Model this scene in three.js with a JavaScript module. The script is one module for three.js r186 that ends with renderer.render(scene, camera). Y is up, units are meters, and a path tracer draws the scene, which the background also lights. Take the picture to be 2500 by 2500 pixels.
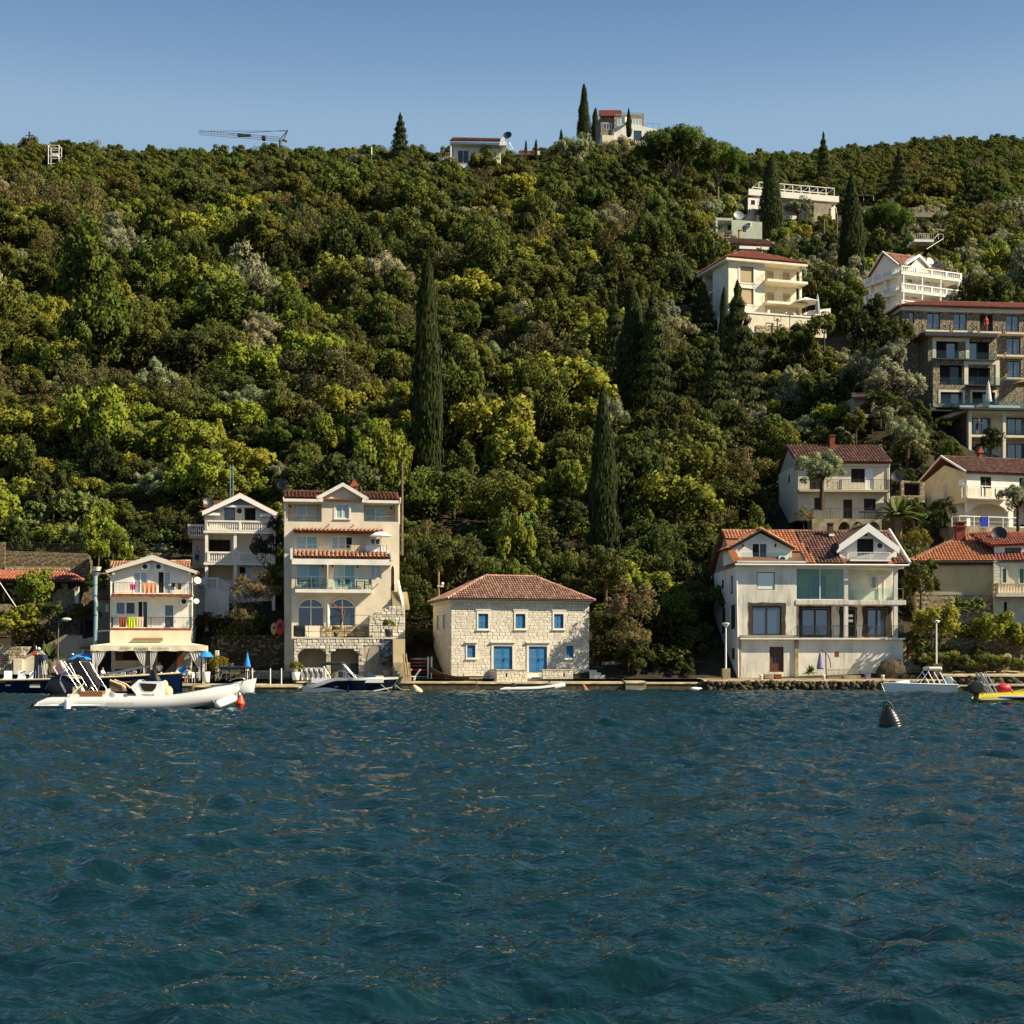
import*as THREE from'three';
import{mergeGeometries,toCreasedNormals}from'three/addons/utils/BufferGeometryUtils.js';
import{MarchingCubes}from'three/addons/objects/MarchingCubes.js';
import{RoundedBoxGeometry}from'three/addons/geometries/RoundedBoxGeometry.js';
// ---------- camera, sky, sun, exposure ----------
const F=3630,VH=1630,H=2.0;
const EXPOSURE=1.95;
const scene=new THREE.Scene();
const camera=new THREE.PerspectiveCamera(2*Math.atan(1250/F)*180/Math.PI,1,0.5,6000);
camera.position.set(0,H,0);
camera.lookAt(0,H,-100);
camera.setViewOffset(2500,2500,0,1250-VH,2500,2500);
const lin=(c)=>(c/255<=0.04045?c/255/12.92:Math.pow((c/255+0.055)/1.055,2.4));
{
const w=256,h=512,data=new Float32Array(w*h*4);
const stops=[[-90,22,30,36],[-2,60,78,92],[0,172,193,210],[8,164,189,211],[20,147,178,207],[22,126,160,196],[24.5,104,141,184],[34,100,138,183],[60,86,125,175],[90,70,108,160]];
for(let j=0;j<h;j++){
const e=((j+0.5)/h-0.5)*180;
let k=0;while(k<stops.length-2&&e>stops[k+1][0])k++;
const t=Math.min(1,Math.max(0,(e-stops[k][0])/(stops[k+1][0]-stops[k][0])));
for(let i=0;i<w;i++){
const o=(j*w+i)*4;
for(let c=0;c<3;c++)data[o+c]=(lin(stops[k][c+1])*(1-t)+lin(stops[k+1][c+1])*t)/EXPOSURE;
data[o+3]=1;
}
}
const sky=new THREE.DataTexture(data,w,h,THREE.RGBAFormat,THREE.FloatType);
sky.mapping=THREE.EquirectangularReflectionMapping;sky.magFilter=sky.minFilter=THREE.LinearFilter;sky.needsUpdate=true;
scene.background=sky;scene.environment=sky;
}
const SUN=new THREE.Vector3(0.754,0.632,0.190).normalize();
const sun=new THREE.DirectionalLight(new THREE.Color().setRGB(1.0,0.875,0.64),5.0);
sun.position.set(SUN.x*500,SUN.y*500,SUN.z*500-200);
sun.target.position.set(0,0,-200);scene.add(sun,sun.target);
sun.castShadow=true;sun.shadow.mapSize.set(4096,4096);sun.shadow.radius=1;
Object.assign(sun.shadow.camera,{left:-260,right:260,top:260,bottom:-260,near:1,far:1200});
// ---------- helpers ----------
function rngOf(seed){let a=seed>>>0;return()=>{a=(a+0x6D2B79F5)|0;let t=Math.imul(a^(a>>>15),1|a);t=(t+Math.imul(t^(t>>>7),61|t))^t;return((t^(t>>>14))>>>0)/4294967296;};}
const R=rngOf(20240611);
const rr=(a,b,r=R)=>a+(b-a)*r();
const V=(x,y,z)=>new THREE.Vector3(x,y,z);
const D2R=Math.PI/180;
const lerp=(a,b,t)=>a+(b-a)*t;
const clamp=(x,a,b)=>Math.min(b,Math.max(a,x));
const smooth=(t)=>{t=clamp(t,0,1);return t*t*(3-2*t);};
function hash2(i,j,s=0){let h=Math.imul(i,374761393)^Math.imul(j,668265263)^Math.imul(s+11,2246822519);h=Math.imul(h^(h>>>13),1274126177);return((h^(h>>>16))>>>0)/4294967296;}
function noise2(x,y,s=0,per=0){
const i=Math.floor(x),j=Math.floor(y),fx=smooth(x-i),fy=smooth(y-j);
const w=(n)=>(per?((n%per)+per)%per:n);
return lerp(lerp(hash2(w(i),w(j),s),hash2(w(i+1),w(j),s),fx),lerp(hash2(w(i),w(j+1),s),hash2(w(i+1),w(j+1),s),fx),fy);
}
function fbm(x,y,s=0,oct=4,per=0){let v=0,a=0.5,t=0;for(let o=0;o<oct;o++){v+=a*noise2(x,y,s+o,per);t+=a;a*=0.5;x*=2;y*=2;per*=2;}return v/t;}
const at=(u,v,d)=>V((u-1250)*d/F,H-(v-VH)*d/F,-d);
const ZOOM={Z1:[0,1140,0.31056],Z2:[450,1140,0.31056],Z3:[950,1360,0.31056],Z4:[1680,1250,0.31056],Z5:[2100,1050,0.36232],Z6:[1650,580,0.43996],Z7:[1000,180,0.46584],Z8:[0,280,0.41408],
A1:[0,1560,0.15528],A2:[280,1560,0.18634],A3:[640,1560,0.19669],A4:[2120,1560,0.19669],A5:[200,1340,0.15528],A6:[2160,720,0.21223],A7:[1880,1060,0.32091],A8:[1700,420,0.34161],
C1:[0,600,0.36232],C2:[600,600,0.36232],C3:[1200,600,0.36232],C4:[900,1150,0.46584],C7:[0,1200,0.22776],C8:[1850,280,0.33644],O:[0,0,1.294],P:[0,0,1]};
const px=(z,x,y)=>[ZOOM[z][0]+x*ZOOM[z][2],ZOOM[z][1]+y*ZOOM[z][2]];
function dataTex(n,fn,srgb=true){
const d=new Uint8Array(n*n*4);
for(let j=0;j<n;j++)for(let i=0;i<n;i++){const c=fn(i/n,j/n),o=(j*n+i)*4;for(let k=0;k<3;k++)d[o+k]=clamp(Math.round((Array.isArray(c)?c[k]:c)*255),0,255);d[o+3]=255;}
const t=new THREE.DataTexture(d,n,n);t.wrapS=t.wrapT=THREE.RepeatWrapping;t.magFilter=THREE.LinearFilter;t.minFilter=THREE.LinearMipmapLinearFilter;t.generateMipmaps=true;
if(srgb)t.colorSpace=THREE.SRGBColorSpace;t.needsUpdate=true;return t;
}
const scaled=(t,s)=>{const c=t.clone();c.repeat.set(s,s);c.needsUpdate=true;return c;};
function stoneTexture(n,cols,rows,seed,lo,hi,joint){
const r=rngOf(seed),H_=new Float32Array(n*n).fill(-1),C=new Float32Array(n*n);
const pts=[];for(let j=0;j<rows;j++)for(let i=0;i<cols;i++)pts.push([(i+0.5*(j%2)+rr(-0.25,0.25,r))/cols,(j+0.5+rr(-0.18,0.18,r))/rows,rr(lo,hi,r)]);
const f=(x,y)=>{let a=9,b=9,c=0;const J=Math.floor(y*rows),I=Math.floor(x*cols);
for(let dj=-1;dj<=1;dj++)for(let di=-1;di<=1;di++){const p=pts[((J+dj+rows)%rows)*cols+((I+di+cols)%cols)];let ex=Math.abs(x-p[0]),ey=Math.abs(y-p[1]);ex=Math.min(ex,1-ex)*cols;ey=Math.min(ey,1-ey)*rows;const e=Math.max(ex,ey)*0.75+0.25*(ex+ey);if(e<a){b=a;a=e;c=p[2];}else if(e<b)b=e;}
return[clamp((b-a)*6,0,1),c];};
const map=dataTex(n,(x,y)=>{const[e,c]=f(x,y),g=fbm(x*40,y*40,seed,3,40)-0.5;const k=lerp(joint,c,e)*(1+g*0.35);return[k,k*0.95,k*0.86];});
const bump=dataTex(n,(x,y)=>{const[e]=f(x,y);return e*0.7+0.3*fbm(x*40,y*40,seed,3,40);},false);
return[map,bump];
}
const T={};
T.plaster=dataTex(512,(x,y)=>{const g=0.93+0.14*(fbm(x*6,y*6,3,5,6)-0.5)+0.05*(hash2(Math.floor(x*512),Math.floor(y*512),5)-0.5);return[g,g*0.99,g*0.965];});
T.old=dataTex(512,(x,y)=>{let g=0.92+0.26*(fbm(x*5,y*5,13,5,5)-0.5);const s=fbm(x*27,y*3,17,3,27)*0.6+0.4*fbm(x*4,y*4,37,3,4);if(s>0.55)g-=(s-0.55)*0.8;g+=0.06*(hash2(Math.floor(x*512),Math.floor(y*512),5)-0.5);return[g,g*0.985,g*0.945];});
T.grit=dataTex(512,(x,y)=>0.75*fbm(x*24,y*24,23,4,24)+0.25*hash2(Math.floor(x*512),Math.floor(y*512),29),false);
T.concrete=dataTex(512,(x,y)=>{const g=0.8+0.5*(fbm(x*7,y*7,33,6,7)-0.5)+0.1*(hash2(Math.floor(x*512),Math.floor(y*512),5)-0.5);return[g,g*0.97,g*0.9];});
T.wood=dataTex(256,(x,y)=>{const g=0.8+0.35*(fbm(x*30,y*2,43,4,2)-0.5);return[g,g*0.95,g*0.88];});
[T.rubble,T.rubbleBump]=stoneTexture(512,9,12,7,0.55,1.0,0.42);
[T.dark,T.darkBump]=stoneTexture(512,8,14,19,0.38,1.0,0.30);
T.earth=dataTex(512,(x,y)=>{const a=fbm(x*9,y*9,53,6,9),b=fbm(x*30,y*30,59,4,30);return[0.30+0.30*(a-0.5)+0.2*(b-0.5),0.27+0.26*(a-0.5)+0.2*(b-0.5),0.15+0.12*(a-0.5)+0.12*(b-0.5)];});
const M={};
function mat(name,color,o={}){
const{map,bump,bumpScale,uv=1,phys,...rest}=o;
const m=new(phys?THREE.MeshPhysicalMaterial:THREE.MeshStandardMaterial)({color,roughness:0.85,...rest});
if(map)m.map=uv===1?map:scaled(map,uv);
if(bump){m.bumpMap=uv===1?bump:scaled(bump,uv);m.bumpScale=bumpScale??0.01;}
m.name=name;return(M[name]=m);
}
const plaster=(name,c,o={})=>mat(name,c,{map:T.plaster,uv:0.22,bump:T.grit,bumpScale:0.006,roughness:0.9,...o});
plaster('whitePlaster','#eeeae2');plaster('creamPlaster','#e6dcc4');plaster('beigePlaster','#e2d6c1');plaster('villaPlaster','#efe7d2');
plaster('warmPlaster','#d8c9a6');plaster('mintPlaster','#ccd4c0');plaster('greyPlaster','#b9b2a6');plaster('ochrePlaster','#cdbb93');
mat('stainedPlaster','#eeeae1',{map:T.old,uv:0.16,bump:T.grit,bumpScale:0.008,roughness:0.95});
mat('greyRender','#a39a8b',{map:T.old,uv:0.2,bump:T.grit,bumpScale:0.01,roughness:0.95});
mat('concrete','#b9ae98',{map:T.concrete,uv:0.3,bump:T.grit,bumpScale:0.01,roughness:0.95});
mat('paving','#cfc0a0',{map:T.concrete,uv:0.25,bump:T.grit,bumpScale:0.01,roughness:0.95});
mat('wetConcrete','#6f6146',{map:T.concrete,uv:0.5,bump:T.grit,bumpScale:0.03,roughness:0.8});
mat('rubble','#c2b69c',{map:T.rubble,uv:0.4,bump:T.rubbleBump,bumpScale:0.05,roughness:0.95});
mat('darkRubble','#8d826f',{map:T.rubble,uv:0.55,bump:T.rubbleBump,bumpScale:0.05,roughness:0.95});
mat('hotelStone','#b8b0a4',{map:T.dark,uv:0.75,bump:T.darkBump,bumpScale:0.04,roughness:0.95});
mat('white','#e9e7e1',{roughness:0.55});mat('whiteGloss','#efeeea',{roughness:0.25});mat('offWhite','#d8d2c2',{roughness:0.6});
mat('whiteStone','#e2dccd',{map:T.plaster,uv:0.6,roughness:0.8});
mat('blue','#3897ea',{roughness:0.5,map:T.wood,uv:1.3});mat('parasolBlue','#1f83cf',{roughness:0.8});mat('navyCloth','#1a2136',{roughness:0.9});
mat('black','#17171a',{roughness:0.5});mat('blackGloss','#0d0e11',{roughness:0.18});mat('anthracite','#26282c',{roughness:0.45});
mat('iron','#2a2a2c',{roughness:0.6,metalness:0.4});mat('steel','#b9bcbd',{roughness:0.3,metalness:0.9});mat('galvanised','#8ea1a3',{roughness:0.5,metalness:0.3});
mat('darkWood','#3a2417',{map:T.wood,roughness:0.7});mat('wood','#6b4226',{map:T.wood,roughness:0.7});mat('paleWood','#b99a6a',{map:T.wood,roughness:0.7});mat('pole','#8b8273',{map:T.wood,roughness:0.9});
mat('terracotta','#ffffff',{vertexColors:true,roughness:0.9,bump:T.grit,uv:1.5,bumpScale:0.008});
mat('deck','#7a4a33',{roughness:0.9});mat('brickRed','#a25238',{roughness:0.9,map:T.concrete,uv:0.6});mat('redTile','#9a4a35',{roughness:0.85,map:T.concrete,uv:0.8});
mat('glassDark','#0c1216',{roughness:0.06,phys:1,ior:1.6});mat('glassBlue','#2b3a48',{roughness:0.05,phys:1,ior:1.9});mat('glassPale','#8fa3a8',{roughness:0.08,phys:1,ior:1.7});mat('glassTeal','#6f9aa3',{roughness:0.08,phys:1,ior:1.6});
mat('glassMirror','#33475c',{roughness:0.03,metalness:0.0,phys:1,ior:2.3});
mat('glassRail','#d5ebe6',{roughness:0.03,phys:1,transmission:1,thickness:0,ior:1.5});mat('glassTint','#d3e8e5',{roughness:0.03,phys:1,transmission:1,thickness:0,ior:1.5});
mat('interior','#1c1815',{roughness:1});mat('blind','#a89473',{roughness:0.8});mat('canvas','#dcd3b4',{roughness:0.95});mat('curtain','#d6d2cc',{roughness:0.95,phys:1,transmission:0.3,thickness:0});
mat('orange','#d8471c',{roughness:0.45});mat('red','#c0202c',{roughness:0.5});mat('yellow','#b8a61e',{roughness:0.45});mat('hullNavy','#0d1838',{roughness:0.2});mat('hullDark','#0e1226',{roughness:0.12});
mat('tube','#bcbdb9',{roughness:0.55});mat('tubeGrey','#8d9296',{roughness:0.55});mat('cushion','#c9b48b',{roughness:0.8});mat('brownCushion','#5d4c38',{roughness:0.8});mat('teak','#a5754a',{map:T.wood,roughness:0.7});
mat('skin','#a9745a',{roughness:0.6});mat('hair','#1f1611',{roughness:0.8});mat('rope','#cbbf9f',{roughness:0.9});
mat('bark','#5b4a38',{map:T.wood,uv:1,bump:T.grit,bumpScale:0.02,roughness:0.95});mat('paleBark','#8d8069',{map:T.wood,uv:1,bump:T.grit,bumpScale:0.02,roughness:0.95});
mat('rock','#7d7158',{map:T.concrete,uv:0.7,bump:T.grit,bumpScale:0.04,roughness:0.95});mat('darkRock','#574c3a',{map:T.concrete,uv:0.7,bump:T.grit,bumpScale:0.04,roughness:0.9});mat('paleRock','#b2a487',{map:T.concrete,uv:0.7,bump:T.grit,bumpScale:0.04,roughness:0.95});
const taken=new Map();
const numbered=(n)=>{const k=taken.get(n)??0;taken.set(n,k+1);return k?`${n}_${String(k).padStart(3, '0')}`:n;};
function tag(o,label,category,group,kind){if(label)o.userData.label=label;if(category)o.userData.category=category;if(group)o.userData.group=group;if(kind)o.userData.kind=kind;return o;}
function thing(name,label,category,pos=V(0,0,0),turn=0,group){const g=new THREE.Group();g.name=numbered(name);g.position.copy(pos);g.rotation.y=turn;scene.add(g);return tag(g,label,category,group);}
function mesh(name,geo,m,parent=scene){const o=new THREE.Mesh(geo,m);o.name=parent===scene?numbered(name):name;o.castShadow=o.receiveShadow=true;parent.add(o);return o;}
class B{
constructor(){this.p=[];this.n=[];this.c=[];this.hasC=false;this.col=null;}
color(r,g,b){this.col=[r,g,b];this.hasC=true;return this;}
geo(g,m){
if(g.index)g=g.toNonIndexed();
if(m){g=g.clone();g.applyMatrix4(m);}
if(!g.attributes.normal)g.computeVertexNormals();
const P=g.attributes.position.array,N=g.attributes.normal.array;
for(let i=0;i<P.length;i++){this.p.push(P[i]);this.n.push(N[i]);}
for(let i=0;i<P.length/3;i++)this.c.push(...(this.col??[1,1,1]));
return this;
}
tri(a,b,c){const n=V().subVectors(b,a).cross(V().subVectors(c,a)).normalize();for(const q of[a,b,c]){this.p.push(q.x,q.y,q.z);this.n.push(n.x,n.y,n.z);this.c.push(...(this.col??[1,1,1]));}return this;}
quad(a,b,c,d){return this.tri(a,b,c).tri(a,c,d);}
box(x0,y0,z0,x1,y1,z1){const[a,b]=[Math.min(x0,x1),Math.max(x0,x1)],[c,d]=[Math.min(y0,y1),Math.max(y0,y1)],[e,f]=[Math.min(z0,z1),Math.max(z0,z1)];const g=new THREE.BoxGeometry(b-a,d-c,f-e);g.translate((a+b)/2,(c+d)/2,(e+f)/2);return this.geo(g);}
rbox(x0,y0,z0,x1,y1,z1,r=0.02,s=2){const g=new RoundedBoxGeometry(x1-x0,y1-y0,z1-z0,s,r);g.translate((x0+x1)/2,(y0+y1)/2,(z0+z1)/2);return this.geo(g);}
bar(p,q,r,seg=5,r2=r){const d=V().subVectors(q,p),l=d.length();if(l<1e-6)return this;const g=new THREE.CylinderGeometry(r2,r,l,seg);g.translate(0,l/2,0);return this.geo(g,new THREE.Matrix4().compose(p,new THREE.Quaternion().setFromUnitVectors(V(0,1,0),d.divideScalar(l)),V(1,1,1)));}
tube(pts,r,seg=6,n=0){return this.geo(new THREE.TubeGeometry(new THREE.CatmullRomCurve3(pts),n||pts.length*4,r,seg));}
ball(x,y,z,r,sx=1,sy=1,sz=1,w=8,h=6){const g=new THREE.SphereGeometry(r,w,h);g.scale(sx,sy,sz);g.translate(x,y,z);return this.geo(g);}
lathe(pts,seg,pos,quat){const g=new THREE.LatheGeometry(pts.map(([x,y])=>new THREE.Vector2(x,y)),seg);return this.geo(g,new THREE.Matrix4().compose(pos,quat??new THREE.Quaternion(),V(1,1,1)));}
ext(pts,z0,z1,holes=[]){const s=new THREE.Shape(pts.map(([x,y])=>new THREE.Vector2(x,y)));for(const h of holes)s.holes.push(new THREE.Path(h.map(([x,y])=>new THREE.Vector2(x,y))));const g=new THREE.ExtrudeGeometry(s,{depth:z1-z0,bevelEnabled:false});g.translate(0,0,z0);return this.geo(g);}
extZ(pts,x0,x1){const g=new THREE.ExtrudeGeometry(new THREE.Shape(pts.map(([z,y])=>new THREE.Vector2(z,y))),{depth:x1-x0,bevelEnabled:false});g.applyMatrix4(new THREE.Matrix4().makeRotationY(-Math.PI/2).setPosition(x1,0,0));g.applyMatrix4(new THREE.Matrix4());return this.geo(g);}
geometry(flat){
const g=new THREE.BufferGeometry(),P=new Float32Array(this.p),N=new Float32Array(this.n),U=new Float32Array(P.length/3*2);
for(let t=0;t<P.length/9;t++){
let nx=0,ny=0,nz=0;for(let k=0;k<3;k++){nx+=Math.abs(N[t*9+k*3]);ny+=Math.abs(N[t*9+k*3+1]);nz+=Math.abs(N[t*9+k*3+2]);}
for(let k=0;k<3;k++){const o=t*9+k*3,w=t*6+k*2;if(ny>nx&&ny>nz){U[w]=P[o];U[w+1]=P[o+2];}else if(nx>nz){U[w]=P[o+2];U[w+1]=P[o+1];}else{U[w]=P[o];U[w+1]=P[o+1];}}
}
g.setAttribute('position',new THREE.BufferAttribute(P,3));g.setAttribute('normal',new THREE.BufferAttribute(N,3));g.setAttribute('uv',new THREE.BufferAttribute(U,2));
if(this.hasC)g.setAttribute('color',new THREE.BufferAttribute(new Float32Array(this.c),3));
return g;
}
build(name,m,parent=scene,kind){if(!this.p.length)return null;const o=mesh(name,this.geometry(),m,parent);if(kind)o.userData.kind=kind;return o;}
}
// ---------- ground: a hillside that rises from the quay ----------
const SHORE=125;
const skyline=[[-900,380],[-300,360],[0,346],[100,344],[300,356],[400,367],[560,363],[700,363],[800,360],[1000,356],[1150,374],[1400,352],[1600,345],[1800,378],[2000,368],[2200,352],[2400,336],[2500,336],[3200,345]];
const ridgeDepth=[[-900,380],[300,385],[1000,395],[1600,400],[1850,500],[2300,530],[3200,540]];
const along=(tab,x)=>{let k=0;while(k<tab.length-2&&x>tab[k+1][0])k++;return lerp(tab[k][1],tab[k+1][1],clamp((x-tab[k][0])/(tab[k+1][0]-tab[k][0]),0,1));};
function groundY(x,d){
if(d<127)return-3;
const u=1250+x*F/Math.max(d,150),dr=along(ridgeDepth,u),yr=H+(VH-along(skyline,u))*dr/F-4.5;
const t=(d-130)/(dr-130);
let y=1.05;
if(t>0)y=t<1?1.05+(yr-1.05)*(t+0.055*Math.sin(Math.PI*t)):yr+(t-1)*6-(t-1)*(t-1)*30;
{const a=x-44,b=d-178;y+=6.5*Math.exp(-(a*a+b*b)/90);}
return y+(d>134?(fbm(x*0.05,d*0.05,71,3)-0.5)*3.2*smooth((d-134)/20):0);
}
{
const xs=[],ds=[127,128.5,130];for(let x=-420;x<=440;x+=4)xs.push(x);for(let d=133;d<560;d+=3)ds.push(d);for(let d=560;d<1500;d+=60)ds.push(d);
const P=[],U=[],I=[];
for(const d of ds)for(const x of xs){P.push(x,groundY(x,d),-d);U.push(x*0.08,d*0.08);}
for(let j=0;j<ds.length-1;j++)for(let i=0;i<xs.length-1;i++){const a=j*xs.length+i,b=a+1,c=a+xs.length,e=c+1;I.push(a,b,c,b,e,c);}
const g=new THREE.BufferGeometry();g.setAttribute('position',new THREE.Float32BufferAttribute(P,3));g.setAttribute('uv',new THREE.Float32BufferAttribute(U,2));g.setIndex(I);g.computeVertexNormals();
mat('earth','#8a7d68',{map:T.earth,roughness:1});
tag(mesh('hillside',g,M.earth),'steep wooded hillside rising behind the waterfront houses to the ridge','hillside',null,'structure');
}
// ---------- water: one sheet with real waves ----------
function buildWater(){
const r=rngOf(99),W=[];
for(let k=0;k<74;k++){
const L=0.075*Math.pow(2,k/74*5.9),th=(k%3===0?-0.75:k%3===1?0.55:0.05)+rr(-0.5,0.5,r);
const s=0.055*(L<0.16?0.8:L<0.3?1.1:L<0.9?1.4:L<1.6?1.0:L<2.6?0.6:0.3);
W.push([2*Math.PI/L*Math.sin(th),2*Math.PI/L*Math.cos(th),rr(0,6.283,r),s*L/(2*Math.PI),L]);
}
const ds=[-400,-60,-12,0,3];let d=4.6;while(d<131){ds.push(d);d+=clamp(0.00036*d*d,0.019,0.16);}ds.push(150);
const N=600,half=0.40,P=[],I=[],U=[];
const nx=N+7,far=[-60,-8,-1.6];
for(let j=0;j<ds.length;j++){
const dd=ds[j],w=Math.max(dd,4.6);
for(let i=0;i<nx;i++){
let x;if(i<3)x=far[i]*w*0.5-(dd<5?10:0);else if(i>N+3)x=-far[nx-1-i]*w*0.5+(dd<5?10:0);else x=((i-3)/N*2-1)*half*w;
let y=0;
if(dd>3&&i>2&&i<N+4){
const cell=Math.max(half*2*w/N,clamp(0.00036*w*w,0.019,0.16)),gust=0.62+0.75*fbm(x*0.11+5,dd*0.07,81,3);
for(const[kx,kz,ph,a,L]of W){const f=L/(cell*2.2);if(f<1)continue;const q=Math.sin(kx*x-kz*dd+ph);y+=a*Math.min(1,f-1)*(q+0.55*(1-Math.abs(q)));}
y*=gust*1.3*(1+0.3*smooth((dd-22)/40)-0.35*smooth((dd-85)/30));
}
P.push(x,y-(dd>3?0.02:0),-dd);U.push(x,dd);
}
}
for(let j=0;j<ds.length-1;j++)for(let i=0;i<nx-1;i++){const a=j*nx+i,b=a+1,c=a+nx,e=c+1;I.push(a,b,c,b,e,c);}
const g=new THREE.BufferGeometry();g.setAttribute('position',new THREE.Float32BufferAttribute(P,3));g.setAttribute('uv',new THREE.Float32BufferAttribute(U,2));g.setIndex(I);g.computeVertexNormals();
const rid=(v)=>1-Math.abs(2*v-1);
T.ripple=dataTex(1024,(x,y)=>0.65*rid(fbm(x*12+0.3*fbm(x*6,y*6,5,2,6),y*24,91,2,12*14))+0.35*rid(fbm(x*34,y*60,97,2,34*30)),false);
mat('water','#ffffff',{phys:1,roughness:0.05,ior:1.36,bump:T.ripple,bumpScale:0.022,uv:0.42});
M.water.color.setRGB(0.0030,0.0180,0.0208);
tag(mesh('water',g,M.water),'choppy dark teal sea filling the foreground up to the quay','sea',null,'structure');
}
buildWater();
// ---------- vegetation: prototypes of unit size (crown radius about 1) ----------
class Leaves{
constructor(seed){this.r=rngOf(seed);this.p=[];this.n=[];this.c=[];}
leaf(c,out,len,wid,col,lay=0.5,droop=0){
const r=this.r,d=V(rr(-1,1,r),rr(-1,1,r)-droop,rr(-1,1,r)).addScaledVector(out,lay).normalize();
const s=V(rr(-1,1,r),rr(-1,1,r),rr(-1,1,r)).cross(d).normalize(),nn=V().crossVectors(d,s);
if(nn.dot(out)<0){nn.negate();s.negate();}
const a=V().copy(c).addScaledVector(d,-len/2),b=V().copy(c).addScaledVector(d,len/2),l=V().copy(c).addScaledVector(s,wid/2).addScaledVector(nn,wid*0.18),m=V().copy(c).addScaledVector(s,-wid/2).addScaledVector(nn,wid*0.18);
const N=V().copy(nn).multiplyScalar(0.5).addScaledVector(out,0.85).normalize(),k=rr(0.84,1.2,r),w=rr(-0.1,0.1,r);
for(const q of[a,m,l,l,m,b]){this.p.push(q.x,q.y,q.z);this.n.push(N.x,N.y,N.z);this.c.push(col[0]*k*(1+w),col[1]*k,col[2]*k*(1-w));}
}
clump(x,y,z,rad,n,len,wid,cols,o={}){
const r=this.r;
for(let i=0;i<n;i++){
const th=rr(0,6.283,r),cz=rr(-0.75,1,r),sz=Math.sqrt(1-cz*cz),dir=V(Math.cos(th)*sz,cz,Math.sin(th)*sz),q=rad*(0.62+0.42*Math.sqrt(r())+(r()<0.08?0.22*r():0));
const f=o.flat??1,c=V(x+dir.x*q,y+dir.y*q*f,z+dir.z*q);
const out=V(dir.x,dir.y+(o.up??0.15),dir.z).normalize();
this.leaf(c,out,len*rr(0.7,1.35,r),wid*rr(0.7,1.3,r),cols[Math.floor(r()*cols.length)],o.lay??0.3,o.droop??0);
}
}
geometry(){const g=new THREE.BufferGeometry();g.setAttribute('position',new THREE.Float32BufferAttribute(this.p,3));g.setAttribute('normal',new THREE.Float32BufferAttribute(this.n,3));g.setAttribute('color',new THREE.Float32BufferAttribute(this.c,3));return g;}
}
function domeCrown(seed,{clumps=20,leaves=130,len=0.1,wid=0.075,cols,tall=1,spread=1,cr=[0.28,0.46],o={},low=-0.45}){
const L=new Leaves(seed),r=L.r,lobes=Math.max(5,Math.round(clumps/2.6)),each=5,n=Math.round(leaves*clumps/(lobes*each)*0.85);
L.clump(0,0.9*tall,0,0.6,leaves*1.2,len,wid,cols,o);
for(let i=0;i<lobes;i++){
const cz=lerp(1,low,(i+0.5)/lobes)+rr(-0.2,0.2,r),th=i*2.39996+rr(-0.6,0.6,r),sz=Math.sqrt(Math.max(0.05,1-Math.min(1,cz*cz))),q=rr(0.42,0.8,r),R_=rr(cr[0],cr[1],r)*1.02,c=V(Math.cos(th)*sz*q*spread,(0.92+cz*q*0.85)*tall,Math.sin(th)*sz*q*spread);
for(let k=0;k<each;k++){const a=rr(0,6.283,r),z=rr(-0.35,1,r),w=Math.sqrt(1-z*z),d=V(Math.cos(a)*w+c.x*0.6,z+0.15,Math.sin(a)*w+c.z*0.6).normalize(),e=R_*rr(0.6,1.15,r);L.clump(c.x+d.x*e,c.y+d.y*e*0.85,c.z+d.z*e,R_*rr(0.36,0.7,r),Math.round(n*rr(0.6,1.4,r)),len,wid,cols,o);}
}
return L.geometry();
}
function trunkGeo(seed,h,r0,limbs,lean=0.1,spread=0.6){
const r=rngOf(seed),b=new B(),top=V(rr(-lean,lean,r),h,rr(-lean,lean,r));
b.bar(V(0,-0.5,0),V(top.x*0.4,h*0.5,top.z*0.4),r0,7,r0*0.78).bar(V(top.x*0.4,h*0.5,top.z*0.4),top,r0*0.78,7,r0*0.55);
for(let i=0;i<limbs;i++){const th=i/limbs*6.283+rr(-0.4,0.4,r),e=V(top.x+Math.cos(th)*spread*rr(0.6,1,r),h+rr(0.3,0.8,r),top.z+Math.sin(th)*spread*rr(0.6,1,r)),m=V().lerpVectors(top,e,0.5).add(V(0,-0.06,0));b.bar(top,m,r0*0.5,5,r0*0.35).bar(m,e,r0*0.35,4,r0*0.15);}
return b.geometry();
}
const C_={oak:[[0.091,0.106,0.016],[0.074,0.091,0.014],[0.112,0.121,0.019]],lime:[[0.190,0.205,0.023],[0.160,0.180,0.020],[0.220,0.220,0.026]],olive:[[0.235,0.235,0.135],[0.280,0.275,0.165],[0.190,0.195,0.100]],
dark:[[0.046,0.056,0.012],[0.056,0.066,0.013],[0.068,0.076,0.015]],dry:[[0.118,0.104,0.036],[0.092,0.090,0.026],[0.145,0.122,0.048]],gold:[[0.190,0.140,0.016],[0.160,0.128,0.016],[0.12,0.118,0.016]],
fig:[[0.120,0.160,0.040],[0.095,0.135,0.026],[0.150,0.185,0.062]],cyp:[[0.024,0.033,0.008],[0.032,0.042,0.009],[0.044,0.052,0.011]],conifer:[[0.026,0.036,0.010],[0.034,0.045,0.011],[0.052,0.06,0.014]],pine:[[0.068,0.098,0.014],[0.054,0.082,0.012],[0.085,0.112,0.016]],pink:[[0.12,0.13,0.032],[0.17,0.13,0.065],[0.13,0.14,0.034],[0.12,0.13,0.03],[0.40,0.14,0.14]],purple:[[0.04,0.05,0.016],[0.045,0.055,0.014],[0.05,0.06,0.015],[0.045,0.055,0.014],[0.14,0.05,0.19]]};
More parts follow.
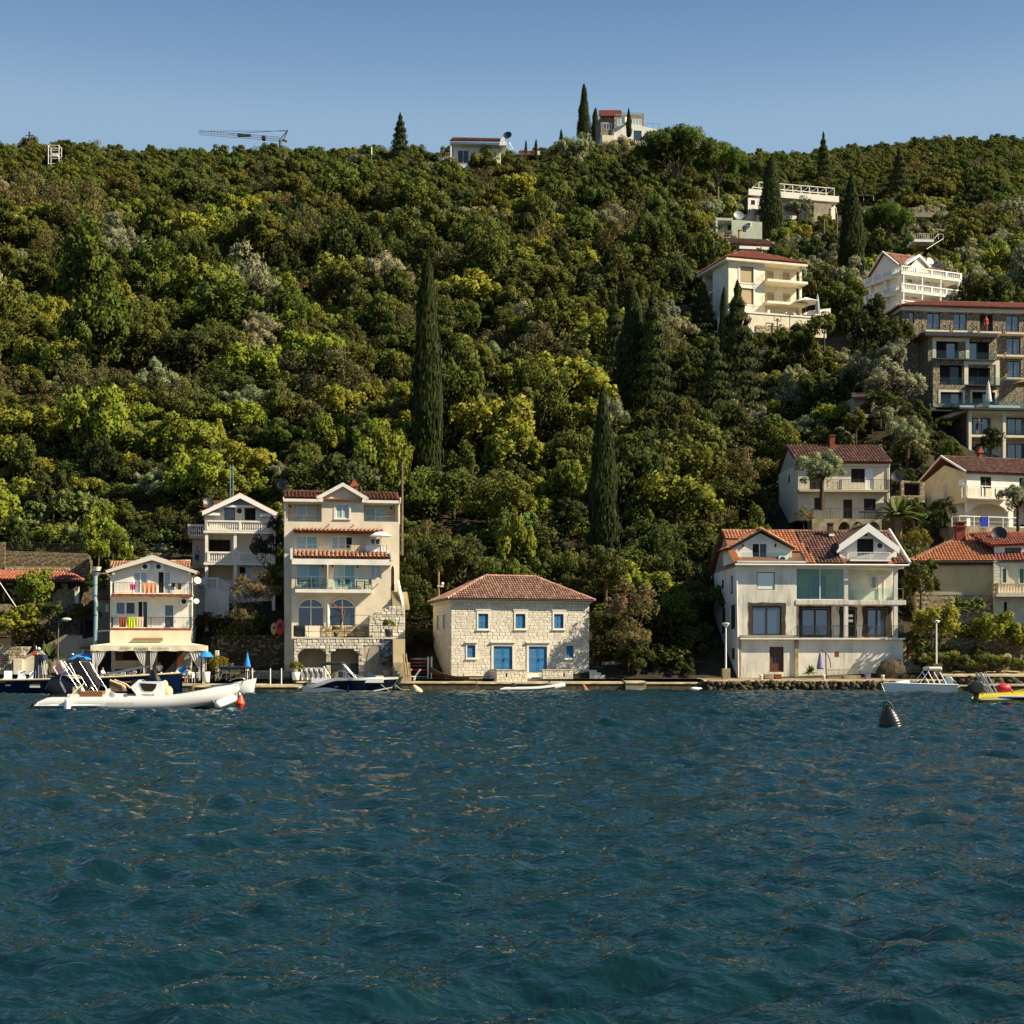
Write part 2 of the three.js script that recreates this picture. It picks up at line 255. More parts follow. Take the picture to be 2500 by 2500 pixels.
const leafMat=(n,c,k=1)=>{const m=new THREE.MeshPhysicalMaterial({vertexColors:true,roughness:0.95,specularIntensity:0.2,transmission:0.28,thickness:0,side:THREE.DoubleSide});m.color.setRGB(...c.map((x)=>x*k));m.name=n;return m;};
const tints=[[1,1,1],[1.22,1.14,1.0],[0.84,0.90,0.9],[1.12,1.02,1.0],[0.96,1.1,0.92]].map((c,i)=>leafMat('leaves'+i,c));
const K={};
const kind=(k,crowns,trunk,mid,words,bark=M.bark,cat='tree')=>{K[k]={crowns,trunk,mid,words,bark,cat};};
kind('oak_tree',[1,2,3,4].map((s)=>domeCrown(100+s,{cols:C_.oak,clumps:20+s*3,leaves:250,len:0.095,wid:0.07,tall:0.85+0.1*s,cr:[0.24,0.5]})),trunkGeo(11,0.7,0.075,5),0.95,'olive-green broadleaf tree');
kind('leafy_tree',[1,2,3].map((s)=>domeCrown(200+s,{cols:C_.lime,clumps:22+s*3,leaves:180,len:0.11,wid:0.085,cr:[0.2,0.46],o:{up:0.35}})),trunkGeo(12,0.75,0.07,6),0.95,'bright yellow-green tree',M.paleBark);
kind('olive_tree',[1,2,3].map((s)=>domeCrown(300+s,{cols:C_.olive,clumps:26,leaves:220,len:0.13,wid:0.036,cr:[0.2,0.36],tall:0.95,o:{lay:0.8,up:0.4}})),trunkGeo(13,0.6,0.10,6,0.2),0.9,'silvery olive tree');
kind('laurel_tree',[1,2].map((s)=>domeCrown(400+s,{cols:C_.dark,clumps:22,leaves:240,len:0.095,wid:0.065})),trunkGeo(14,0.6,0.07,5),0.95,'very dark green tree');
kind('dry_bush',[1,2].map((s)=>domeCrown(500+s,{cols:C_.dry,clumps:18,leaves:150,len:0.12,wid:0.035,tall:1.05,o:{lay:0.9,up:0.6}})),trunkGeo(15,0.4,0.05,6),0.9,'dry brownish shrub',M.bark,'shrub');
kind('golden_shrub',[domeCrown(601,{cols:C_.gold,clumps:20,leaves:120,len:0.12,wid:0.06,tall:0.9,o:{lay:0.8,up:0.5}})],trunkGeo(16,0.4,0.05,6),0.85,'golden yellow shrub',M.bark,'shrub');
kind('fig_tree',[1,2].map((s)=>domeCrown(700+s,{cols:C_.fig,clumps:26,leaves:56,len:0.17,wid:0.15,cr:[0.2,0.34],o:{up:0.5}})),trunkGeo(17,0.6,0.07,7),0.92,'large-leaved fig tree',M.paleBark);
kind('oleander_shrub',[domeCrown(801,{cols:C_.pink,clumps:28,leaves:150,len:0.085,wid:0.034,cr:[0.22,0.36],o:{lay:0.7,up:0.4}})],trunkGeo(18,0.35,0.04,8),0.92,'pink-flowering oleander',M.bark,'shrub');
kind('bougainvillea',[domeCrown(901,{cols:C_.purple,clumps:26,leaves:120,len:0.09,wid:0.06,cr:[0.2,0.34],tall:1.1,o:{up:0.2}})],trunkGeo(19,0.4,0.04,6),0.95,'dark bougainvillea with purple flowers',M.bark,'shrub');
function columnCrown(seed,{cols,n=3600,prof,len=0.05,wid=0.02,lumps=16,skirt=0.02,asp=0.1,lay=0.6}){
const L=new Leaves(seed),r=L.r,ph=Array.from({length:lumps},()=>[rr(0,6.283,r),rr(0,1,r),rr(0.5,1,r)]);
for(let i=0;i<n;i++){
const t=Math.pow(r(),1.15),th=rr(0,6.283,r);let q=prof(t);
let bump=0;for(const[a,h,s]of ph){const da=Math.abs(((th-a+9.42478)%6.28319)-3.14159),dh=(t-h)/0.16;bump+=s*Math.exp(-da*da*3-dh*dh*3);}
q*=0.74+0.30*Math.min(1.2,bump)+rr(-0.16,0.10,r)+(r()<0.07?0.28*r():0);
const c=V(Math.cos(th)*q,skirt+t*(1-skirt),Math.sin(th)*q),out=V(Math.cos(th),0.35,Math.sin(th)).normalize();
const d=V(Math.cos(th)*0.3*asp/0.1,1,Math.sin(th)*0.3*asp/0.1).add(V(rr(-0.4,0.4,r)*3*asp,rr(-0.3,0.3,r),rr(-0.4,0.4,r)*3*asp)).normalize();
const s=V(-Math.sin(th),0,Math.cos(th)),l=len*rr(0.6,1.3,r),w=wid*rr(0.7,1.3,r)/asp,k=rr(0.7,1.3,r),col=cols[Math.floor(r()*3)],N=V().copy(out).add(V(rr(-0.5,0.5,r),rr(-0.4,0.4,r),rr(-0.5,0.5,r))).normalize();
const a=V(c.x-d.x*l/2,c.y-d.y*l/2,c.z-d.z*l/2),b=V(c.x+d.x*l/2*1.2,c.y+d.y*l/2,c.z+d.z*l/2*1.2),e=V(c.x+s.x*w/2,c.y,c.z+s.z*w/2),f=V(c.x-s.x*w/2,c.y,c.z-s.z*w/2);
for(const p of[a,f,e,e,f,b]){L.p.push(p.x,p.y,p.z);L.n.push(N.x,N.y,N.z);L.c.push(col[0]*k,col[1]*k,col[2]*k);}
}
return L.geometry();
}
const cypProf=(t)=>1.08*Math.min(1,Math.pow((1-t)/0.6,0.55))*(0.86+0.14*smooth(t/0.15));
const cypGeos=[1,2,3].map((s)=>columnCrown(1000+s,{cols:C_.cyp,n:8200,prof:cypProf,len:0.038,wid:0.008,asp:0.07}));
const coneGeos=[1,2].map((s)=>columnCrown(1100+s,{cols:C_.conifer,n:5200,prof:(t)=>Math.pow(1-t,0.75)*(0.8+0.2*Math.sin(t*60+s)),len:0.035,wid:0.018,lumps:42,asp:0.2,lay:0.9}));
const poleGeo=(()=>{const b=new B();b.bar(V(0,-0.04,0),V(0,0.92,0),0.16,6,0.03);return b.geometry();})();
function pineCrown(seed,n=30,tall=0.42){
const L=new Leaves(seed),r=L.r;
for(let i=0;i<n;i++){const q=Math.sqrt((i+0.5)/n),th=i*2.39996+rr(-0.3,0.3,r),y=tall*Math.sqrt(Math.max(0,1-q*q*0.94));L.clump(Math.cos(th)*q*0.86,y,Math.sin(th)*q*0.86,rr(0.17,0.27,r),330,0.075,0.026,C_.pine,{lay:1.0,up:0.7,flat:0.7});if(q>0.45)L.clump(Math.cos(th)*q*0.8,y*0.45,Math.sin(th)*q*0.8,rr(0.13,0.2,r),140,0.075,0.022,C_.pine,{lay:1.0,up:0.5,flat:0.6});}
return L.geometry();
}
const pineGeos=[1,2].map((s)=>pineCrown(1200+s));
const LAND=[['tall cypress',1045,900],['second cypress',1472,1160],['stone house',1270,1500],['tall beige house',830,1400],['balustrade house',570,1280],['restaurant house',370,1450],['red-roofed pavilion',110,1390],['crane',590,330],['scaffold tower',130,370],['hilltop bungalow',1165,345],['ridge house',1530,310],['umbrella pines',1700,400],['cream villa',1860,710],['colonnaded villa',2235,690],['stone hotel',2350,930],
['brown-roofed house',2040,1180],['arched-loggia house',2390,1220],['large white house',1970,1450],['hipped-roof house',2360,1420],['pergola terrace',1950,500],['round pine',2165,540],['olive shelf',1200,880],['golden shrub',926,1056],['dark conifers',1760,880],['left picture edge',20,900],['right picture edge',2480,480],['dry thicket',120,950],['slope pole',905,380]];
function place(u,v){
let best=1e9,b=LAND[0];for(const l of LAND){const q=Math.hypot(u-l[1],v-l[2]);if(q<best){best=q;b=l;}}
const du=u-b[1],dv=v-b[2],h=Math.abs(du)>40?(du<0?'left':'right'):'',w=Math.abs(dv)>45?(dv<0?'above':'below'):'';
return`${best < 110 ? 'just ' : best < 210 ? '' : 'far '}${w && h ? `${w}-${h}of` : w ? w : h ? `${h}of` : 'beside'} the ${b[0]}`;
}
const labelled=new Map();
function plantTag(o,words,cat,u,v){
const label=u===null?words:`${words} ${place(u, v)}`;tag(o,label,cat);
if(u!==null){if(!labelled.has(label))labelled.set(label,[]);labelled.get(label).push([u,v,o]);}
}
const NTH=['first','second','third','fourth','fifth','sixth','seventh','eighth','ninth','tenth','eleventh','twelfth'];
function settlePlants(){
for(const[label,list]of labelled){if(list.length<2)continue;const wide=Math.max(...list.map((q)=>q[0]))-Math.min(...list.map((q)=>q[0]))>Math.max(...list.map((q)=>q[1]))-Math.min(...list.map((q)=>q[1])),k=wide?0:1;list.sort((a,b)=>a[k]-b[k]);list.forEach((q,i)=>{q[2].userData.label=`${label}, ${NTH[i] ?? 'next'} from ${wide ? 'left' : 'top'}`;q[2].userData.group=`${label} group`;});}
}
const proj=(x,y,d)=>[1250+x/d*F,VH-(y-H)/d*F];
const protoOf=new Map();
const treesAt=[];
function woodTree(k,x,d,r,i,tall=1,sink=0.15,words,cat){
const q=K[k],ci=i%q.crowns.length,key=k+ci;let o;
if(!protoOf.has(key)){o=new THREE.Group();mesh('crown',q.crowns[ci],tints[0],o);mesh('trunk',q.trunk,q.bark,o);protoOf.set(key,o);}else o=protoOf.get(key).clone();
o.name=numbered(k);scene.add(o);
o.children[0].material=tints[(i*7+(i>>2))%tints.length];
o.position.set(x,groundY(x,d)-sink*r,-d);o.rotation.y=(i*2.4)%6.283;o.scale.set(r*(0.9+0.25*hash2(i,3)),r*tall,r*(0.9+0.25*hash2(i,9)));
const[u,v]=proj(x,o.position.y+r*q.mid*tall,d);
plantTag(o,words??(r>4.6?'large ':r<2.6?'small ':'')+q.words,cat??q.cat,words?null:u,v);
treesAt.push([x,d,r]);return o;
}
function depthOf(u,v,rpx,mid=0.8){for(let d=129;d<640;d+=0.5){const x=(u-1250)*d/F,y=H-(v-VH)*d/F;if(groundY(x,d)+mid*rpx*d/F>=y)return d;}return 640;}
function handTree(k,u,v,rpx,i=0,tall=1,dFix,words){const d=dFix??depthOf(u,v,rpx,(K[k].mid-0.15)*tall),x=(u-1250)*d/F;const o=woodTree(k,x,d,rpx*d/F,i,tall,0.15,words);if(dFix)o.position.y=H-(v-VH)*d/F-rpx*d/F*K[k].mid*tall;return o;}
// ---------- the trees and shrubs that stand out, by kind: photo place and crown radius ----------
const HAND={
leafy_tree:[[36,1053,70],[326,1085,74],[616,908,76],[774,1078,50],[810,774,34],[1143,727,72],[1198,1056,112],[1254,1110,76],[933,672,46],[995,672,34],[1403,803,56],[1340,660,44],[120,540,62],[560,560,70],[600,530,58],[640,590,52],[1260,470,60],[1340,560,46],[1650,1235,96],[1500,800,34],[1425,1100,34],[1896,1013,40],[2033,1022,46],[1330,1210,50],[700,800,46],[780,850,40],[1880,935,34],[930,1010,40],[440,740,40],[300,760,42]],
oak_tree:[[471,1040,74],[683,1092,56],[1107,1200,86],[1035,1236,80],[1234,1254,76],[1338,722,66],[1617,1146,92],[1252,745,60],[1975,897,60],[250,330,45],[150,340,36],[420,800,60],[530,860,60],[230,690,60],[660,700,60],[1180,408,44],[870,900,55],[80,700,60],[900,560,70],[1080,560,80],[1180,620,70],[1420,590,60],[480,960,52]],
olive_tree:[[391,1190,62],[634,860,44],[681,892,42],[688,982,40],[756,1018,40],[850,1110,34],[1002,874,30],[1085,884,27],[893,880,28],[1198,868,42],[1270,876,44],[1234,928,42],[1136,975,42],[1194,975,32],[1312,975,44],[1780,1012,52],[1845,1037,54],[2077,905,50],[1967,1052,44],[2217,1057,48],[2160,1022,38],[2235,1097,34],[2024,638,44],[1993,611,38],[1935,601,36],[1782,604,40],[1949,512,36],[2389,694,52],[2472,716,30],[1400,376,60],[1512,368,44],[1690,560,56],[1640,530,44],[1720,590,36],[2450,590,40],[2380,610,34],[1050,430,40],[2120,620,30]],
laurel_tree:[[1570,452,32],[1612,462,34],[1655,468,30],[1695,476,30],[1600,436,26],[1645,442,26],[1690,448,26],[1740,470,28],[2260,1050,26],[2290,1075,26],[2310,1105,24],[2265,1092,26],[2245,1128,24],[2330,1130,20],[2300,1040,22],[2130,1030,28],[2100,1060,26],[2090,985,26],[2225,1120,34],[2262,1165,26],[2210,1170,28],[2240,1075,30],[156,1168,44],[1990,693,52],[1762,1107,66],[1798,1236,78],[1718,770,44],[1690,1420,60],[1030,1400,62],[1130,1345,40],[1000,1480,60],[950,1330,46],[1330,1340,60],[1590,1330,70],[1700,1320,50],[2245,1414,48],[1540,1590,60],[1410,1400,55],[440,1300,46],[340,1310,44],[660,1300,40],[300,960,50],[1480,1320,50]],
dry_bush:[[120,982,46],[123,910,38],[210,820,36],[250,1020,34],[1000,780,34],[350,480,30],[760,640,36],[1640,480,30],[1200,1190,36]],
golden_shrub:[[926,1058,42],[350,560,32],[1290,1220,34]],
fig_tree:[[181,1252,62],[72,1272,54],[220,1240,44],[1454,928,50],[1497,900,32],[1432,964,48],[2270,1278,44],[1290,1290,40],[1480,1270,36],[1335,1330,38]],
};
{let i=0;for(const k in HAND)for(const[u,v,r]of HAND[k])handTree(k,u,v,r,i++,k==='laurel_tree'&&u<1140&&u>900?1.25:1);}
function column(name,u,v0,v1,w,geos,i,label,d,cat='tree'){
d??=(()=>{for(let q=129;q<640;q+=0.5)if(groundY((u-1250)*q/F,q)>=H-(v1-VH)*q/F)return q;return 640;})();
const x=(u-1250)*d/F,h=(v1-v0)*d/F,o=thing(name,label,cat,V(x,H-(v1-VH)*d/F-0.4,-d),i*1.7);
mesh('crown',geos[i%geos.length],tints[[0,2,0,2,4][i%5]],o);mesh('trunk',poleGeo,M.bark,o);
const hw=w*d/F;o.scale.set(hw,h+0.4,hw);treesAt.push([x,d,hw]);return o;
}
const cyp=(u,v0,v1,w,i,label,d)=>column('cypress_tree',u,v0,v1,w,cypGeos,i,label,d);
const con=(u,v0,v1,w,i,label,d)=>column('conifer_tree',u,v0,v1,w,coneGeos,i,label,d);
cyp(1045,632,1172,40,0,'tallest slender dark cypress on the middle of the slope, left of centre');
cyp(1472,945,1392,36,1,'tall dark cypress behind and right of the stone house roof');
cyp(1545,705,1020,44,2,'tall broad-based cypress in the dark group left of the cream villa');
cyp(1884,384,592,30,0,'dark cypress in front of the long white pergola terrace');
cyp(2079,430,728,33,1,'tall dark cypress left of the colonnaded white villa');
cyp(1426,206,352,15,2,'tallest thin cypress standing against the sky beside the ridge house');
cyp(1454,264,355,11,0,'shorter cypress between the tall sky cypress and the ridge house');
cyp(1370,315,352,5,1,'tiny spire cypress on the ridge left of the tall sky cypress');
cyp(1284,342,402,5,2,'thin cypress beside the orange railing on the ridge, left one');
cyp(1309,340,405,6,0,'thin cypress beside the orange railing on the ridge, right one');
cyp(1535,264,330,7,1,'small cypress in front of the stone ridge house',385);
cyp(1754,752,840,10,2,'small narrow cypress left of the spiky conifer below the cream villa');
cyp(1768,702,910,15,0,'narrow cypress hugging the spiky conifer below the cream villa');
con(1800,688,1045,82,0,'big spiky dark conifer in front of the cream villa terrace');
con(1742,830,1060,78,1,'dark pyramid conifer at the left foot of the spiky conifer');
con(1718,690,850,46,0,'dark conifer left of the cream villa');
con(1592,712,1040,68,1,'olive-green conifer with hanging sprays beside the broad-based cypress');
con(1500,720,960,54,0,'dark layered conifer left of the broad-based cypress');
con(977,276,425,36,1,'dark fir standing above the ridge line left of the hilltop house');
con(2010,322,478,27,0,'pointed dark conifer on the ridge above the pergola terrace');
con(2195,360,510,40,1,'broad dark conifer on the right slope above the round pine');
function umbrellaPine(u,v,rpx,vFoot,i,label,tall=1){
const d=(()=>{for(let q=129;q<640;q+=0.5)if(groundY((u-1250)*q/F,q)>=H-(vFoot-VH)*q/F)return q;return 640;})();
const r=rpx*d/F,x=(u-1250)*d/F,y0=H-(vFoot-VH)*d/F,yc=H-(v-VH)*d/F,o=thing('umbrella_pine',label,'pine tree',V(x,y0,-d),i);
const c=mesh('crown',pineGeos[i%2],tints[[0,4,2][i%3]],o);c.scale.set(r,r*tall,r);c.position.y=yc-y0-0.1*r;
const b=new B(),hh=yc-y0;b.bar(V(0,-0.6,0),V(0.15,hh*0.55,0),0.055*r,8,0.042*r);
const rng=rngOf(50+i),top=V(0.15,hh*0.55,0);
for(let k=0;k<9;k++){const th=k*0.7,q=r*rr(0.35,0.75,rng),e=V(Math.cos(th)*q,hh+r*0.08,Math.sin(th)*q),m=V(e.x*0.42,lerp(top.y,e.y,0.62),e.z*0.42);b.bar(top,m,0.026*r,5,0.02*r).bar(m,e,0.02*r,4,0.008*r);}
b.build('trunk',M.paleBark,o);treesAt.push([x,d,r*0.8]);return o;
}
umbrellaPine(1650,378,108,505,0,'largest umbrella pine with broad dark crown right of the ridge house',1.15);
umbrellaPine(1752,402,74,520,1,'umbrella pine with bright crown beside the largest umbrella pine',1.3);
umbrellaPine(1838,418,44,530,2,'smaller umbrella pine on the right of the pine trio');
umbrellaPine(2163,550,72,635,1,'round umbrella pine with bright green crown above the colonnaded villa',1.35);
umbrellaPine(2475,640,40,700,0,'small dark pine at the right edge above the hotel',1.2);
handTree('laurel_tree',2112,795,78,1,1.1,186,'big dark fig-like tree left of the hotel top storey');handTree('laurel_tree',2178,825,54,0,1.2,181,'dark round tree against the upper left corner of the hotel');handTree('olive_tree',2188,936,72,0,1,176,'large pale olive against the left side of the hotel bay');handTree('olive_tree',2180,872,44,1,1.3,178,'pale olive between the dark tree and the large olive beside the hotel');handTree('olive_tree',2215,1062,50,2,1.2,168,'pale olive at the left foot of the hotel');
[[1850,838,36],[1905,836,34],[1960,826,34],[2012,806,36],[1800,835,30]].forEach(([u,v,r],i)=>handTree('oak_tree',u,v,r,i,1,203,['leftmost bush','second bush','middle bush','fourth bush','darkest bush'][[1,2,3,0,4][i]]+' at the foot of the cream villa terrace wall'));
handTree('oleander_shrub',615,1450,62,0,1,131,'pink oleander tree between the balustrade house and the tall beige house');
handTree('oleander_shrub',596,1505,46,4,0.9,130.8,'low pink oleander under the oleander tree between the houses');handTree('bougainvillea',648,1350,42,0,1.25,134.5,'dark bougainvillea with purple flowers climbing between two white houses');
handTree('bougainvillea',668,1290,24,1,1.5,136,'upper bougainvillea sprays against the tall beige house wall');
handTree('oleander_shrub',1550,1490,80,1,1.05,130.2,'big pink oleander beside the stone house');handTree('oleander_shrub',1535,1560,62,2,0.9,129.6,'lower pink oleander at the foot of the big one beside the stone house');
handTree('laurel_tree',1480,1395,56,3,0.9,137,'round dark bush above the pink oleander');
handTree('laurel_tree',1545,1612,50,4,0.75,130.6,'dark low bush under the pink oleander by the quay');
handTree('olive_tree',2005,1150,62,2,1.1,150,'olive tree standing in front of the brown-roofed cream house');
handTree('olive_tree',2486,1222,54,1,1.1,150,'olive tree in front of the arched loggia at the right edge');
handTree('oleander_shrub',1962,1262,28,2,1,148,'pink oleander beside the brown-roofed cream house');
handTree('laurel_tree',2248,1425,52,5,1.2,134,'dark green bush between the large white house and the hipped-roof house');
handTree('leafy_tree',2276,1525,64,6,1,131,'green bush spilling over the garden wall beside the lamp post');
handTree('leafy_tree',2425,1540,62,7,0.9,131,'wide green bush below the hipped-roof house balcony');
handTree('fig_tree',2372,1484,32,8,1,134,'bright fig bush against the wall of the hipped-roof house');
handTree('leafy_tree',2492,1560,40,8,1,131,'green bush at the right edge above the sea wall');
handTree('golden_shrub',2235,1318,34,0,1,138,'yellowish vine bush between the white house and the fig tree');
handTree('leafy_tree',84,1440,54,4,1.15,131.5,'green tree in front of the red-roofed pavilion');
handTree('leafy_tree',30,1530,58,5,0.85,131,'yellow-green bush at the left edge above the terrace wall');
handTree('leafy_tree',66,1500,44,9,0.9,131.2,'green bush under the tree before the red-roofed pavilion');handTree('laurel_tree',120,1495,36,2,0.9,131.8,'dark bush right under the tree before the red-roofed pavilion');handTree('laurel_tree',84,1550,44,6,0.8,131.5,'dark bush behind the terrace wall at the left');
handTree('leafy_tree',240,1345,30,2,1.1,136,'vine-covered bush beside the dark retaining wall');
handTree('oak_tree',275,1330,34,2,0.9,139,'bush behind the roof of the restaurant house');
[[1000,1565,52,134.5],[975,1618,34,132],[1040,1500,50,137],[1015,1640,26,131.5],[1655,1500,74,136],[1695,1575,60,134],[1630,1610,44,132],[1706,1480,52,137],[1600,1520,62,136],[1672,1630,30,131],[590,1560,40,132.5],[700,1500,34,134],[660,1420,30,135.5],[230,1430,30,133.5],[205,1500,30,132.5],[2300,1600,30,130.5],[2215,1560,28,131.8],[2390,1600,26,130],[1470,1530,50,134],[2230,1250,30,147],[2300,1240,30,150],[2420,1080,40,165],[2320,1110,30,163],[2230,1010,34,170],[2150,985,40,168],[2090,1035,34,166]].forEach(([u,v,r,d],i)=>handTree(['laurel_tree','oak_tree','laurel_tree'][i%3],u,v,r,i,1,d));
// ---------- the filling: woodland between them ----------
const KEEP=[];
const keep=(u0,v0,u1,v1,d,back=10)=>KEEP.push([u0,v0,u1,v1,d,back]);
keep(1050,1400,1446,1680,128,9);keep(676,1180,1000,1680,128,13);keep(455,1205,680,1480,139,11);keep(255,1350,480,1680,127,10);keep(1725,1280,2225,1680,127,11);keep(0,1320,245,1600,131,12);
keep(1890,1080,2185,1275,153,10);keep(2250,1110,2560,1300,156,12);keep(2225,1280,2560,1500,139,11);keep(2205,730,2600,1130,178,16);keep(1700,610,2060,830,213,14);keep(2120,620,2350,750,218,14);
keep(1740,530,1865,610,285,14);keep(1755,580,1900,630,268,10);keep(1815,435,2060,540,315,18);keep(2080,468,2140,490,330,10);keep(1090,328,1240,400,362,14);keep(1455,260,1620,350,395,14);keep(2225,560,2310,610,255,8);keep(2085,955,2150,1010,172,6);keep(2185,1170,2275,1230,150,6);keep(1266,360,1325,400,385,8);keep(1000,1640,2500,1700,127,3);keep(100,345,150,410,352,6);keep(1590,300,1880,430,345,4);keep(2095,490,2240,620,250,4);keep(1505,720,1640,985,186,4);keep(1690,700,1862,985,186,4);keep(1005,640,1085,1120,160,3);keep(1440,960,1508,1340,143,3);
function blocked(x,d,r){
const y=groundY(x,d),[u,v]=proj(x,y+r*0.9,d),q=r/d*F;
for(const[u0,v0,u1,v1,kd,b]of KEEP){
if(d>kd-1-r*0.5&&d<kd+b+r*0.8&&u+q*0.8>u0&&u-q*0.8<u1){const[,vf]=proj(x,y,kd+2);if(vf<v1+90&&vf>v0-260)return true;}
if(d<kd&&u+q*0.85>u0&&u-q*0.85<u1&&v+q>v0&&v-q*0.9<v1-6)return true;
}
return false;
}
const WOOD=new Map();
{
const r=rngOf(4711);let i=0;const cells=new Map(),cellOf=(x,d)=>`${Math.floor(x / 6)},${Math.floor(d / 6)}`;
const put=(t)=>{const c=cellOf(t[0],t[1]);if(!cells.has(c))cells.set(c,[]);cells.get(c).push(t);};treesAt.forEach(put);
const near=(x,d,q)=>{const I=Math.floor(x/6),J=Math.floor(d/6);for(let a=-2;a<=2;a++)for(let b=-2;b<=2;b++)for(const t of cells.get(`${I + a},${J + b}`)??[])if(Math.hypot(t[0]-x,(t[1]-d)*0.9)<(t[2]+q)*0.60)return true;return false;};
for(let n=0;n<60000;n++){
const d=131+430*Math.pow(r(),0.8),x=rr(-0.39,0.40,r)*d,u=1250+x/d*F;if(d>along(ridgeDepth,u)+26)continue;
const band=fbm(x*0.022,d*0.022,131,3),q=(d>345?rr(1.7,3.1,r):d>300?rr(2.0,4.2,r):1.9+3.4*r()**1.5)*(0.85+0.3*band);
if(near(x,d,q)||blocked(x,d,q))continue;
const[,v]=proj(x,groundY(x,d)+q,d),w=r(),right=u>1650&&v>480,k2=fbm(x*0.05+9,d*0.05,141,2);
let k=w<0.54?'oak_tree':w<0.72?'leafy_tree':w<0.86?'laurel_tree':w<0.93?'dry_bush':'olive_tree';
if(right&&w>0.5&&w<0.8)k='olive_tree';if(k2>0.58&&w<0.4&&v>480)k='leafy_tree';if(k2<0.36&&w<0.4&&v>420)k='laurel_tree';if(u>1480&&u<1900&&v>640&&w<0.6)k=w<0.3?'laurel_tree':'oak_tree';if(d<150&&w<0.55&&u>240&&u<1700)k=w<0.2?'laurel_tree':w<0.38?'oak_tree':'leafy_tree';
if(v<620&&k==='leafy_tree'&&w>0.5)k=w>0.64?'dry_bush':'oak_tree';
put([x,d,q]);i++;
if(d<262&&Math.abs(x/d)<0.352)woodTree(k,x,d,q,i,r()<0.3?rr(1.2,1.65,r):rr(0.8,1.2,r));else{if(!WOOD.has(k))WOOD.set(k,[]);WOOD.get(k).push([x,d,q,i,rr(0.85,1.15,r)]);}
}
}
for(const[k,list]of WOOD){
const q=K[k],crown=q.crowns[q.crowns.length-1].clone(),m=new THREE.InstancedMesh(crown,tints[0],list.length),e=new THREE.Object3D(),c=new THREE.Color();
m.name=numbered('distant_wood');m.castShadow=m.receiveShadow=true;
list.forEach(([x,d,s,i,t],j)=>{e.position.set(x,groundY(x,d)-s*0.25,-d);e.rotation.set(0,i*2.4,0);e.scale.set(s,s*t,s);e.updateMatrix();m.setMatrixAt(j,e.matrix);const tc=tints[(i*7)%5].color;m.setColorAt(j,c.setRGB(tc.r*rr(0.85,1.15),tc.g*rr(0.9,1.1),tc.b));});
scene.add(tag(m,`far-off ${q.words.split(' ').slice(0, -1).join(' ')} trees reading as one mass along the upper slope and ridge`,'woodland',null,'stuff'));
}
{
const g=domeCrown(1500,{cols:[...C_.oak,...C_.dark,C_.dry[1],C_.lime[1]],clumps:7,leaves:60,len:0.2,wid:0.12,low:0}),r=rngOf(88),pts=[];
for(let n=0;n<9000;n++){const d=130+300*r(),x=rr(-0.38,0.38,r)*d,s=rr(0.7,1.7,r);if(!blocked(x,d,s))pts.push([x,d,s]);}
const m=new THREE.InstancedMesh(g,tints[0],pts.length),e=new THREE.Object3D(),c=new THREE.Color();m.name='undergrowth';
pts.forEach(([x,d,s],j)=>{e.position.set(x,groundY(x,d)-s*0.5,-d);e.rotation.set(0,j*2.4,0);e.scale.set(s*1.3,s,s*1.3);e.updateMatrix();m.setMatrixAt(j,e.matrix);m.setColorAt(j,c.setRGB(rr(0.8,1.2,r),rr(0.85,1.15,r),1));});
m.castShadow=m.receiveShadow=true;scene.add(tag(m,'low scrub covering the slope between the trees','undergrowth',null,'stuff'));
}
// ---------- buildings: helpers ----------
const tc=(r,g,b)=>[r,g,b];
const TILES={clay:[tc(0.42,0.20,0.115),tc(0.36,0.16,0.09),tc(0.48,0.27,0.165),tc(0.28,0.125,0.075),tc(0.41,0.22,0.14)],orange:[tc(0.48,0.19,0.08),tc(0.42,0.16,0.07),tc(0.52,0.235,0.11)],brown:[tc(0.20,0.09,0.06),tc(0.155,0.075,0.05),tc(0.27,0.135,0.085),tc(0.12,0.065,0.05)],red:[tc(0.34,0.105,0.062),tc(0.29,0.09,0.056),tc(0.39,0.13,0.075)],dull:[tc(0.36,0.20,0.13),tc(0.28,0.155,0.105),tc(0.42,0.25,0.17),tc(0.23,0.13,0.09)]};
const inPoly=(x,y,p)=>{let c=false;for(let i=0,j=p.length-1;i<p.length;j=i++)if((p[i][1]>y)!==(p[j][1]>y)&&x<(p[j][0]-p[i][0])*(y-p[i][1])/(p[j][1]-p[i][1])+p[i][0])c=!c;return c;};
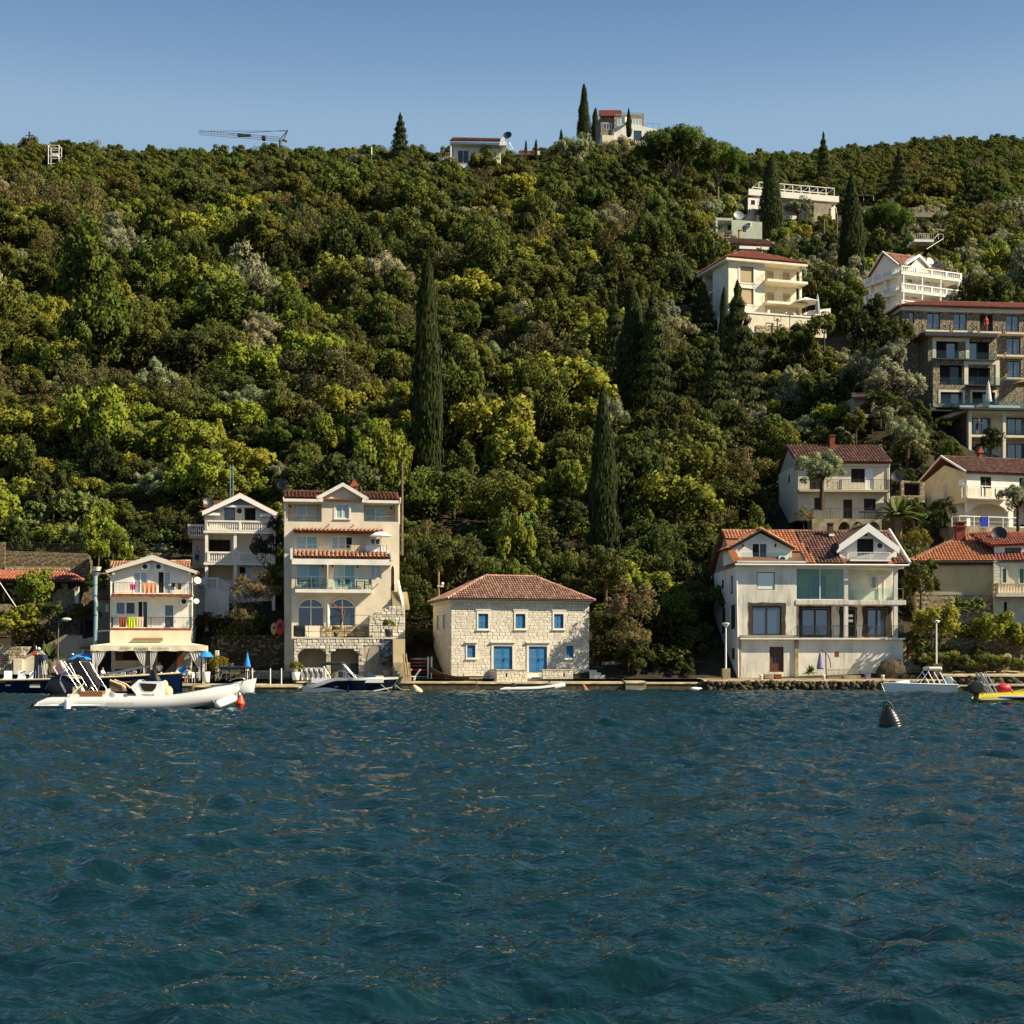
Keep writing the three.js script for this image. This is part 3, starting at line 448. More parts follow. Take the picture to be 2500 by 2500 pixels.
function tilePlane(bDeck,bTile,pts,{pal=TILES.clay,p=0.25,q=0.40,seed=1,skip}={}){
const r=rngOf(seed),U=V().subVectors(pts[1],pts[0]).normalize(),N=V().subVectors(pts[1],pts[0]).cross(V().subVectors(pts[pts.length-1],pts[0])).normalize(),W=V().crossVectors(N,U).normalize();
const flat=pts.map((a)=>{const e=V().subVectors(a,pts[0]);return[e.dot(U),e.dot(W)];});
const lo=[Math.min(...flat.map((a)=>a[0])),Math.min(...flat.map((a)=>a[1]))],hi=[Math.max(...flat.map((a)=>a[0])),Math.max(...flat.map((a)=>a[1]))];
const off=(k)=>V().copy(N).multiplyScalar(k),top=pts.map((a)=>V().copy(a)),bot=pts.map((a)=>V().copy(a).add(off(-0.12)));
for(let i=1;i<top.length-1;i++){bDeck.tri(top[0],top[i],top[i+1]);bDeck.tri(bot[0],bot[i+1],bot[i]);}
for(let i=0;i<top.length;i++){const j=(i+1)%top.length;bDeck.quad(bot[i],bot[j],top[j],top[i]);}
const L=(a,b,c)=>V().copy(pts[0]).addScaledVector(U,a).addScaledVector(W,b).addScaledVector(N,c);
for(let a=lo[0]+p/2;a<hi[0];a+=p)for(let b=lo[1]-0.05;b<hi[1];b+=q){
if(!inPoly(a,Math.max(b+q*0.5,lo[1]+0.02),flat))continue;if(skip&&skip(L(a,b+q/2,0)))continue;
const c=pal[Math.floor(r()*pal.length)],k=rr(0.88,1.1,r);bTile.color(c[0]*k,c[1]*k,c[2]*k);
const arc=[];for(let s=0;s<=4;s++){const th=Math.PI*s/4;arc.push([-Math.cos(th)*p*0.42,Math.sin(th)*p*0.5]);}
const e=rr(-0.01,0.01,r);
for(let s=0;s<4;s++)bTile.quad(L(a+arc[s+1][0]+e,b,arc[s+1][1]+0.045),L(a+arc[s][0]+e,b,arc[s][1]+0.045),L(a+arc[s][0]*0.85+e,b+q+0.06,arc[s][1]*0.85+0.012),L(a+arc[s+1][0]*0.85+e,b+q+0.06,arc[s+1][1]*0.85+0.012));
}
}
function capTiles(b,p0,p1,{pal=TILES.clay,r0=0.13,step=0.42,seed=5}={}){
const r=rngOf(seed),n=Math.max(1,Math.round(p0.distanceTo(p1)/step));
for(let i=0;i<n;i++){const c=pal[Math.floor(r()*pal.length)],k=rr(0.85,1.2,r);b.color(c[0]*k,c[1]*k,c[2]*k);b.bar(V().lerpVectors(p0,p1,i/n),V().lerpVectors(p0,p1,(i+1.12)/n),r0,8,r0*0.86);}
}
class Hs{
constructor(name,label,cat,z,{x,y0=1,d,phi}){
this.z=z;const[u]=px(z,x,0),a=phi*D2R;this.O=V((u-1250)*d/F,y0,-d);this.g=name instanceof THREE.Object3D?name:thing(name,label,cat,this.O,a);
this.X=V(Math.cos(a),0,-Math.sin(a));this.Z=V(Math.sin(a),0,Math.cos(a));this.a=a;
}
P(x,y,zo=0){const[u,v]=px(this.z,x,y),r=V((u-1250)/F,(VH-v)/F,-1),C=V(0,H,0),t=(zo-V().subVectors(C,this.O).dot(this.Z))/r.dot(this.Z),p=C.addScaledVector(r,t).sub(this.O);return[p.dot(this.X),p.y];}
pt(x,y,zo=0){const[a,b]=this.P(x,y,zo);return V(a,b,zo);}
rect(x0,y0,x1,y1,zo=0){const a=this.P(x0,(y0+y1)/2,zo),b=this.P(x1,(y0+y1)/2,zo),m=(x0+x1)/2;return[a[0],this.P(m,y1,zo)[1],b[0],this.P(m,y0,zo)[1]];}
world(lx,ly,lz){return V().copy(this.O).addScaledVector(this.X,lx).addScaledVector(this.Z,lz).add(V(0,ly,0));}
part(name,m,f,parent=this.g,kind){const b=new B();f(b);return b.build(name,m,parent,kind);}
hole(h,zo){if(h.length===4){const[a,b,c,d]=this.rect(...h,zo);return[[a,b],[c,b],[c,d],[a,d]];}const[a,b,c,d]=this.rect(h[0],h[1],h[2],h[3],zo),rise=h[4],pts=[[a,b],[c,b]];for(let i=0;i<=10;i++){const t=i/10,x=lerp(c,a,t);pts.push([x,d-rise+rise*Math.sin(Math.PI*t)**0.6]);}return pts;}
wall(b,pts,z1,t,holes=[]){b.ext(pts.map(([x,y])=>this.P(x,y,z1)),z1-t,z1,holes.map((h)=>this.hole(h,z1)));return b;}
box(b,x0,y0,x1,y1,z1,z0){const[a,c,d,e]=this.rect(x0,y0,x1,y1,z1);return b.box(a,c,z0,d,e,z1);}
slab(name,m,x0,y0,x1,y1,z1,z0,parent){return this.part(name,m,(b)=>this.box(b,x0,y0,x1,y1,z1,z0),parent);}
win(x0,y0,x1,y1,z,{frame=M.white,pane=M.glassDark,cols=2,rows=1,fw=0.07,name='window',deep=0.12,panes}={}){
const[a,b,c,d]=this.rect(x0,y0,x1,y1,z),zf=z-deep+0.06,zb=z-deep,o=this.part(name,frame,(B_)=>{
B_.box(a,b,zb,c,b+fw,zf).box(a,d-fw,zb,c,d,zf).box(a,b+fw,zb,a+fw,d-fw,zf).box(c-fw,b+fw,zb,c,d-fw,zf);
for(let i=1;i<cols;i++){const x=lerp(a,c,i/cols);B_.box(x-fw*0.6,b+fw,zb,x+fw*0.6,d-fw,zf);}
for(let i=1;i<rows;i++){const y=lerp(b,d,i/rows);B_.box(a+fw,y-fw*0.4,zb+0.01,c-fw,y+fw*0.4,zf-0.003);}
});
for(let i=0;i<cols;i++){const pa=panes?panes[i]:pane;this.part('pane',pa,(B_)=>B_.box(lerp(a,c,i/cols)+(i?0.004:0.002),b+0.002,zb-0.03,lerp(a,c,(i+1)/cols)-0.004,d-0.002,zb+0.012),o);}
return o;
}
rail(x0,y0,x1,y1,z,{m=M.iron,step=0.12,r=0.012,posts=1.6,name='railing',zr,bars=true,mid=0,top=0.02}={}){
const[a,b,c,d]=this.rect(x0,y0,x1,y1,z);
return this.part(name,m,(B_)=>{
const run=(p,q)=>{const n=Math.max(1,Math.round(p.distanceTo(q)/posts)),h=d-b;B_.bar(V(p.x,d,p.z),V(q.x,d,q.z),top,5).bar(V(p.x,b+0.08,p.z),V(q.x,b+0.08,q.z),r,4);for(let k=1;k<=mid;k++)B_.bar(V(p.x,b+h*k/(mid+1),p.z),V(q.x,b+h*k/(mid+1),q.z),r,4);
for(let i=0;i<=n;i++){const e=V().lerpVectors(p,q,i/n);B_.bar(V(e.x,b,e.z),V(e.x,d,e.z),top,5);}
if(bars){const k=Math.round(p.distanceTo(q)/step);for(let i=1;i<k;i++){const e=V().lerpVectors(p,q,i/k);B_.bar(V(e.x,b+0.08,e.z),V(e.x,d,e.z),r,4);}}};
run(V(a,0,z),V(c,0,z));if(zr!==undefined){run(V(a,0,z),V(a,0,zr));run(V(c,0,z),V(c,0,zr));}
});
}
balusters(x0,y0,x1,y1,z,{m=M.whitePlaster,step=0.21,zr,name='balustrade',piers=3,left=true,right=true}={}){
const[a,b,c,d]=this.rect(x0,y0,x1,y1,z),h=d-b;
return this.part(name,m,(B_)=>{
const one=new THREE.LatheGeometry([[0.05,0],[0.05,0.08],[0.03,0.14],[0.07,0.34],[0.05,0.5],[0.028,0.72],[0.05,0.8]].map(([x,y])=>new THREE.Vector2(x,y*h)),6);
const run=(p,q)=>{const l=p.distanceTo(q),n=Math.round(l/step),k=Math.max(1,Math.round(l/piers)),dir=V().subVectors(q,p).normalize(),rot=new THREE.Quaternion().setFromUnitVectors(V(1,0,0),dir);const beam=(y0_,y1_,w)=>{const g=new THREE.BoxGeometry(l,y1_-y0_,w);g.applyMatrix4(new THREE.Matrix4().compose(V().lerpVectors(p,q,0.5).setY((y0_+y1_)/2),rot,V(1,1,1)));B_.geo(g);};
beam(d-h*0.16,d,0.2);beam(b,b+h*0.08,0.18);
for(let i=0;i<n;i++){const e=V().lerpVectors(p,q,(i+0.5)/n);B_.geo(one,new THREE.Matrix4().setPosition(e.x,b+h*0.06,e.z));}
for(let i=0;i<=k;i++){const e=V().lerpVectors(p,q,i/k);B_.box(e.x-0.11,b,e.z-0.11,e.x+0.11,d+0.02,e.z+0.11);}};
run(V(a,0,z),V(c,0,z));if(zr!==undefined){if(left)run(V(a,0,z),V(a,0,zr));if(right)run(V(c,0,z),V(c,0,zr));}
});
}
glass(x0,y0,x1,y1,z,{m=M.glassRail,name='glass_railing',zr,left,right}={}){const[a,b,c,d]=this.rect(x0,y0,x1,y1,z);return this.part(name,m,(B_)=>{const pane=(p,q)=>{B_.quad(V(p.x,b,p.z),V(q.x,b,q.z),V(q.x,d,q.z),V(p.x,d,p.z));};pane(V(a,0,z),V(c,0,z));if(zr!==undefined){if(left)pane(V(a,0,zr),V(a,0,z));if(right)pane(V(c,0,z),V(c,0,zr));}});}
ac(x0,y0,x1,y1,z,parent=this.g){const[a,b,c,d]=this.rect(x0,y0,x1,y1,z),o=this.part('air_conditioner',M.white,(B_)=>B_.rbox(a,b,z-0.3,c,d,z,0.03),parent);this.part('fan_grille',M.black,(B_)=>{const r=(d-b)*0.4;B_.geo(new THREE.CylinderGeometry(r,r,0.02,16),new THREE.Matrix4().makeRotationX(Math.PI/2).setPosition(lerp(a,c,0.42),(b+d)/2,z+0.01));},o);return o;}
dish(x,y,z,r,m=M.offWhite,mastTo,yaw=0){const p=this.pt(x,y,z),o=this.part('satellite_dish',m,(b)=>{const pr=[];for(let i=0;i<=5;i++)pr.push([r*i/5,0.28*r*(i/5)**2]);for(let i=5;i>=0;i--)pr.push([r*i/5+0.001,0.28*r*(i/5)**2-0.03]);const q=new THREE.Quaternion().setFromEuler(new THREE.Euler(Math.PI/2-0.4,0,-yaw));b.lathe(pr,16,p,q);const n=V(0,1,0).applyQuaternion(q);b.bar(V().copy(p).add(V(0,-r*0.8,0)),V().copy(p).addScaledVector(n,r*0.9),0.02,4);b.bar(p,V().copy(p).add(V(0,-(mastTo??r*1.6),-0.25)),0.035,5);});return o;}
shell(b,w,h0,h1,z0,depth,t=0.3){b.box(0,h0,z0-depth,t,h1,z0).box(w-t,h0,z0-depth,w,h1,z0).box(t,h0,z0-depth,w-t,h1,z0-depth+t);return b;}
roof(planes,caps,o={},parent=this.g){
const deck=new B(),tile=new B();planes.forEach((p,i)=>tilePlane(deck,tile,p.pts??p,{...o,...(p.o??{}),seed:i+3}));for(const[a,b]of caps)capTiles(tile,a,b,{pal:o.capPal??o.pal??TILES.clay,r0:o.cap??0.13});
const r=deck.build(o.name??'roof',o.deck??M.deck,parent);tile.build('roof_tiles',M.terracotta,r,'stuff');return r;
}
}
const gableSide=(b,x0,x1,zF,zB,yE,yR)=>b.geo((()=>{const g=new THREE.ExtrudeGeometry(new THREE.Shape([[zF,yE],[zB,yE],[(zF+zB)/2,yR]].map(([z,y])=>new THREE.Vector2(-z,y))),{depth:x1-x0,bevelEnabled:false});g.applyMatrix4(new THREE.Matrix4().makeRotationY(Math.PI/2));g.translate(x0,0,0);return g;})());
const stoneShapes=Array.from({length:5},(_,i)=>{const r=rngOf(700+i),b=new B(),c=()=>rr(0.0,0.04,r),zt=()=>rr(0.55,1,r);const A=[[c(),c()],[1-c(),c()],[1-c(),1-c()],[c(),1-c()]],I=A.map(([x,y])=>[lerp(x,0.5,0.16),lerp(y,0.5,0.2)]),k=I.map(([x,y])=>V(x,y,zt())),a=A.map(([x,y])=>V(x,y,0.45)),z=A.map(([x,y])=>V(x,y,0));b.quad(...k);for(let j=0;j<4;j++){const n=(j+1)%4;b.quad(a[j],a[n],k[n],k[j]);b.quad(z[j],z[n],a[n],a[j]);}return b.geometry();});
const stoneMats=['#e6dfd2','#dfd7c8','#ebe5d8','#d9d0bf','#e4ddcf'].map((c,i)=>{const m=new THREE.MeshStandardMaterial({color:c,roughness:0.92,map:scaled(T.plaster,0.7),bumpMap:scaled(T.grit,2.2),bumpScale:0.02});m.name='stone'+i;return m;});
const greyMats=['#b9ad96','#a89b84','#c6baa2','#93876f','#b0a48e'].map((c,i)=>{const m=new THREE.MeshStandardMaterial({color:c,roughness:0.92,map:scaled(T.plaster,0.7),bumpMap:scaled(T.grit,2.2),bumpScale:0.02});m.name='grey_stone'+i;return m;});
function layStones(parent,spots,mats,most,name='stone'){
spots.sort((a,b)=>b[2]*b[3]-a[2]*a[3]);
const rest=mats.map(()=>new B());
spots.forEach(([x,y,w,h,z,t,base],i)=>{
const s=stoneShapes[i%5],q=(i*7+(i>>3))%mats.length,m=new THREE.Matrix4().compose(V(x,y,z),new THREE.Quaternion(),V(w,h,t));if(base)m.premultiply(base);
if(i<most){const o=mesh(name,s,mats[q],parent);o.applyMatrix4(m);}else rest[q].geo(s,m);
});
rest.forEach((b,i)=>b.build(name+'s',mats[i],parent,'stuff'));
}
function courses(x0,y0,x1,y1,ch,cw,seed,ok=()=>true,joint=0.01,z=-0.02,t=0.036){
const r=rngOf(seed),out=[];let y=y0;
while(y<y1-0.05){let h=Math.min(rr(ch*0.75,ch*1.25,r),y1-y);if(y1-y-h<ch*0.4)h=y1-y;let x=x0;while(x<x1-0.04){let w=Math.min(rr(cw*0.55,cw*1.45,r),x1-x);if(x1-x-w<cw*0.3)w=x1-x;
let pieces=[[x,x+w]];const cut=ok(y+h*0.5,y,y+h);for(const[a,b]of cut===true?[]:cut)pieces=pieces.flatMap(([p,q])=>(b<=p||a>=q?[[p,q]]:[[p,a],[b,q]].filter(([m,n])=>n-m>0.05)));
for(const[p,q]of pieces)out.push([p+joint/2,y+joint/2,q-p-joint,h-joint,z,rr(t*0.7,t*1.25,r)]);x+=w;}y+=h;}
return out;
}
// ---------- the stone house with blue shutters ----------
{
const h=new Hs('stone_house','two-storey pale stone house with bright blue shutters and hipped tile roof on the quay','house','Z3',{x:487,y0:1.05,d:127.8,phi:15});
const W=h.P(1573,650)[0],Ht=h.P(1000,348)[1],D=7.4;
const holes={w:[[700,445,778,562],[993,447,1070,560],[1296,448,1370,560],[612,695,677,790],[1390,697,1448,793]],d:[[820,700,968,906],[1097,702,1240,906]]};
const all=[...holes.w,...holes.d];
mat('mortar','#dcd5c6',{map:T.concrete,uv:0.5,roughness:0.95});
h.part('wall',M.mortar,(b)=>{h.shell(b,W,-1,Ht,-0.32,D-0.32);b.ext([[0,-1],[W,-1],[W,Ht],[0,Ht]],-0.32,-0.02,all.map((q)=>h.hole(q,0)));b.box(0.3,Ht-0.3,-D+0.3,W-0.3,Ht-0.1,-0.33);});
const surr=[...holes.w.slice(0,3).map(([a,b,c,d])=>[a-12,b-26,c+14,d+10]),...holes.w.slice(3).map(([a,b,c,d])=>[a-10,b-20,c+12,d+10]),...holes.d.map(([a,b,c,d])=>[a-17,b-26,c+18,d])].map((q)=>h.rect(...q,0));
const cut=(ym)=>surr.filter((q)=>ym>q[1]&&ym<q[3]).map((q)=>[q[0],q[2]]);
const front=courses(0,-0.1,W,Ht-0.12,0.25,0.42,31,cut);
layStones(h.g,front,stoneMats,290);
const side=courses(0,-0.1,D,Ht-0.12,0.25,0.42,32,(ym)=>(ym>surr[0][1]&&ym<surr[0][3]?[[D-5.75,D-4.75],[D-3.2,D-2.2]]:true)),left=new THREE.Matrix4().makeRotationY(-Math.PI/2).setPosition(0,0,-D);
layStones(h.g,side.map((s)=>[...s.slice(0,4),0,s[5]*0.7,left]),stoneMats,0);
const shutter=(q,parent,louver,z=-0.06)=>{const[a,b,c,d]=q;const o=h.part('shutter',M.blue,(B_)=>{const f=0.07;B_.box(a,b,z-0.05,a+f,d,z).box(c-f,b,z-0.05,c,d,z).box(a+f,b,z-0.05,c-f,b+f,z).box(a+f,d-f,z-0.05,c-f,d,z).box(a+f,(b+d)/2-0.04,z-0.05,c-f,(b+d)/2+0.04,z).box(a+f,b+f,z-0.045,c-f,d-f,z-0.04);},parent);
h.part('louvre',M.blue,(B_)=>{if(louver)for(let y=b+0.1;y<d-0.1;y+=0.075)B_.quad(V(a+0.07,y,z-0.005),V(c-0.07,y,z-0.005),V(c-0.07,y+0.05,z-0.038),V(a+0.07,y+0.05,z-0.038));else B_.box(a+0.12,b+0.12,z-0.039,c-0.12,(b+d)/2-0.1,z-0.02).box(a+0.12,(b+d)/2+0.1,z-0.039,c-0.12,d-0.12,z-0.02);},o);return o;};
all.forEach((q,i)=>{
const s=surr[i],r=h.rect(...q,0),door=i>4;
const o=h.part(door?'door':'window',M.whiteStone,(b)=>{b.box(s[0],s[1],-0.06,r[0],s[3],0.06).box(r[2],s[1],-0.06,s[2],s[3],0.06).box(r[0],r[3],-0.06,r[2],s[3],0.06);if(!door)b.box(r[0],s[1],-0.06,r[2],r[1],0.06).box(s[0]-0.06,s[1]-0.07,-0.06,s[2]+0.06,s[1],0.13);b.box(s[0]-0.08,s[3],-0.06,s[2]+0.08,s[3]+0.1,i<3?0.09:0.2);});
const m=(r[0]+r[2])/2;if(i===3||i===4)shutter([r[0],r[1],r[2],r[3]],o,true);else{shutter([r[0],r[1],m-0.008,r[3]],o,true);shutter([m+0.008,r[1],r[2],r[3]],o,!door);}
if(door)h.part('handle',M.black,(b)=>b.box(m+0.06,r[1]+0.95,-0.06,m+0.12,r[1]+1.2,-0.01),o);
});
const[,y0,,y1]=h.rect(700,445,778,562,0);
for(const zc of[-5.25,-2.7]){const o=h.part('window',M.whiteStone,(b)=>b.box(-0.06,y0-0.1,zc-0.5,0.04,y1+0.22,zc-0.38).box(-0.06,y0-0.1,zc+0.38,0.04,y1+0.22,zc+0.5).box(-0.06,y1,zc-0.38,0.04,y1+0.22,zc+0.38).box(-0.06,y0-0.1,zc-0.38,0.04,y0,zc+0.38));h.part('shutter',M.blue,(b)=>{b.box(-0.01,y0,zc-0.38,0.02,y1,zc+0.38);for(let y=y0+0.06;y<y1-0.05;y+=0.08)b.box(-0.03,y,zc-0.32,-0.01,y+0.04,zc+0.32);},o);}
const e=0.42,yr=h.P(950,150,-D/2)[1],xl=h.P(762,150,-D/2)[0],xr=h.P(1142,150,-D/2)[0];
h.part('cornice',M.whiteStone,(b)=>b.box(-0.16,Ht-0.12,-D-0.16,W+0.16,Ht+0.02,0.16));
const c=[V(-e,Ht+0.16,e),V(W+e,Ht+0.16,e),V(W+e,Ht+0.16,-D-e),V(-e,Ht+0.16,-D-e)],rl=V(xl,yr,-D/2),rR=V(xr,yr,-D/2);
h.part('soffit',M.whiteStone,(b)=>b.box(-e+0.06,Ht+0.024,-D-e+0.06,W+e-0.06,Ht+0.05,e-0.06));
h.roof([{pts:[c[0],c[1],rR,rl]},{pts:[c[3],c[0],rl]},{pts:[c[1],c[2],rR]},{pts:[c[2],c[3],rl,rR]}],[[c[0],rl],[c[1],rR],[rl,rR],[c[3],rl],[c[2],rR]],{pal:TILES.dull,p:0.235,capPal:[tc(0.52,0.28,0.19),tc(0.46,0.22,0.15)]});
h.part('gutter',M.anthracite,(b)=>b.tube([V(-e,Ht+0.1,e+0.07),V(W/2,Ht+0.1,e+0.07),V(W+e,Ht+0.1,e+0.07)],0.07,6).tube([V(-e-0.07,Ht+0.1,e),V(-e-0.07,Ht+0.1,-D/2),V(-e-0.07,Ht+0.1,-D-e)],0.07,6));
const ZT=2.5;
const lowWall=(x0,x1,label,left)=>{
const[a,b,c2,d]=h.rect(x0,882,x1,972,ZT),o=thing('low_stone_wall',label,'wall',h.world(0,0,0),h.a);h.part('core',M.mortar,(B_)=>{B_.box(a+0.02,b-0.6,ZT-0.3,c2-0.02,d-0.1,ZT-0.03);if(left)B_.box(a+0.03,b-0.6,0.05,a+0.3,d-0.1,ZT-0.31);},o);
h.part('coping',M.mortar,(B_)=>{B_.box(a-0.03,d-0.1,ZT-0.36,c2+0.03,d,ZT+0.06);if(left)B_.box(a-0.03,d-0.1,0.05,a+0.34,d,ZT-0.361);},o);
const sx=(a+c2)/2+(left?-0.5:0.55),blocks=courses(a,b-0.1,c2,d-0.1,0.19,0.36,left?41:42,(ym)=>(ym>b+0.32&&ym<b+0.62?[[sx-0.05,sx+0.06]]:true),0.02,ZT-0.03,0.05);
if(left){const m=new THREE.Matrix4().makeRotationY(-Math.PI/2).setPosition(a+0.03,0,0);blocks.push(...courses(0.05,b-0.1,ZT,d-0.1,0.19,0.36,43,()=>true,0.02,0,0.05).map((s)=>[...s,m]));}
layStones(o,blocks,stoneMats,300,'block');
h.part('drain_slot',M.interior,(B_)=>B_.box(sx-0.05,b+0.3,ZT-0.05,sx+0.06,b+0.64,ZT-0.026),o);
};
lowWall(845,1088,'low block wall with a slot in front of the left blue door',true);
lowWall(1205,1447,'low block wall with a slot in front of the right blue door, before the lower right shutter',false);
const st=thing('stone_steps','stone steps between the two low block walls leading to the right blue door','steps',h.world(0,0,0),h.a);
const[sa,sb,sc]=h.rect(1092,940,1203,972,ZT);for(let i=0;i<4;i++)h.part('step',M.whiteStone,(b)=>b.box(sa,-0.6,0.1,sc,-0.02+i*0.155,ZT-0.1-i*0.42),st);
const bn=thing('stone_bench','pale stone bench against the stone house, left of the low walls','bench',h.world(0,0,0),h.a),[ba,bb,bc,bd]=h.rect(590,925,745,968,1.0);
h.part('bench_top',M.whiteStone,(b)=>b.rbox(ba,bd-0.12,0.4,bc,bd,1.0,0.02),bn);h.part('bench_base',M.paving,(b)=>b.box(ba+0.08,bb-0.4,0.45,bc-0.08,bd-0.121,0.92),bn);
const pl=thing('utility_pole','pale pole rising behind the left end of the stone house roof','pole',V(at(950+390*0.31056,0,136).x,4,-136));const hb=new B();const yTop=H-(1360+115*0.31056-VH)*136/F-4;hb.bar(V(0,0,0),V(0,yTop,0),0.12,8,0.08);hb.build('post',M.paleWood,pl);new B().box(-0.1,yTop-1.4,0,0.45,yTop-1.25,0.1).ball(0.35,yTop-1.1,0.05,0.14).build('insulator',M.white,pl);
}
// ---------- the tall beige house ----------
const TALL={};
{
const h=TALL.h=new Hs('tall_beige_house','tall beige four-storey house with tile canopies, glazed balconies and stone arches at its foot','house','Z2',{x:787,y0:1.0,d:130.8,phi:9});
const W=h.P(1690,650)[0],yE=h.P(1240,262)[1],zB=1.3,zT=4.3;
const pts=[[787,1690],[1690,1690],[1690,268],[1432,268],[1432,240],[1245,152],[1058,240],[1058,268],[787,268]];
const recess=[[797,283,1080,430],[1410,288,1680,430]];
const midW=[1190,290,1295,408],w2=[[875,540,1048,642],[1157,545,1325,642]],back3=[[882,766,1068,952],[1172,768,1342,952]];
h.part('wall',M.beigePlaster,(b)=>{
h.wall(b,pts,0,0.3,[...recess,midW,...w2]);h.shell(b,W,-1,yE,-0.3,9.6);
b.box(0.3,-1,-2.2,W-0.3,h.P(1000,436)[1],-2.0);
for(const q of recess){const[a,c,d,e]=h.rect(...q,0);b.box(a-0.2,c-0.2,-1.7,d+0.2,c,-0.31).box(a-0.2,e,-1.7,d+0.2,e+0.2,-0.31).box(a-0.2,c,-1.7,a,e,-0.31).box(d,c,-1.7,d+0.2,e,-0.31);}
for(const q of recess){const[a,c,d,e]=h.rect(...q,0);b.box(a,c,-1.71,d,e,-1.45);}
h.wall(b,[[843,1690],[1622,1690],[1622,745],[843,745]],zB,0.3,[back3[0],back3[1],[1460,768,1550,880],[893,1035,1098,1252,0.75],[1140,1035,1345,1252,0.75]]);
const l=h.rect(843,745,1622,1690,zB);b.box(l[0],-1,0.003,l[0]+0.3,l[3],zB-0.3).box(l[2]-0.3,-1,0.003,l[2],l[3],zB-0.3);
});
const T2={frame:M.offWhite,fw:0.08};
h.win(875,305,1040,418,-1.28,{...T2,panes:[M.glassPale,M.glassPale],name:'balcony_door'});h.win(1422,318,1582,428,-1.28,{...T2,panes:[M.glassTeal,M.glassPale],name:'balcony_door'});
h.win(...midW,0,{...T2,pane:M.glassPale,fw:0.1});h.part('window_surround',M.offWhite,(b)=>{const[a,c,d,e]=h.rect(...midW,0);b.box(a-0.18,c-0.08,0.003,d+0.18,c,0.1).box(a-0.18,c,0.003,a,e+0.14,0.04).box(d,c,0.003,d+0.12,e+0.14,0.04).box(a,e,0.003,d,e+0.14,0.04);});
h.win(...w2[0],0,{...T2,panes:[M.glassPale,M.glassTeal]});h.win(...w2[1],0,{...T2,cols:3,panes:[M.glassPale,M.glassPale,M.interior]});h.win(1462,560,1540,612,0.05,{...T2,pane:M.glassDark,deep:0.04});
h.win(...back3[0],zB,{...T2,panes:[M.glassPale,M.glassTeal],name:'balcony_door'});h.win(...back3[1],zB,{...T2,panes:[M.glassPale,M.glassTeal],name:'balcony_door'});h.win(1460,768,1550,880,zB,{...T2,pane:M.glassPale});
for(const q of[[893,1035,1098,1252,0.75],[1140,1035,1345,1252,0.75]]){
const pl=h.hole(q,zB),[a,c,d,e]=h.rect(q[0],q[1],q[2],q[3],zB),o=h.part('arched_door',M.offWhite,(b)=>{b.ext(pl,zB-0.2,zB-0.13,[pl.map(([x,y])=>[lerp(x,(a+d)/2,0.07),lerp(y,(c+e)/2,0.05)])]);b.box((a+d)/2-0.05,c,zB-0.2,(a+d)/2+0.05,e-0.05,zB-0.12).box(a+0.06,e-0.8,zB-0.2,d-0.06,e-0.7,zB-0.121);});
h.part('pane',M.glassBlue,(b)=>b.ext(pl,zB-0.22,zB-0.19),o);h.part('surround',M.beigePlaster,(b)=>{for(let i=2;i<pl.length-1;i++)b.bar(V(pl[i][0],pl[i][1]+0.06,zB+0.01),V(pl[i+1][0],pl[i+1][1]+0.06,zB+0.01),0.07,5);},o);
}
const zR=-3.4,yr=h.P(1000,196,zR)[1],ov=0.35;
const gx0=h.P(1045,250,0)[0],gx1=h.P(1440,250,0)[0],ap=h.P(1245,152,0);
h.roof([{pts:[V(-0.1,yE+0.05,ov),V(W+0.1,yE+0.05,ov),V(W+0.1,yr,zR),V(-0.1,yr,zR)],o:{skip:(p)=>p.x>gx0&&p.x<gx1&&p.z>-2.0}},[V(W+0.1,yE,-10),V(-0.1,yE,-10),V(-0.1,yr,zR),V(W+0.1,yr,zR)]],[[V(-0.1,yr,zR),V(W+0.1,yr,zR)]],{pal:TILES.clay,p:0.33});
h.part('gable_wall',M.beigePlaster,(b)=>gableSide(b,0.002,0.3,0,-9.9,yE,yr-0.1)&&gableSide(b,W-0.3,W-0.002,0,-9.9,yE,yr-0.1));
h.part('eaves_board',M.whitePlaster,(b)=>{b.box(-0.12,yE-0.22,-0.003,gx0,yE+0.02,ov+0.06).box(gx1,yE-0.22,-0.003,W+0.12,yE+0.02,ov+0.06);b.box(-0.12,yE-0.1,0.3,-0.02,yE+0.16,ov+0.1).box(W+0.02,yE-0.1,0.3,W+0.12,yE+0.3,ov+0.1);});
const gr=h.part('gable_roof',M.whitePlaster,(b)=>{for(const[xe,s]of[[gx0,-1],[gx1,1]]){const A=V(xe,yE+0.02,0),Cc=V(ap[0],ap[1]+0.05,0),d=V().subVectors(Cc,A).normalize(),n=V(-d.y,d.x,0).multiplyScalar(s>0?-1:1);b.ext([[A.x,A.y-0.1],[Cc.x,Cc.y-0.1],[Cc.x,Cc.y+0.24],[A.x+n.x*0.2,A.y+0.2]],-3.2,0.42);b.box(Math.min(xe,xe-s*0.5),yE-0.2,0.003,Math.max(xe,xe-s*0.5),yE+0.1,0.42);}});
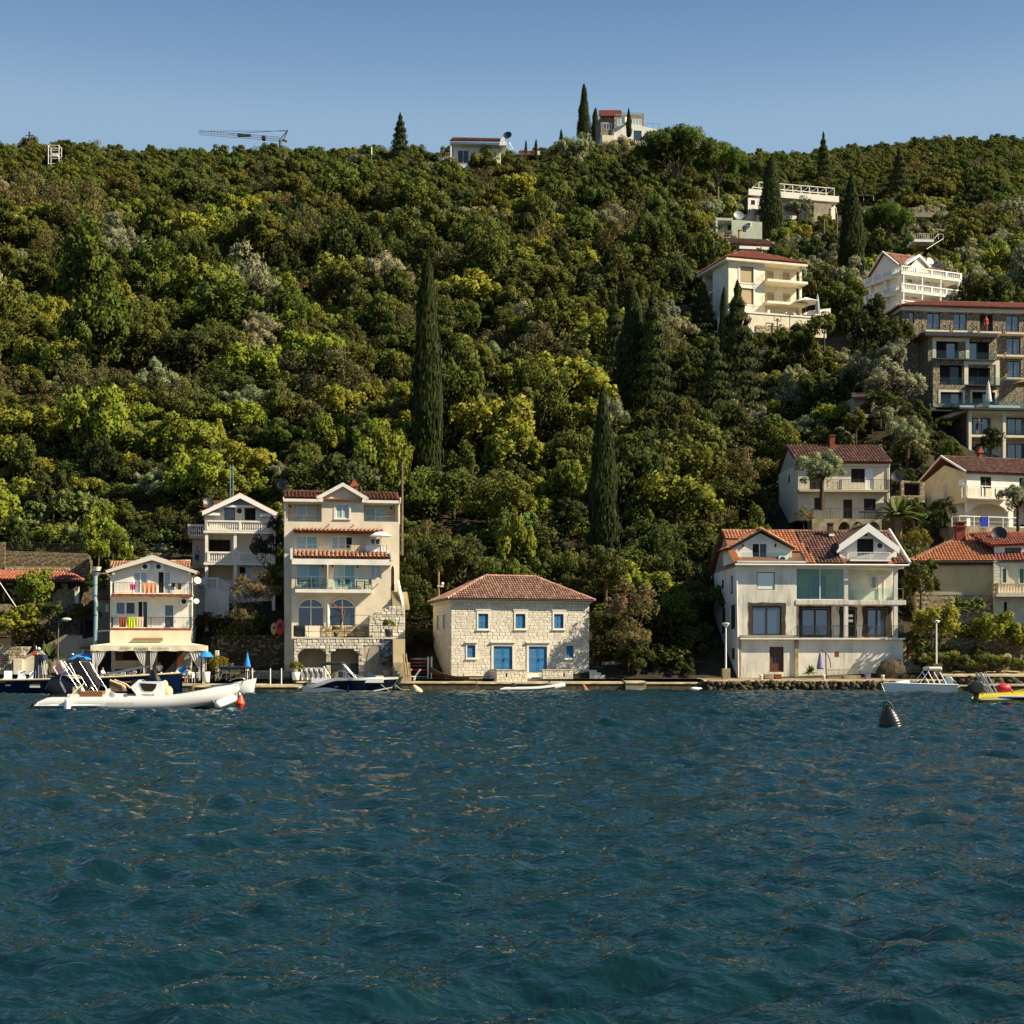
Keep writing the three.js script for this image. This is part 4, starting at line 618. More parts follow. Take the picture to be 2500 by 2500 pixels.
const canopy=(x0,x1,yt,yb,z0,z1,fasc)=>{const A=h.pt(x0,yb,z1),Bq=h.pt(x1,yb,z1),t=h.P((x0+x1)/2,yt,z0)[1];A.y=Bq.y=(A.y+Bq.y)/2;h.roof([[A,Bq,V(Bq.x,t,z0),V(A.x,t,z0)]],[],{pal:TILES.clay,p:0.36,q:0.4,name:'canopy'});if(fasc){h.part('fascia',M.whitePlaster,(b)=>b.box(A.x-0.12,A.y-fasc,zB+0.003,Bq.x+0.12,A.y-0.13,z1+0.05).box(A.x-0.25,A.y-0.2,zB+0.004,A.x-0.05,t+0.25,z1+0.1).box(Bq.x+0.05,A.y-0.2,zB+0.004,Bq.x+0.25,t+0.1,z1+0.1));}};
canopy(862,1568,488,515,0.02,0.85,0);canopy(856,1618,672,713,zB-0.3,zB+0.55,0.62);
h.part('roof_terrace',M.whitePlaster,(b)=>{const[a,c,d]=h.rect(843,660,1622,672,zB);const t=h.P(1200,672,zB-0.3)[1];b.box(a,t-0.25,0.003,d,t+0.08,zB-0.3);});
h.rail(862,612,1592,668,1.0,{m:M.steel,bars:false,posts:1.5,mid:1,zr:0.1});h.rail(797,378,1080,430,-0.05,{m:M.steel,bars:false,mid:2});h.rail(1412,388,1682,432,-0.05,{m:M.steel,bars:false,mid:2});
h.slab('balcony',M.whitePlaster,872,962,1478,988,zB+1.25,zB+0.003);h.rail(876,862,1476,962,zB+1.2,{m:M.steel,bars:false,posts:1.4,mid:1,zr:zB});h.glass(880,872,1472,955,zB+1.17);
h.part('divider',M.beigePlaster,(b)=>{const[a,c,d,e]=h.rect(1112,770,1140,962,zB+0.4);b.box((a+d)/2-0.06,c,zB+0.003,(a+d)/2+0.06,e,zB+0.9);});
const ch=h.part('chimney',M.brickRed,(b)=>{const z=-2.4,[a,c,d,e]=h.rect(1312,130,1362,215,z);b.box(a,c,z-0.5,d,e-0.25,z).box(a-0.08,e-0.25,z-0.58,d+0.08,e-0.12,z+0.08).ext([[a-0.1,e-0.12],[d+0.1,e-0.12],[(a+d)/2,e+0.35]],z-0.55,z+0.05);});
h.part('flue_opening',M.interior,(b)=>{const[a,c,d,e]=h.rect(1326,148,1348,166,-2.38);b.box(a,c,-2.41,d,e,-2.335);},ch);
h.part('antenna',M.steel,(b)=>{const p=h.pt(1325,130,-2.6);b.bar(p,V(p.x,p.y+0.95,p.z),0.025,4);const q=h.pt(1247,152,-0.2);b.bar(q,V(q.x,q.y+0.3,q.z),0.02,4);});
h.dish(772,140,-3,0.5,M.anthracite,0.9,-0.5);
for(const[x,y,z]of[[835,312,-1.4],[1625,322,-1.4],[1085,780,zB+0.03],[1165,780,zB+0.03],[1362,785,zB+0.03]])h.part('wall_lamp',M.black,(b)=>{const p=h.pt(x,y,z+0.06);b.lathe([[0,-0.12],[0.05,-0.1],[0.08,0.08],[0,0.14]],6,p);});
h.part('spout',M.beigePlaster,(b)=>{for(const[x,y,z]of[[1142,448,0],[1335,452,0],[1528,915,zB]]){const p=h.pt(x,y,z);b.bar(V(p.x,p.y,z),V(p.x,p.y-0.05,z+0.45),0.05,6);}});
h.part('doorway',M.offWhite,(b)=>{const a=h.hole([1618,765,1656,972,0.4],0.01);b.ext(a.map(([x,y])=>[x,y]),-0.02,0.035,[a.map(([x,y],i)=>[lerp(x,(a[0][0]+a[1][0])/2,0.32),i<2?y:y-0.12])]);});
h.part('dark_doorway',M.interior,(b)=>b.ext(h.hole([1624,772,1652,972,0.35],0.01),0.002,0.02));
h.part('stair',M.paving,(b)=>{const p0=h.pt(1632,972,0.2),p1=h.pt(1660,1090,2.4);for(let i=0;i<12;i++){const y=lerp(p0.y,p1.y,(i+1)/12),z=lerp(0.2,2.6,i/12);b.box(p0.x-0.1,y-0.35,z,p0.x+1.35,y,z+0.25);}});
h.part('stair_parapet',M.whitePlaster,(b)=>{const A=h.pt(1668,890,0.2),C=h.pt(1712,1090,2.6);const x=A.x+0.05;b.quad(V(x,A.y,0.2),V(x,A.y-0.9,0.2),V(C.x,C.y-0.9,2.6),V(C.x,C.y,2.6)).quad(V(x+0.2,A.y-0.9,0.2),V(x+0.2,A.y,0.2),V(C.x+0.2,C.y,2.6),V(C.x+0.2,C.y-0.9,2.6)).quad(V(x,A.y,0.2),V(C.x,C.y,2.6),V(C.x+0.2,C.y,2.6),V(x+0.2,A.y,0.2)).quad(V(C.x,C.y,2.6),V(C.x,C.y-0.9,2.6),V(C.x+0.2,C.y-0.9,2.6),V(C.x+0.2,C.y,2.6));});
const zF=2.65,fl=[[1452,1350],[1735,1350],[1735,1095],[1605,1095],[1452,1172]].map(([x,y])=>h.P(x,y,zF));
const flank=h.part('stone_flank',M.mortar,(b)=>{b.ext(fl,zB+0.01,zF-0.03);});
const inFl=(s)=>inPoly(s[0]+s[2]/2,s[1]+s[3]*0.8,fl)&&inPoly(s[0]+0.06,s[1]+s[3]*0.5,fl);
const[fa,fb,fc,fd]=[Math.min(...fl.map((p)=>p[0])),fl[0][1],fl[1][0],fl[2][1]];
layStones(flank,courses(fa,fb,fc,fd,0.26,0.42,51,()=>true,0.02,zF-0.03,0.11).filter(inFl),stoneMats,120);
h.rail(1452,1165,1460,1245,zF-0.1,{m:M.steel,bars:false});
const ar=[[893,1420,1117,1668,0.55],[1150,1420,1372,1668,0.55]],tw=h.rect(862,1350,1640,1682,zT);
h.part('terrace',M.mortar,(b)=>{b.ext([[tw[0],-0.6],[tw[2],-0.6],[tw[2],tw[3]],[tw[0],tw[3]]],zT-0.5,zT-0.03,ar.map((q)=>h.hole(q,zT)));b.box(tw[0],tw[3]-0.25,zB+0.01,tw[2],tw[3]-0.002,zT-0.5).box(tw[0],-0.6,zB+0.01,tw[0]+0.3,tw[3]-0.25,zT-0.5).box(tw[2]-0.3,-0.6,zB+0.01,tw[2],tw[3]-0.25,zT-0.5);});
h.part('arch_back',M.greyPlaster,(b)=>b.box(tw[0]+0.3,-0.6,1.4,tw[2]-0.3,tw[3]-0.26,1.9));h.part('arch_pier',M.greyPlaster,(b)=>{const m=h.rect(1117,1450,1150,1668,zT);b.box(m[0],-0.6,1.9,m[2],m[3]+0.4,zT-0.5);});
h.part('terrace_edge',M.whiteStone,(b)=>b.box(tw[0]-0.05,tw[3]-0.003,zB+0.02,tw[2]+0.05,tw[3]+0.09,zT+0.08));
h.part('smooth_panel',M.greyRender,(b)=>{const[a,c,d,e]=h.rect(1380,1420,1640,1682,zT);b.ext([[a,-0.6],[d,-0.6],[d,e+0.72],[lerp(a,d,0.3),e]],zT-0.029,zT+0.02);});
const archs=ar.map((q)=>h.hole(q,zT)),ok=(s)=>{const x=s[0]+s[2]/2,y=s[1]+s[3]/2;return!archs.some((p)=>inPoly(x,y,p)||inPoly(s[0]+s[2]*0.85,y,p)||inPoly(s[0]+s[2]*0.15,y,p))&&!(s[0]>h.P(1395,1500,zT)[0]&&s[1]+s[3]<h.P(1500,1395,zT)[1]);};
layStones(h.g.children.find((o)=>o.name==='terrace'),courses(tw[0],-0.1,tw[2],tw[3]-0.02,0.25,0.36,52,()=>true,0.02,zT-0.03,0.1).filter(ok),stoneMats,200);
h.part('stone_dado',M.rubble,(b)=>{h.box(b,1085,1252,1452,1345,zB+0.1,zB+0.003);});
h.rail(880,1243,1636,1345,zT-0.1,{m:M.iron,bars:false,posts:1.05,mid:1,r:0.016});h.rail(1155,1165,1450,1245,zT-1.4,{m:M.iron,bars:false,posts:3});
h.part('end_pillar',M.ochrePlaster,(b)=>{const[a,c,d,e]=h.rect(1642,1352,1735,1690,zT+1.3);b.box(a,-0.6,zB+0.02,d,e,zT+1.3);});
h.part('lower_steps',M.concrete,(b)=>{const p=h.pt(1640,1560,zT+2.2);for(let i=0;i<6;i++)b.box(p.x+0.1,-0.8,zT+1.31+i*0.28,p.x+1.5,1.45-i*0.24,zT+1.6+i*0.28);});
h.part('step_rail',M.paleWood,(b)=>{for(const x of[1722,1742]){const p=h.pt(x,1470,zT+2.4),q=h.pt(x+20,1640,zT+3.4);b.bar(p,q,0.07,5);}});
const sg=h.rect(1542,1350,1638,1498,zT+0.09);TALL.sign=sg;TALL.zT=zT;TALL.zB=zB;
const cv=document.createElement('canvas');cv.width=256;cv.height=384;const x=cv.getContext('2d');x.fillStyle='#1d2140';x.fillRect(0,0,256,384);x.fillStyle='#c9c9d6';x.font='16px sans-serif';x.fillText('\u2022 rooms',14,30);x.font='italic 44px serif';x.fillStyle='#7f93a6';x.fillText('Sea Villa',34,84);x.fillStyle='#e6e8ee';x.font='bold 20px sans-serif';x.fillText('ROOMS',14,118);x.fillText('SEA',104,118);x.fillText('BEACH',160,118);x.fillStyle='#39464a';x.fillRect(10,130,236,215);
{const q=rngOf(6);for(let i=0;i<90;i++){x.fillStyle=['#8ea19f','#56686a','#c5cfcd','#2a3739','#7b8587'][Math.floor(q()*5)];x.fillRect(14+q()*215,134+q()*190,4+q()*22,4+q()*34);}}x.fillStyle='#aab2cc';x.fillRect(60,352,130,8);x.fillRect(96,366,70,6);
const tx=new THREE.CanvasTexture(cv);tx.colorSpace=THREE.SRGBColorSpace;const pg=new THREE.PlaneGeometry(sg[2]-sg[0],sg[3]-sg[1]);mat('signPrint','#ffffff',{map:tx,roughness:0.5});
const so=thing('sign_board','dark blue sign board with white lettering on the stone terrace wall','sign',h.world(0,0,0),h.a);h.part('board',M.anthracite,(b)=>b.box(sg[0]-0.05,sg[1]-0.05,zT+0.02,sg[2]+0.05,sg[3]+0.05,zT+0.06),so);const sp=mesh('print',pg,M.signPrint,so);sp.position.set((sg[0]+sg[2])/2,(sg[1]+sg[3])/2,zT+0.066);
}
// ---------- the white house with balustrades ----------
const BAL={};
{
const h=BAL.h=new Hs('balustrade_house','white gabled house with three rows of white balustrades behind the waterfront row','house','Z2',{x:160,y0:8.2,d:139.5,phi:10});
const P_=(x,y,z=0)=>h.P(x,y,z),W=P_(715,600)[0],D=9,y3=P_(440,505)[1],y2=P_(440,755)[1],yE=P_(440,352)[1],ap=P_(440,232),y0=P_(440,1180)[1];
h.part('wall',M.whitePlaster,(b)=>{
h.wall(b,[[160,505],[715,505],[715,372],[440,232],[160,352]],-0.6,0.3,[[315,322,398,418],[475,322,560,418]]);
b.box(0,y0,-D,0.3,yE,-0.901).box(W-0.3,y0,-D,W,yE,-0.901).box(0.3,y0,-D,W-0.3,yE,-D+0.3).box(0.3,y2,-2.4,W-0.3,y3-0.2,-2.1).box(0.3,y0,-2.1,W-0.3,y2-0.2,-1.8);
for(const y of[y3,y2])b.box(-0.1,y-0.2,-2.4,W+0.05,y,0.12);
for(const x of[163,388,690]){const[a,,c]=h.rect(x,520,x+24,670,0);b.box(a,y2,-0.3,c,y3-0.2,0).box(a,y0,-0.3,c,y2-0.2,0);}
});
h.win(195,572,360,668,-1.9,{frame:M.darkWood,pane:M.interior,cols:3});h.win(580,580,656,668,-1.9,{frame:M.darkWood,pane:M.interior});h.win(427,782,540,880,-1.62,{frame:M.white,panes:[M.interior,M.glassPale]});
h.win(315,322,398,418,-0.6,{frame:M.black,pane:M.glassBlue,cols:1,name:'balcony_door'});h.win(475,322,560,418,-0.6,{frame:M.black,pane:M.interior,cols:2,name:'balcony_door'});h.ac(405,320,470,372,-0.28);
h.part('dado',M.ochrePlaster,(b)=>{h.box(b,187,770,375,885,-1.74,-1.799);});
h.balusters(172,422,702,502,0,{zr:-0.6,left:true,right:false});h.balusters(190,668,668,750,0,{});h.balusters(36,452,152,540,-2.4,{zr:-4});
h.part('side_balcony',M.greyPlaster,(b)=>{const[a,c,d,e]=h.rect(36,540,160,560,-2.4);b.box(a,c,-4,-0.002,e,-2.4);const[a2,,d2]=h.rect(62,560,160,850,-3);b.box(a2,y0,-6,-0.003,c,-3.4);});
h.part('side_railing',M.deck,(b)=>{const[a,c,d,e]=h.rect(-5,492,36,570,-3);for(let i=0;i<5;i++)b.box(lerp(a,d,i/5),c,-3.05,lerp(a,d,(i+0.7)/5),e,-3);});
const[sa,sb,sc,sd]=h.rect(175,868,300,1180,1.2);
h.part('stair_block',M.whitePlaster,(b)=>{b.ext([P_(160,1190,1.2),P_(350,1190,1.2),P_(350,1010,1.2),P_(262,955,1.2),P_(160,955,1.2)],-1.2,1.2);b.box(...(()=>{const q=h.rect(85,960,160,1190,0.2);return[q[0],q[1],-2,q[2]-0.002,q[3],0.2];})());});
h.balusters(165,870,262,955,1.15,{});h.part('stair_balustrade',M.whitePlaster,(b)=>{const p=h.pt(262,872,1.1),q=h.pt(352,935,1.1),dy=h.P(262,955,1.1)[1]-p.y;b.bar(p,q,0.09,6).bar(V(p.x,p.y+dy,p.z),V(q.x,q.y+dy,q.z),0.07,6);for(let i=0;i<9;i++){const t=V().lerpVectors(p,q,(i+0.5)/9);b.bar(V(t.x,t.y+dy,t.z),t,0.05,6);}});
h.part('garden_pillar',M.whitePlaster,(b)=>{const[a,c,d,e]=h.rect(163,1125,192,1420,2.5);b.box(a,c-2,2.0,d,e,2.5);});
const zF=0.4,eL=P_(142,352,0)[0],eR=P_(728,380,0)[0],yl=P_(142,352,0)[1]-0.1,ya=ap[1]+0.15;
h.roof([{pts:[V(eL,yl,-D),V(eL,yl,zF),V(ap[0],ya,zF),V(ap[0],ya,-D)]},{pts:[V(eR,yl,zF),V(eR,yl,-D),V(ap[0],ya,-D),V(ap[0],ya,zF)]}],[[V(ap[0],ya,zF),V(ap[0],ya,-D)]],{pal:TILES.clay});
h.part('barge_board',M.white,(b)=>{b.ext([[eL,yl-0.3],[ap[0],ya-0.38],[ap[0],ya+0.1],[eL,yl+0.08]],zF,zF+0.1).ext([[eR,yl-0.3],[eR,yl+0.08],[ap[0],ya+0.1],[ap[0],ya-0.38]],zF,zF+0.1);b.box(...(()=>{const q=h.rect(318,300,560,316,0.2);return[q[0],q[1],-0.55,q[2],q[3],0.2];})());const k=h.rect(162,360,280,380,0.3),m=h.rect(598,366,715,388,0.3);b.box(k[0],k[1],-0.55,k[2],k[3],0.3).box(m[0],m[1],-0.55,m[2],m[3],0.3);});
h.part('rear_roof',M.deck,(b)=>{const[a,c,d,e]=h.rect(148,262,322,320,-5);b.ext([[a,c],[d,c],[d,e],[a,e]],-9,-5);});h.dish(190,285,0.2,0.5,M.anthracite,1.0,0.2);h.dish(112,888,2.0,0.6,M.offWhite,0.5,0.5);
}
// ---------- the restaurant house ----------
const REST={};
{
const h=REST.h=new Hs('restaurant_house','white gabled house with red balcony slabs and drying towels above a restaurant awning','house','A5',{x:462,y0:0.7,d:130.2,phi:8});
const W=h.P(1722,900)[0],D=8.5,ap=h.P(1110,125),yE=h.P(462,380)[1],y2=h.P(1000,728)[1],y1=h.P(1000,1262)[1];
h.part('wall',M.whitePlaster,(b)=>{
b.ext([[0,-0.5],[W,-0.5],[W,yE],[ap[0],ap[1]-0.2],[0,yE]],-0.3,0,[[808,355,1030,702],[1190,352,1395,705],[520,822,848,1040],[875,820,1035,1240],[1295,875,1445,1240]].map((q)=>h.hole(q,0)));h.shell(b,W,-0.5,yE,-0.3,D);
b.box(0.3,y2-0.2,-3,W-0.3,y2,-0.31).box(0.3,y1-0.2,-3,W-0.3,y1,-0.31);
});
h.win(808,355,1030,702,0,{pane:M.glassPale,fw:0.09,name:'balcony_door'});h.win(1190,352,1395,705,0,{panes:[M.interior,M.glassPale],fw:0.07,name:'balcony_door'});
h.win(520,822,848,1040,0,{panes:[M.glassBlue,M.glassDark],fw:0.12});h.win(875,820,1035,1240,0,{panes:[M.interior,M.glassDark],fw:0.06,name:'balcony_door'});h.win(1295,875,1445,1240,0,{pane:M.glassBlue,cols:1,rows:2,fw:0.06,name:'balcony_door'});
h.ac(932,228,1070,326,0.3);h.ac(1142,230,1285,326,0.3);h.ac(1545,776,1682,876,0.3);
for(const[i,y0_,y1_,x0,x1]of[[0,708,752,462,1738],[1,1246,1282,440,1715]]){h.part('balcony',M.whitePlaster,(b)=>{const[a,c,d,e]=h.rect(x0,y0_,x1,y1_,1.15);b.box(a,c+0.1,0.003,d,e,1.1);});h.part('balcony_edge',M.brickRed,(b)=>{const[a,c,d,e]=h.rect(x0,y0_,x1,y1_,1.15);b.box(a-0.01,c,1.1,d+0.01,e+0.01,1.15);});}
h.rail(482,535,1722,706,1.08,{zr:0.05,step:0.115,r:0.01});h.rail(462,1075,1706,1246,1.08,{zr:0.05,step:0.115,r:0.01});
h.part('beam_end',M.whitePlaster,(b)=>{for(const[x,y]of[[485,778],[1100,778],[1700,778]]){const[a,c,d,e]=h.rect(x-25,y-22,x+25,y+22,0.9);b.box(a,c,0.004,d,e,0.9);}for(const x of[490,1690]){const[a,c,d,e]=h.rect(x-20,360,x+22,402,0.5);b.box(a,c,0.004,d,e,0.5);}});
const eL=h.P(385,370,0.5)[0],eR=h.P(1805,372,0.5)[0],yl=h.P(395,362,0.5)[1],ya=h.P(1110,112,0.5)[1],zF=0.55;
h.roof([{pts:[V(eL,yl,-D),V(eL,yl,zF),V(ap[0],ya,zF),V(ap[0],ya,-D)]},{pts:[V(eR,yl,zF),V(eR,yl,-D),V(ap[0],ya,-D),V(ap[0],ya,zF)]}],[[V(ap[0],ya,zF),V(ap[0],ya,-D)]],{pal:TILES.clay});
h.part('barge_board',M.offWhite,(b)=>b.ext([[eL,yl-0.12],[ap[0],ya-0.36],[ap[0],ya+0.08],[eL,yl+0.14]],zF,zF+0.08).ext([[eR,yl-0.12],[eR,yl+0.14],[ap[0],ya+0.08],[ap[0],ya-0.36]],zF,zF+0.08));
h.roof([{pts:[h.pt(440,330,-4.5),h.pt(1715,330,-4.5),h.pt(1700,190,-6.5),h.pt(450,215,-6.5)]}],[[h.pt(450,215,-6.5),h.pt(1700,190,-6.5)]],{pal:TILES.clay,name:'rear_roof'});
h.part('gutter_pipe',M.offWhite,(b)=>{for(const[x,s]of[[390,1],[1795,-1]]){const p=h.pt(x,385,0.5),q=h.pt(x+s*62,440,0.05);b.tube([p,V(lerp(p.x,q.x,0.5),lerp(p.y,q.y,0.7),0.25),q],0.06,6).bar(q,V(q.x,y1+0.1,0.07),0.06,6);}});
h.part('ground_front',M.creamPlaster,(b)=>{const[a,c,d,e]=h.rect(440,1283,1712,1500,1.3);b.box(a,c-0.4,0.01,d,e,1.3);});h.part('awning_box',M.paleWood,(b)=>{const[a,c,d,e]=h.rect(812,1402,1272,1440,1.45);b.box(a,c,1.302,d,e,1.55);});
h.dish(1815,500,1.2,0.33,M.offWhite,0.1,0.3);h.dish(1800,825,1.0,0.25,M.white,0.05,0.1);h.part('dish_arm',M.white,(b)=>b.bar(h.pt(1722,545,1.08),h.pt(1800,560,1.2),0.05,5));
const towel=(x0,y0_,x1,y1_,c,label,i,z=1.1)=>{const m=new THREE.MeshStandardMaterial({color:c,roughness:1,side:THREE.DoubleSide});m.name='towel_cloth'+i;const[a,b_,d,e]=h.rect(x0,y0_,x1,y1_,z),g=new THREE.PlaneGeometry(1,1,18,10),p=g.attributes.position,r=rngOf(i);const ph=r()*6;for(let k=0;k<p.count;k++){const s=p.getX(k)+0.5,t=0.5-p.getY(k),w=1-0.16*t*(i%2);p.setXYZ(k,lerp(a,d,0.5+(s-0.5)*w),lerp(e,b_,t),z+0.03+0.05*t*Math.sin(s*20+ph)+0.02*Math.sin(s*47));}g.computeVertexNormals();const o=thing('towel',label,'towel',h.world(0,0,0),h.a);mesh('cloth',g,m,o);const f=g.clone(),q=f.attributes.position;for(let k=0;k<q.count;k++){const t=0.5-new THREE.PlaneGeometry(1,1,18,10).attributes.position.getY(k);q.setXYZ(k,q.getX(k),lerp(e,b_,t*0.55),z-0.06);}f.computeVertexNormals();mesh('back_fold',f,m,o);};
towel(582,1072,708,1232,'#8a4a30','brown towel on the lower balcony rail, left one',1);towel(720,1070,838,1240,'#b8cc1e','lime green towel on the lower balcony rail',2);towel(842,1070,972,1228,'#d8bfa2','pale beige towel on the lower balcony rail beside the lime one',3);
towel(948,532,1165,690,'#dc9a72','large peach towel on the upper balcony rail',4);towel(752,555,860,645,'#e0508a','pink cloth on a chair back behind the upper balcony rail',5,0.6);towel(1365,548,1470,650,'#e4e2e2','white shirt drying on the upper balcony rail',6,0.8);towel(1405,540,1472,600,'#23232b','dark cloth drying beside the white shirt',7,0.9);towel(1510,545,1560,640,'#6b2f2c','dark red cloth drying at the right of the upper balcony',8,0.8);
}
// ---------- the large white waterfront house ----------
{
const h=new Hs('large_white_house','large weathered white waterfront house with orange and brown roof and two dormers','house','Z4',{x:388,y0:1.15,d:130,phi:4});
const P_=(x,y,z=0)=>h.P(x,y,z),W=P_(1690,850)[0],D=10,yS=P_(1000,990)[1],y2=P_(1000,700)[1],yE=P_(1000,430)[1],xm=P_(850,850)[0];
const doorL=[500,735,735,968];
h.part('wall',M.stainedPlaster,(b)=>{
h.wall(b,[[388,1310],[850,1310],[850,420],[388,420]],0,0.3,[doorL,[540,472,680,610],[640,1060,752,1258]]);
b.box(0,-1,-D,0.3,yE,-0.301).box(W-0.3,-1,-D,W,yE,-2.2).box(0.3,-1,-D,W-0.3,yE,-D+0.3);
b.box(xm,yS,-2.2,W-0.3,yE,-2.0);
b.box(xm,-1,-0.3,W,yS-0.12,0);
for(const x of[1228,1618]){const[a,,c]=h.rect(x,500,x+30,900,0);b.box(a,yS,-0.3,c,yE,0);}
b.box(xm-0.05,y2-0.3,-2.0,W+0.25,y2+0.1,0.06).box(xm-0.001,yE-0.12,-2,W+0.05,yE+0.05,0.02);
});
h.part('floor_slab',M.whitePlaster,(b)=>{const[a,,c]=h.rect(410,985,1708,1000,0.45);b.box(a,yS-0.14,-2.0,c,yS+0.0,0.45);});
const ring=(x0,y0,x1,y1,i0,j0,i1,j1,z)=>h.part('roughcast_surround',M.darkRock,(b)=>{const o=[],r=rngOf(x0),e=[[x0,y1],[x1,y1],[x1,y0],[x0,y0]];for(let k=0;k<4;k++)for(let t=0;t<6;t++){const[p,q]=[e[k],e[(k+1)%4]];o.push(P_(lerp(p[0],q[0],t/6)+rr(-5,5,r),lerp(p[1],q[1],t/6)+rr(-5,5,r),z));}b.ext(o,z+0.003,z+0.025,[[[i0,j1],[i1,j1],[i1,j0],[i0,j0]].map(([x,y])=>P_(x,y,z))]);});
ring(475,712,768,976,502,737,733,972,0);ring(870,740,1128,985,888,757,1108,980,-2);ring(1188,745,1325,985,1202,762,1318,980,-2);ring(1370,742,1600,985,1402,757,1565,980,-2);
h.win(...doorL,0,{frame:M.anthracite,pane:M.glassMirror,fw:0.13,name:'balcony_door'});h.part('reveal_box',M.anthracite,(b)=>{const[a,,c,d]=h.rect(...doorL,0);b.box(a+0.002,d-0.25,-0.1,c-0.002,d-0.003,-0.02);});
const bl=h.win(540,472,680,610,0,{frame:M.black,pane:M.white,cols:1,fw:0.05,deep:0.06});
h.win(890,760,1106,978,-1.84,{frame:M.anthracite,pane:M.glassMirror,fw:0.14,name:'balcony_door'});const od=h.win(1204,764,1316,978,-1.84,{frame:M.anthracite,pane:M.interior,cols:1,fw:0.08,name:'door'});h.part('door_light',M.whiteGloss,(b)=>{for(const y of[815,855]){const[a,c,d,e]=h.rect(1258,y-10,1296,y+10,-1.9);b.box(a,c,-1.955,d,e,-1.9);}},od);h.win(1404,760,1562,978,-1.84,{frame:M.anthracite,pane:M.glassMirror,fw:0.14,name:'balcony_door'});
const gd=h.win(640,1060,752,1258,0,{frame:M.wood,pane:M.wood,cols:1,fw:0.12,name:'door',deep:0.16});h.part('door_glazing',M.glassDark,(b)=>{for(const x of[672,696,718]){const[a,c,d,e]=h.rect(x,1078,x+13,1185,-0.1);b.box(a,c,-0.16,d,e,-0.125);}},gd);
h.win(848,442,1228,690,0,{frame:M.white,pane:M.glassTint,cols:2,fw:0.06,name:'loggia_glazing',deep:0.1});h.win(962,495,1090,672,-1.84,{frame:M.white,pane:M.glassTeal,cols:1,name:'door'});
h.win(1436,505,1484,600,-1.84,{frame:M.white,pane:M.tubeGrey,cols:1});h.win(1495,495,1545,690,-1.84,{frame:M.white,pane:M.offWhite,cols:1,name:'door'});h.glass(1254,610,1618,690,-0.1,{});h.rail(1254,603,1618,692,-0.12,{m:M.steel,bars:false,posts:1.2});h.rail(1640,603,1690,690,-0.4,{m:M.steel,bars:false});
h.rail(862,894,1692,982,0.38,{zr:-1.6,step:0.11,r:0.009,m:M.anthracite});
h.part('ledge',M.greyRender,(b)=>{h.box(b,415,968,850,985,0.3,0.003);});
h.part('pilaster',M.concrete,(b)=>{const[a,c,d,e]=h.rect(838,1000,868,1310,0.14);b.box(a,-1,0.004,d,e,0.14);const k=h.rect(392,985,418,1310,0.1);b.box(k[0],-1,0.004,k[2],k[3],0.1);});
h.part('vent_opening',M.brickRed,(b)=>h.box(b,1155,1098,1187,1138,0.02,0.002));
for(const[z,y0,y1,w,m]of[[-2.2,505,620,0.5,M.tubeGrey],[-6,515,560,0.45,M.interior],[-1.7,735,905,1.2,M.interior],[-5.6,745,930,0.9,M.interior],[-1.6,1080,1145,0.7,M.darkWood]])h.part('side_window',M.darkRock,(b)=>{const a=P_(388,y1)[1],c=P_(388,y0)[1];b.box(-0.02,a-0.14,z-w/2-0.14,0.02,c+0.14,z+w/2+0.14);})&&h.part('side_pane',m,(b)=>{const a=P_(388,y1)[1],c=P_(388,y0)[1];b.box(-0.04,a,z-w/2,0.021,c,z+w/2);});
const zR=-D/2,yR=P_(800,148,zR)[1],yv=P_(1000,405,0.5)[1],xs=P_(870,290,-2)[0],bx=-0.35,rx=W+0.35;
const T0=2.1,mixY=(z)=>lerp(yv,yR,(0.5-z)/(0.5-zR));
const dl=[P_(335,290,-0.4)[0],P_(812,290,-0.4)[0]],drr=[P_(1180,290,-0.3)[0],P_(1645,290,-0.3)[0]];
const xt=P_(925,400,0.3)[0],xo=P_(420,400,0.3)[0];
h.roof([{pts:[V(bx,yv,0.5),V(xs+0.9,yv,0.5),V(xs+0.1,yR,zR),V(bx,yR,zR)],o:{pal:TILES.orange,skip:(p)=>(p.x>dl[0]&&p.x<dl[1]&&p.z>-3.4)||(p.x>xo&&p.x<xt&&p.z>-1.2)}},{pts:[V(xs+0.9,yv,0.5),V(rx,yv,0.5),V(rx,yR,zR),V(xs+0.1,yR,zR)],o:{pal:TILES.brown,skip:(p)=>p.x>drr[0]+0.3&&p.x<drr[1]-0.4&&p.z>-2.6}},{pts:[V(rx,yv,-D-0.5),V(bx,yv,-D-0.5),V(bx,yR,zR),V(rx,yR,zR)],o:{pal:TILES.brown}}],[[V(bx,yR,zR),V(xs,yR,zR)],[V(xs,yR,zR),V(rx,yR,zR)]],{p:0.3,q:0.42,capPal:TILES.brown});
h.part('gable_wall',M.greyRender,(b)=>{gableSide(b,0.003,0.3,-0.1,-D+0.1,yE,yR-0.15);gableSide(b,W-0.3,W-0.003,-0.1,-D+0.1,yE,yR-0.15);});
h.part('verge',M.whitePlaster,(b)=>{const A=V(rx+0.05,yv+0.1,0.6),C=V(rx+0.05,yR+0.15,zR);b.bar(A,C,0.17,4);});
h.part('gutter',M.white,(b)=>b.tube([V(bx,yv-0.12,0.58),V(W/2,yv-0.12,0.58),V(rx,yv-0.12,0.58)],0.08,6).box(-0.1,yE+0.05,0.003,W+0.1,yv-0.13,0.42));
h.part('downpipe',M.white,(b)=>b.bar(P3(380,430,0.1),P3(395,1300,0.1),0.05,6));function P3(x,y,z){return h.pt(x,y,z);}
const dz=-0.5,dA=P_(568,150,dz),dwall=[[345,402],[820,402],[815,292],[568,165],[338,292]];
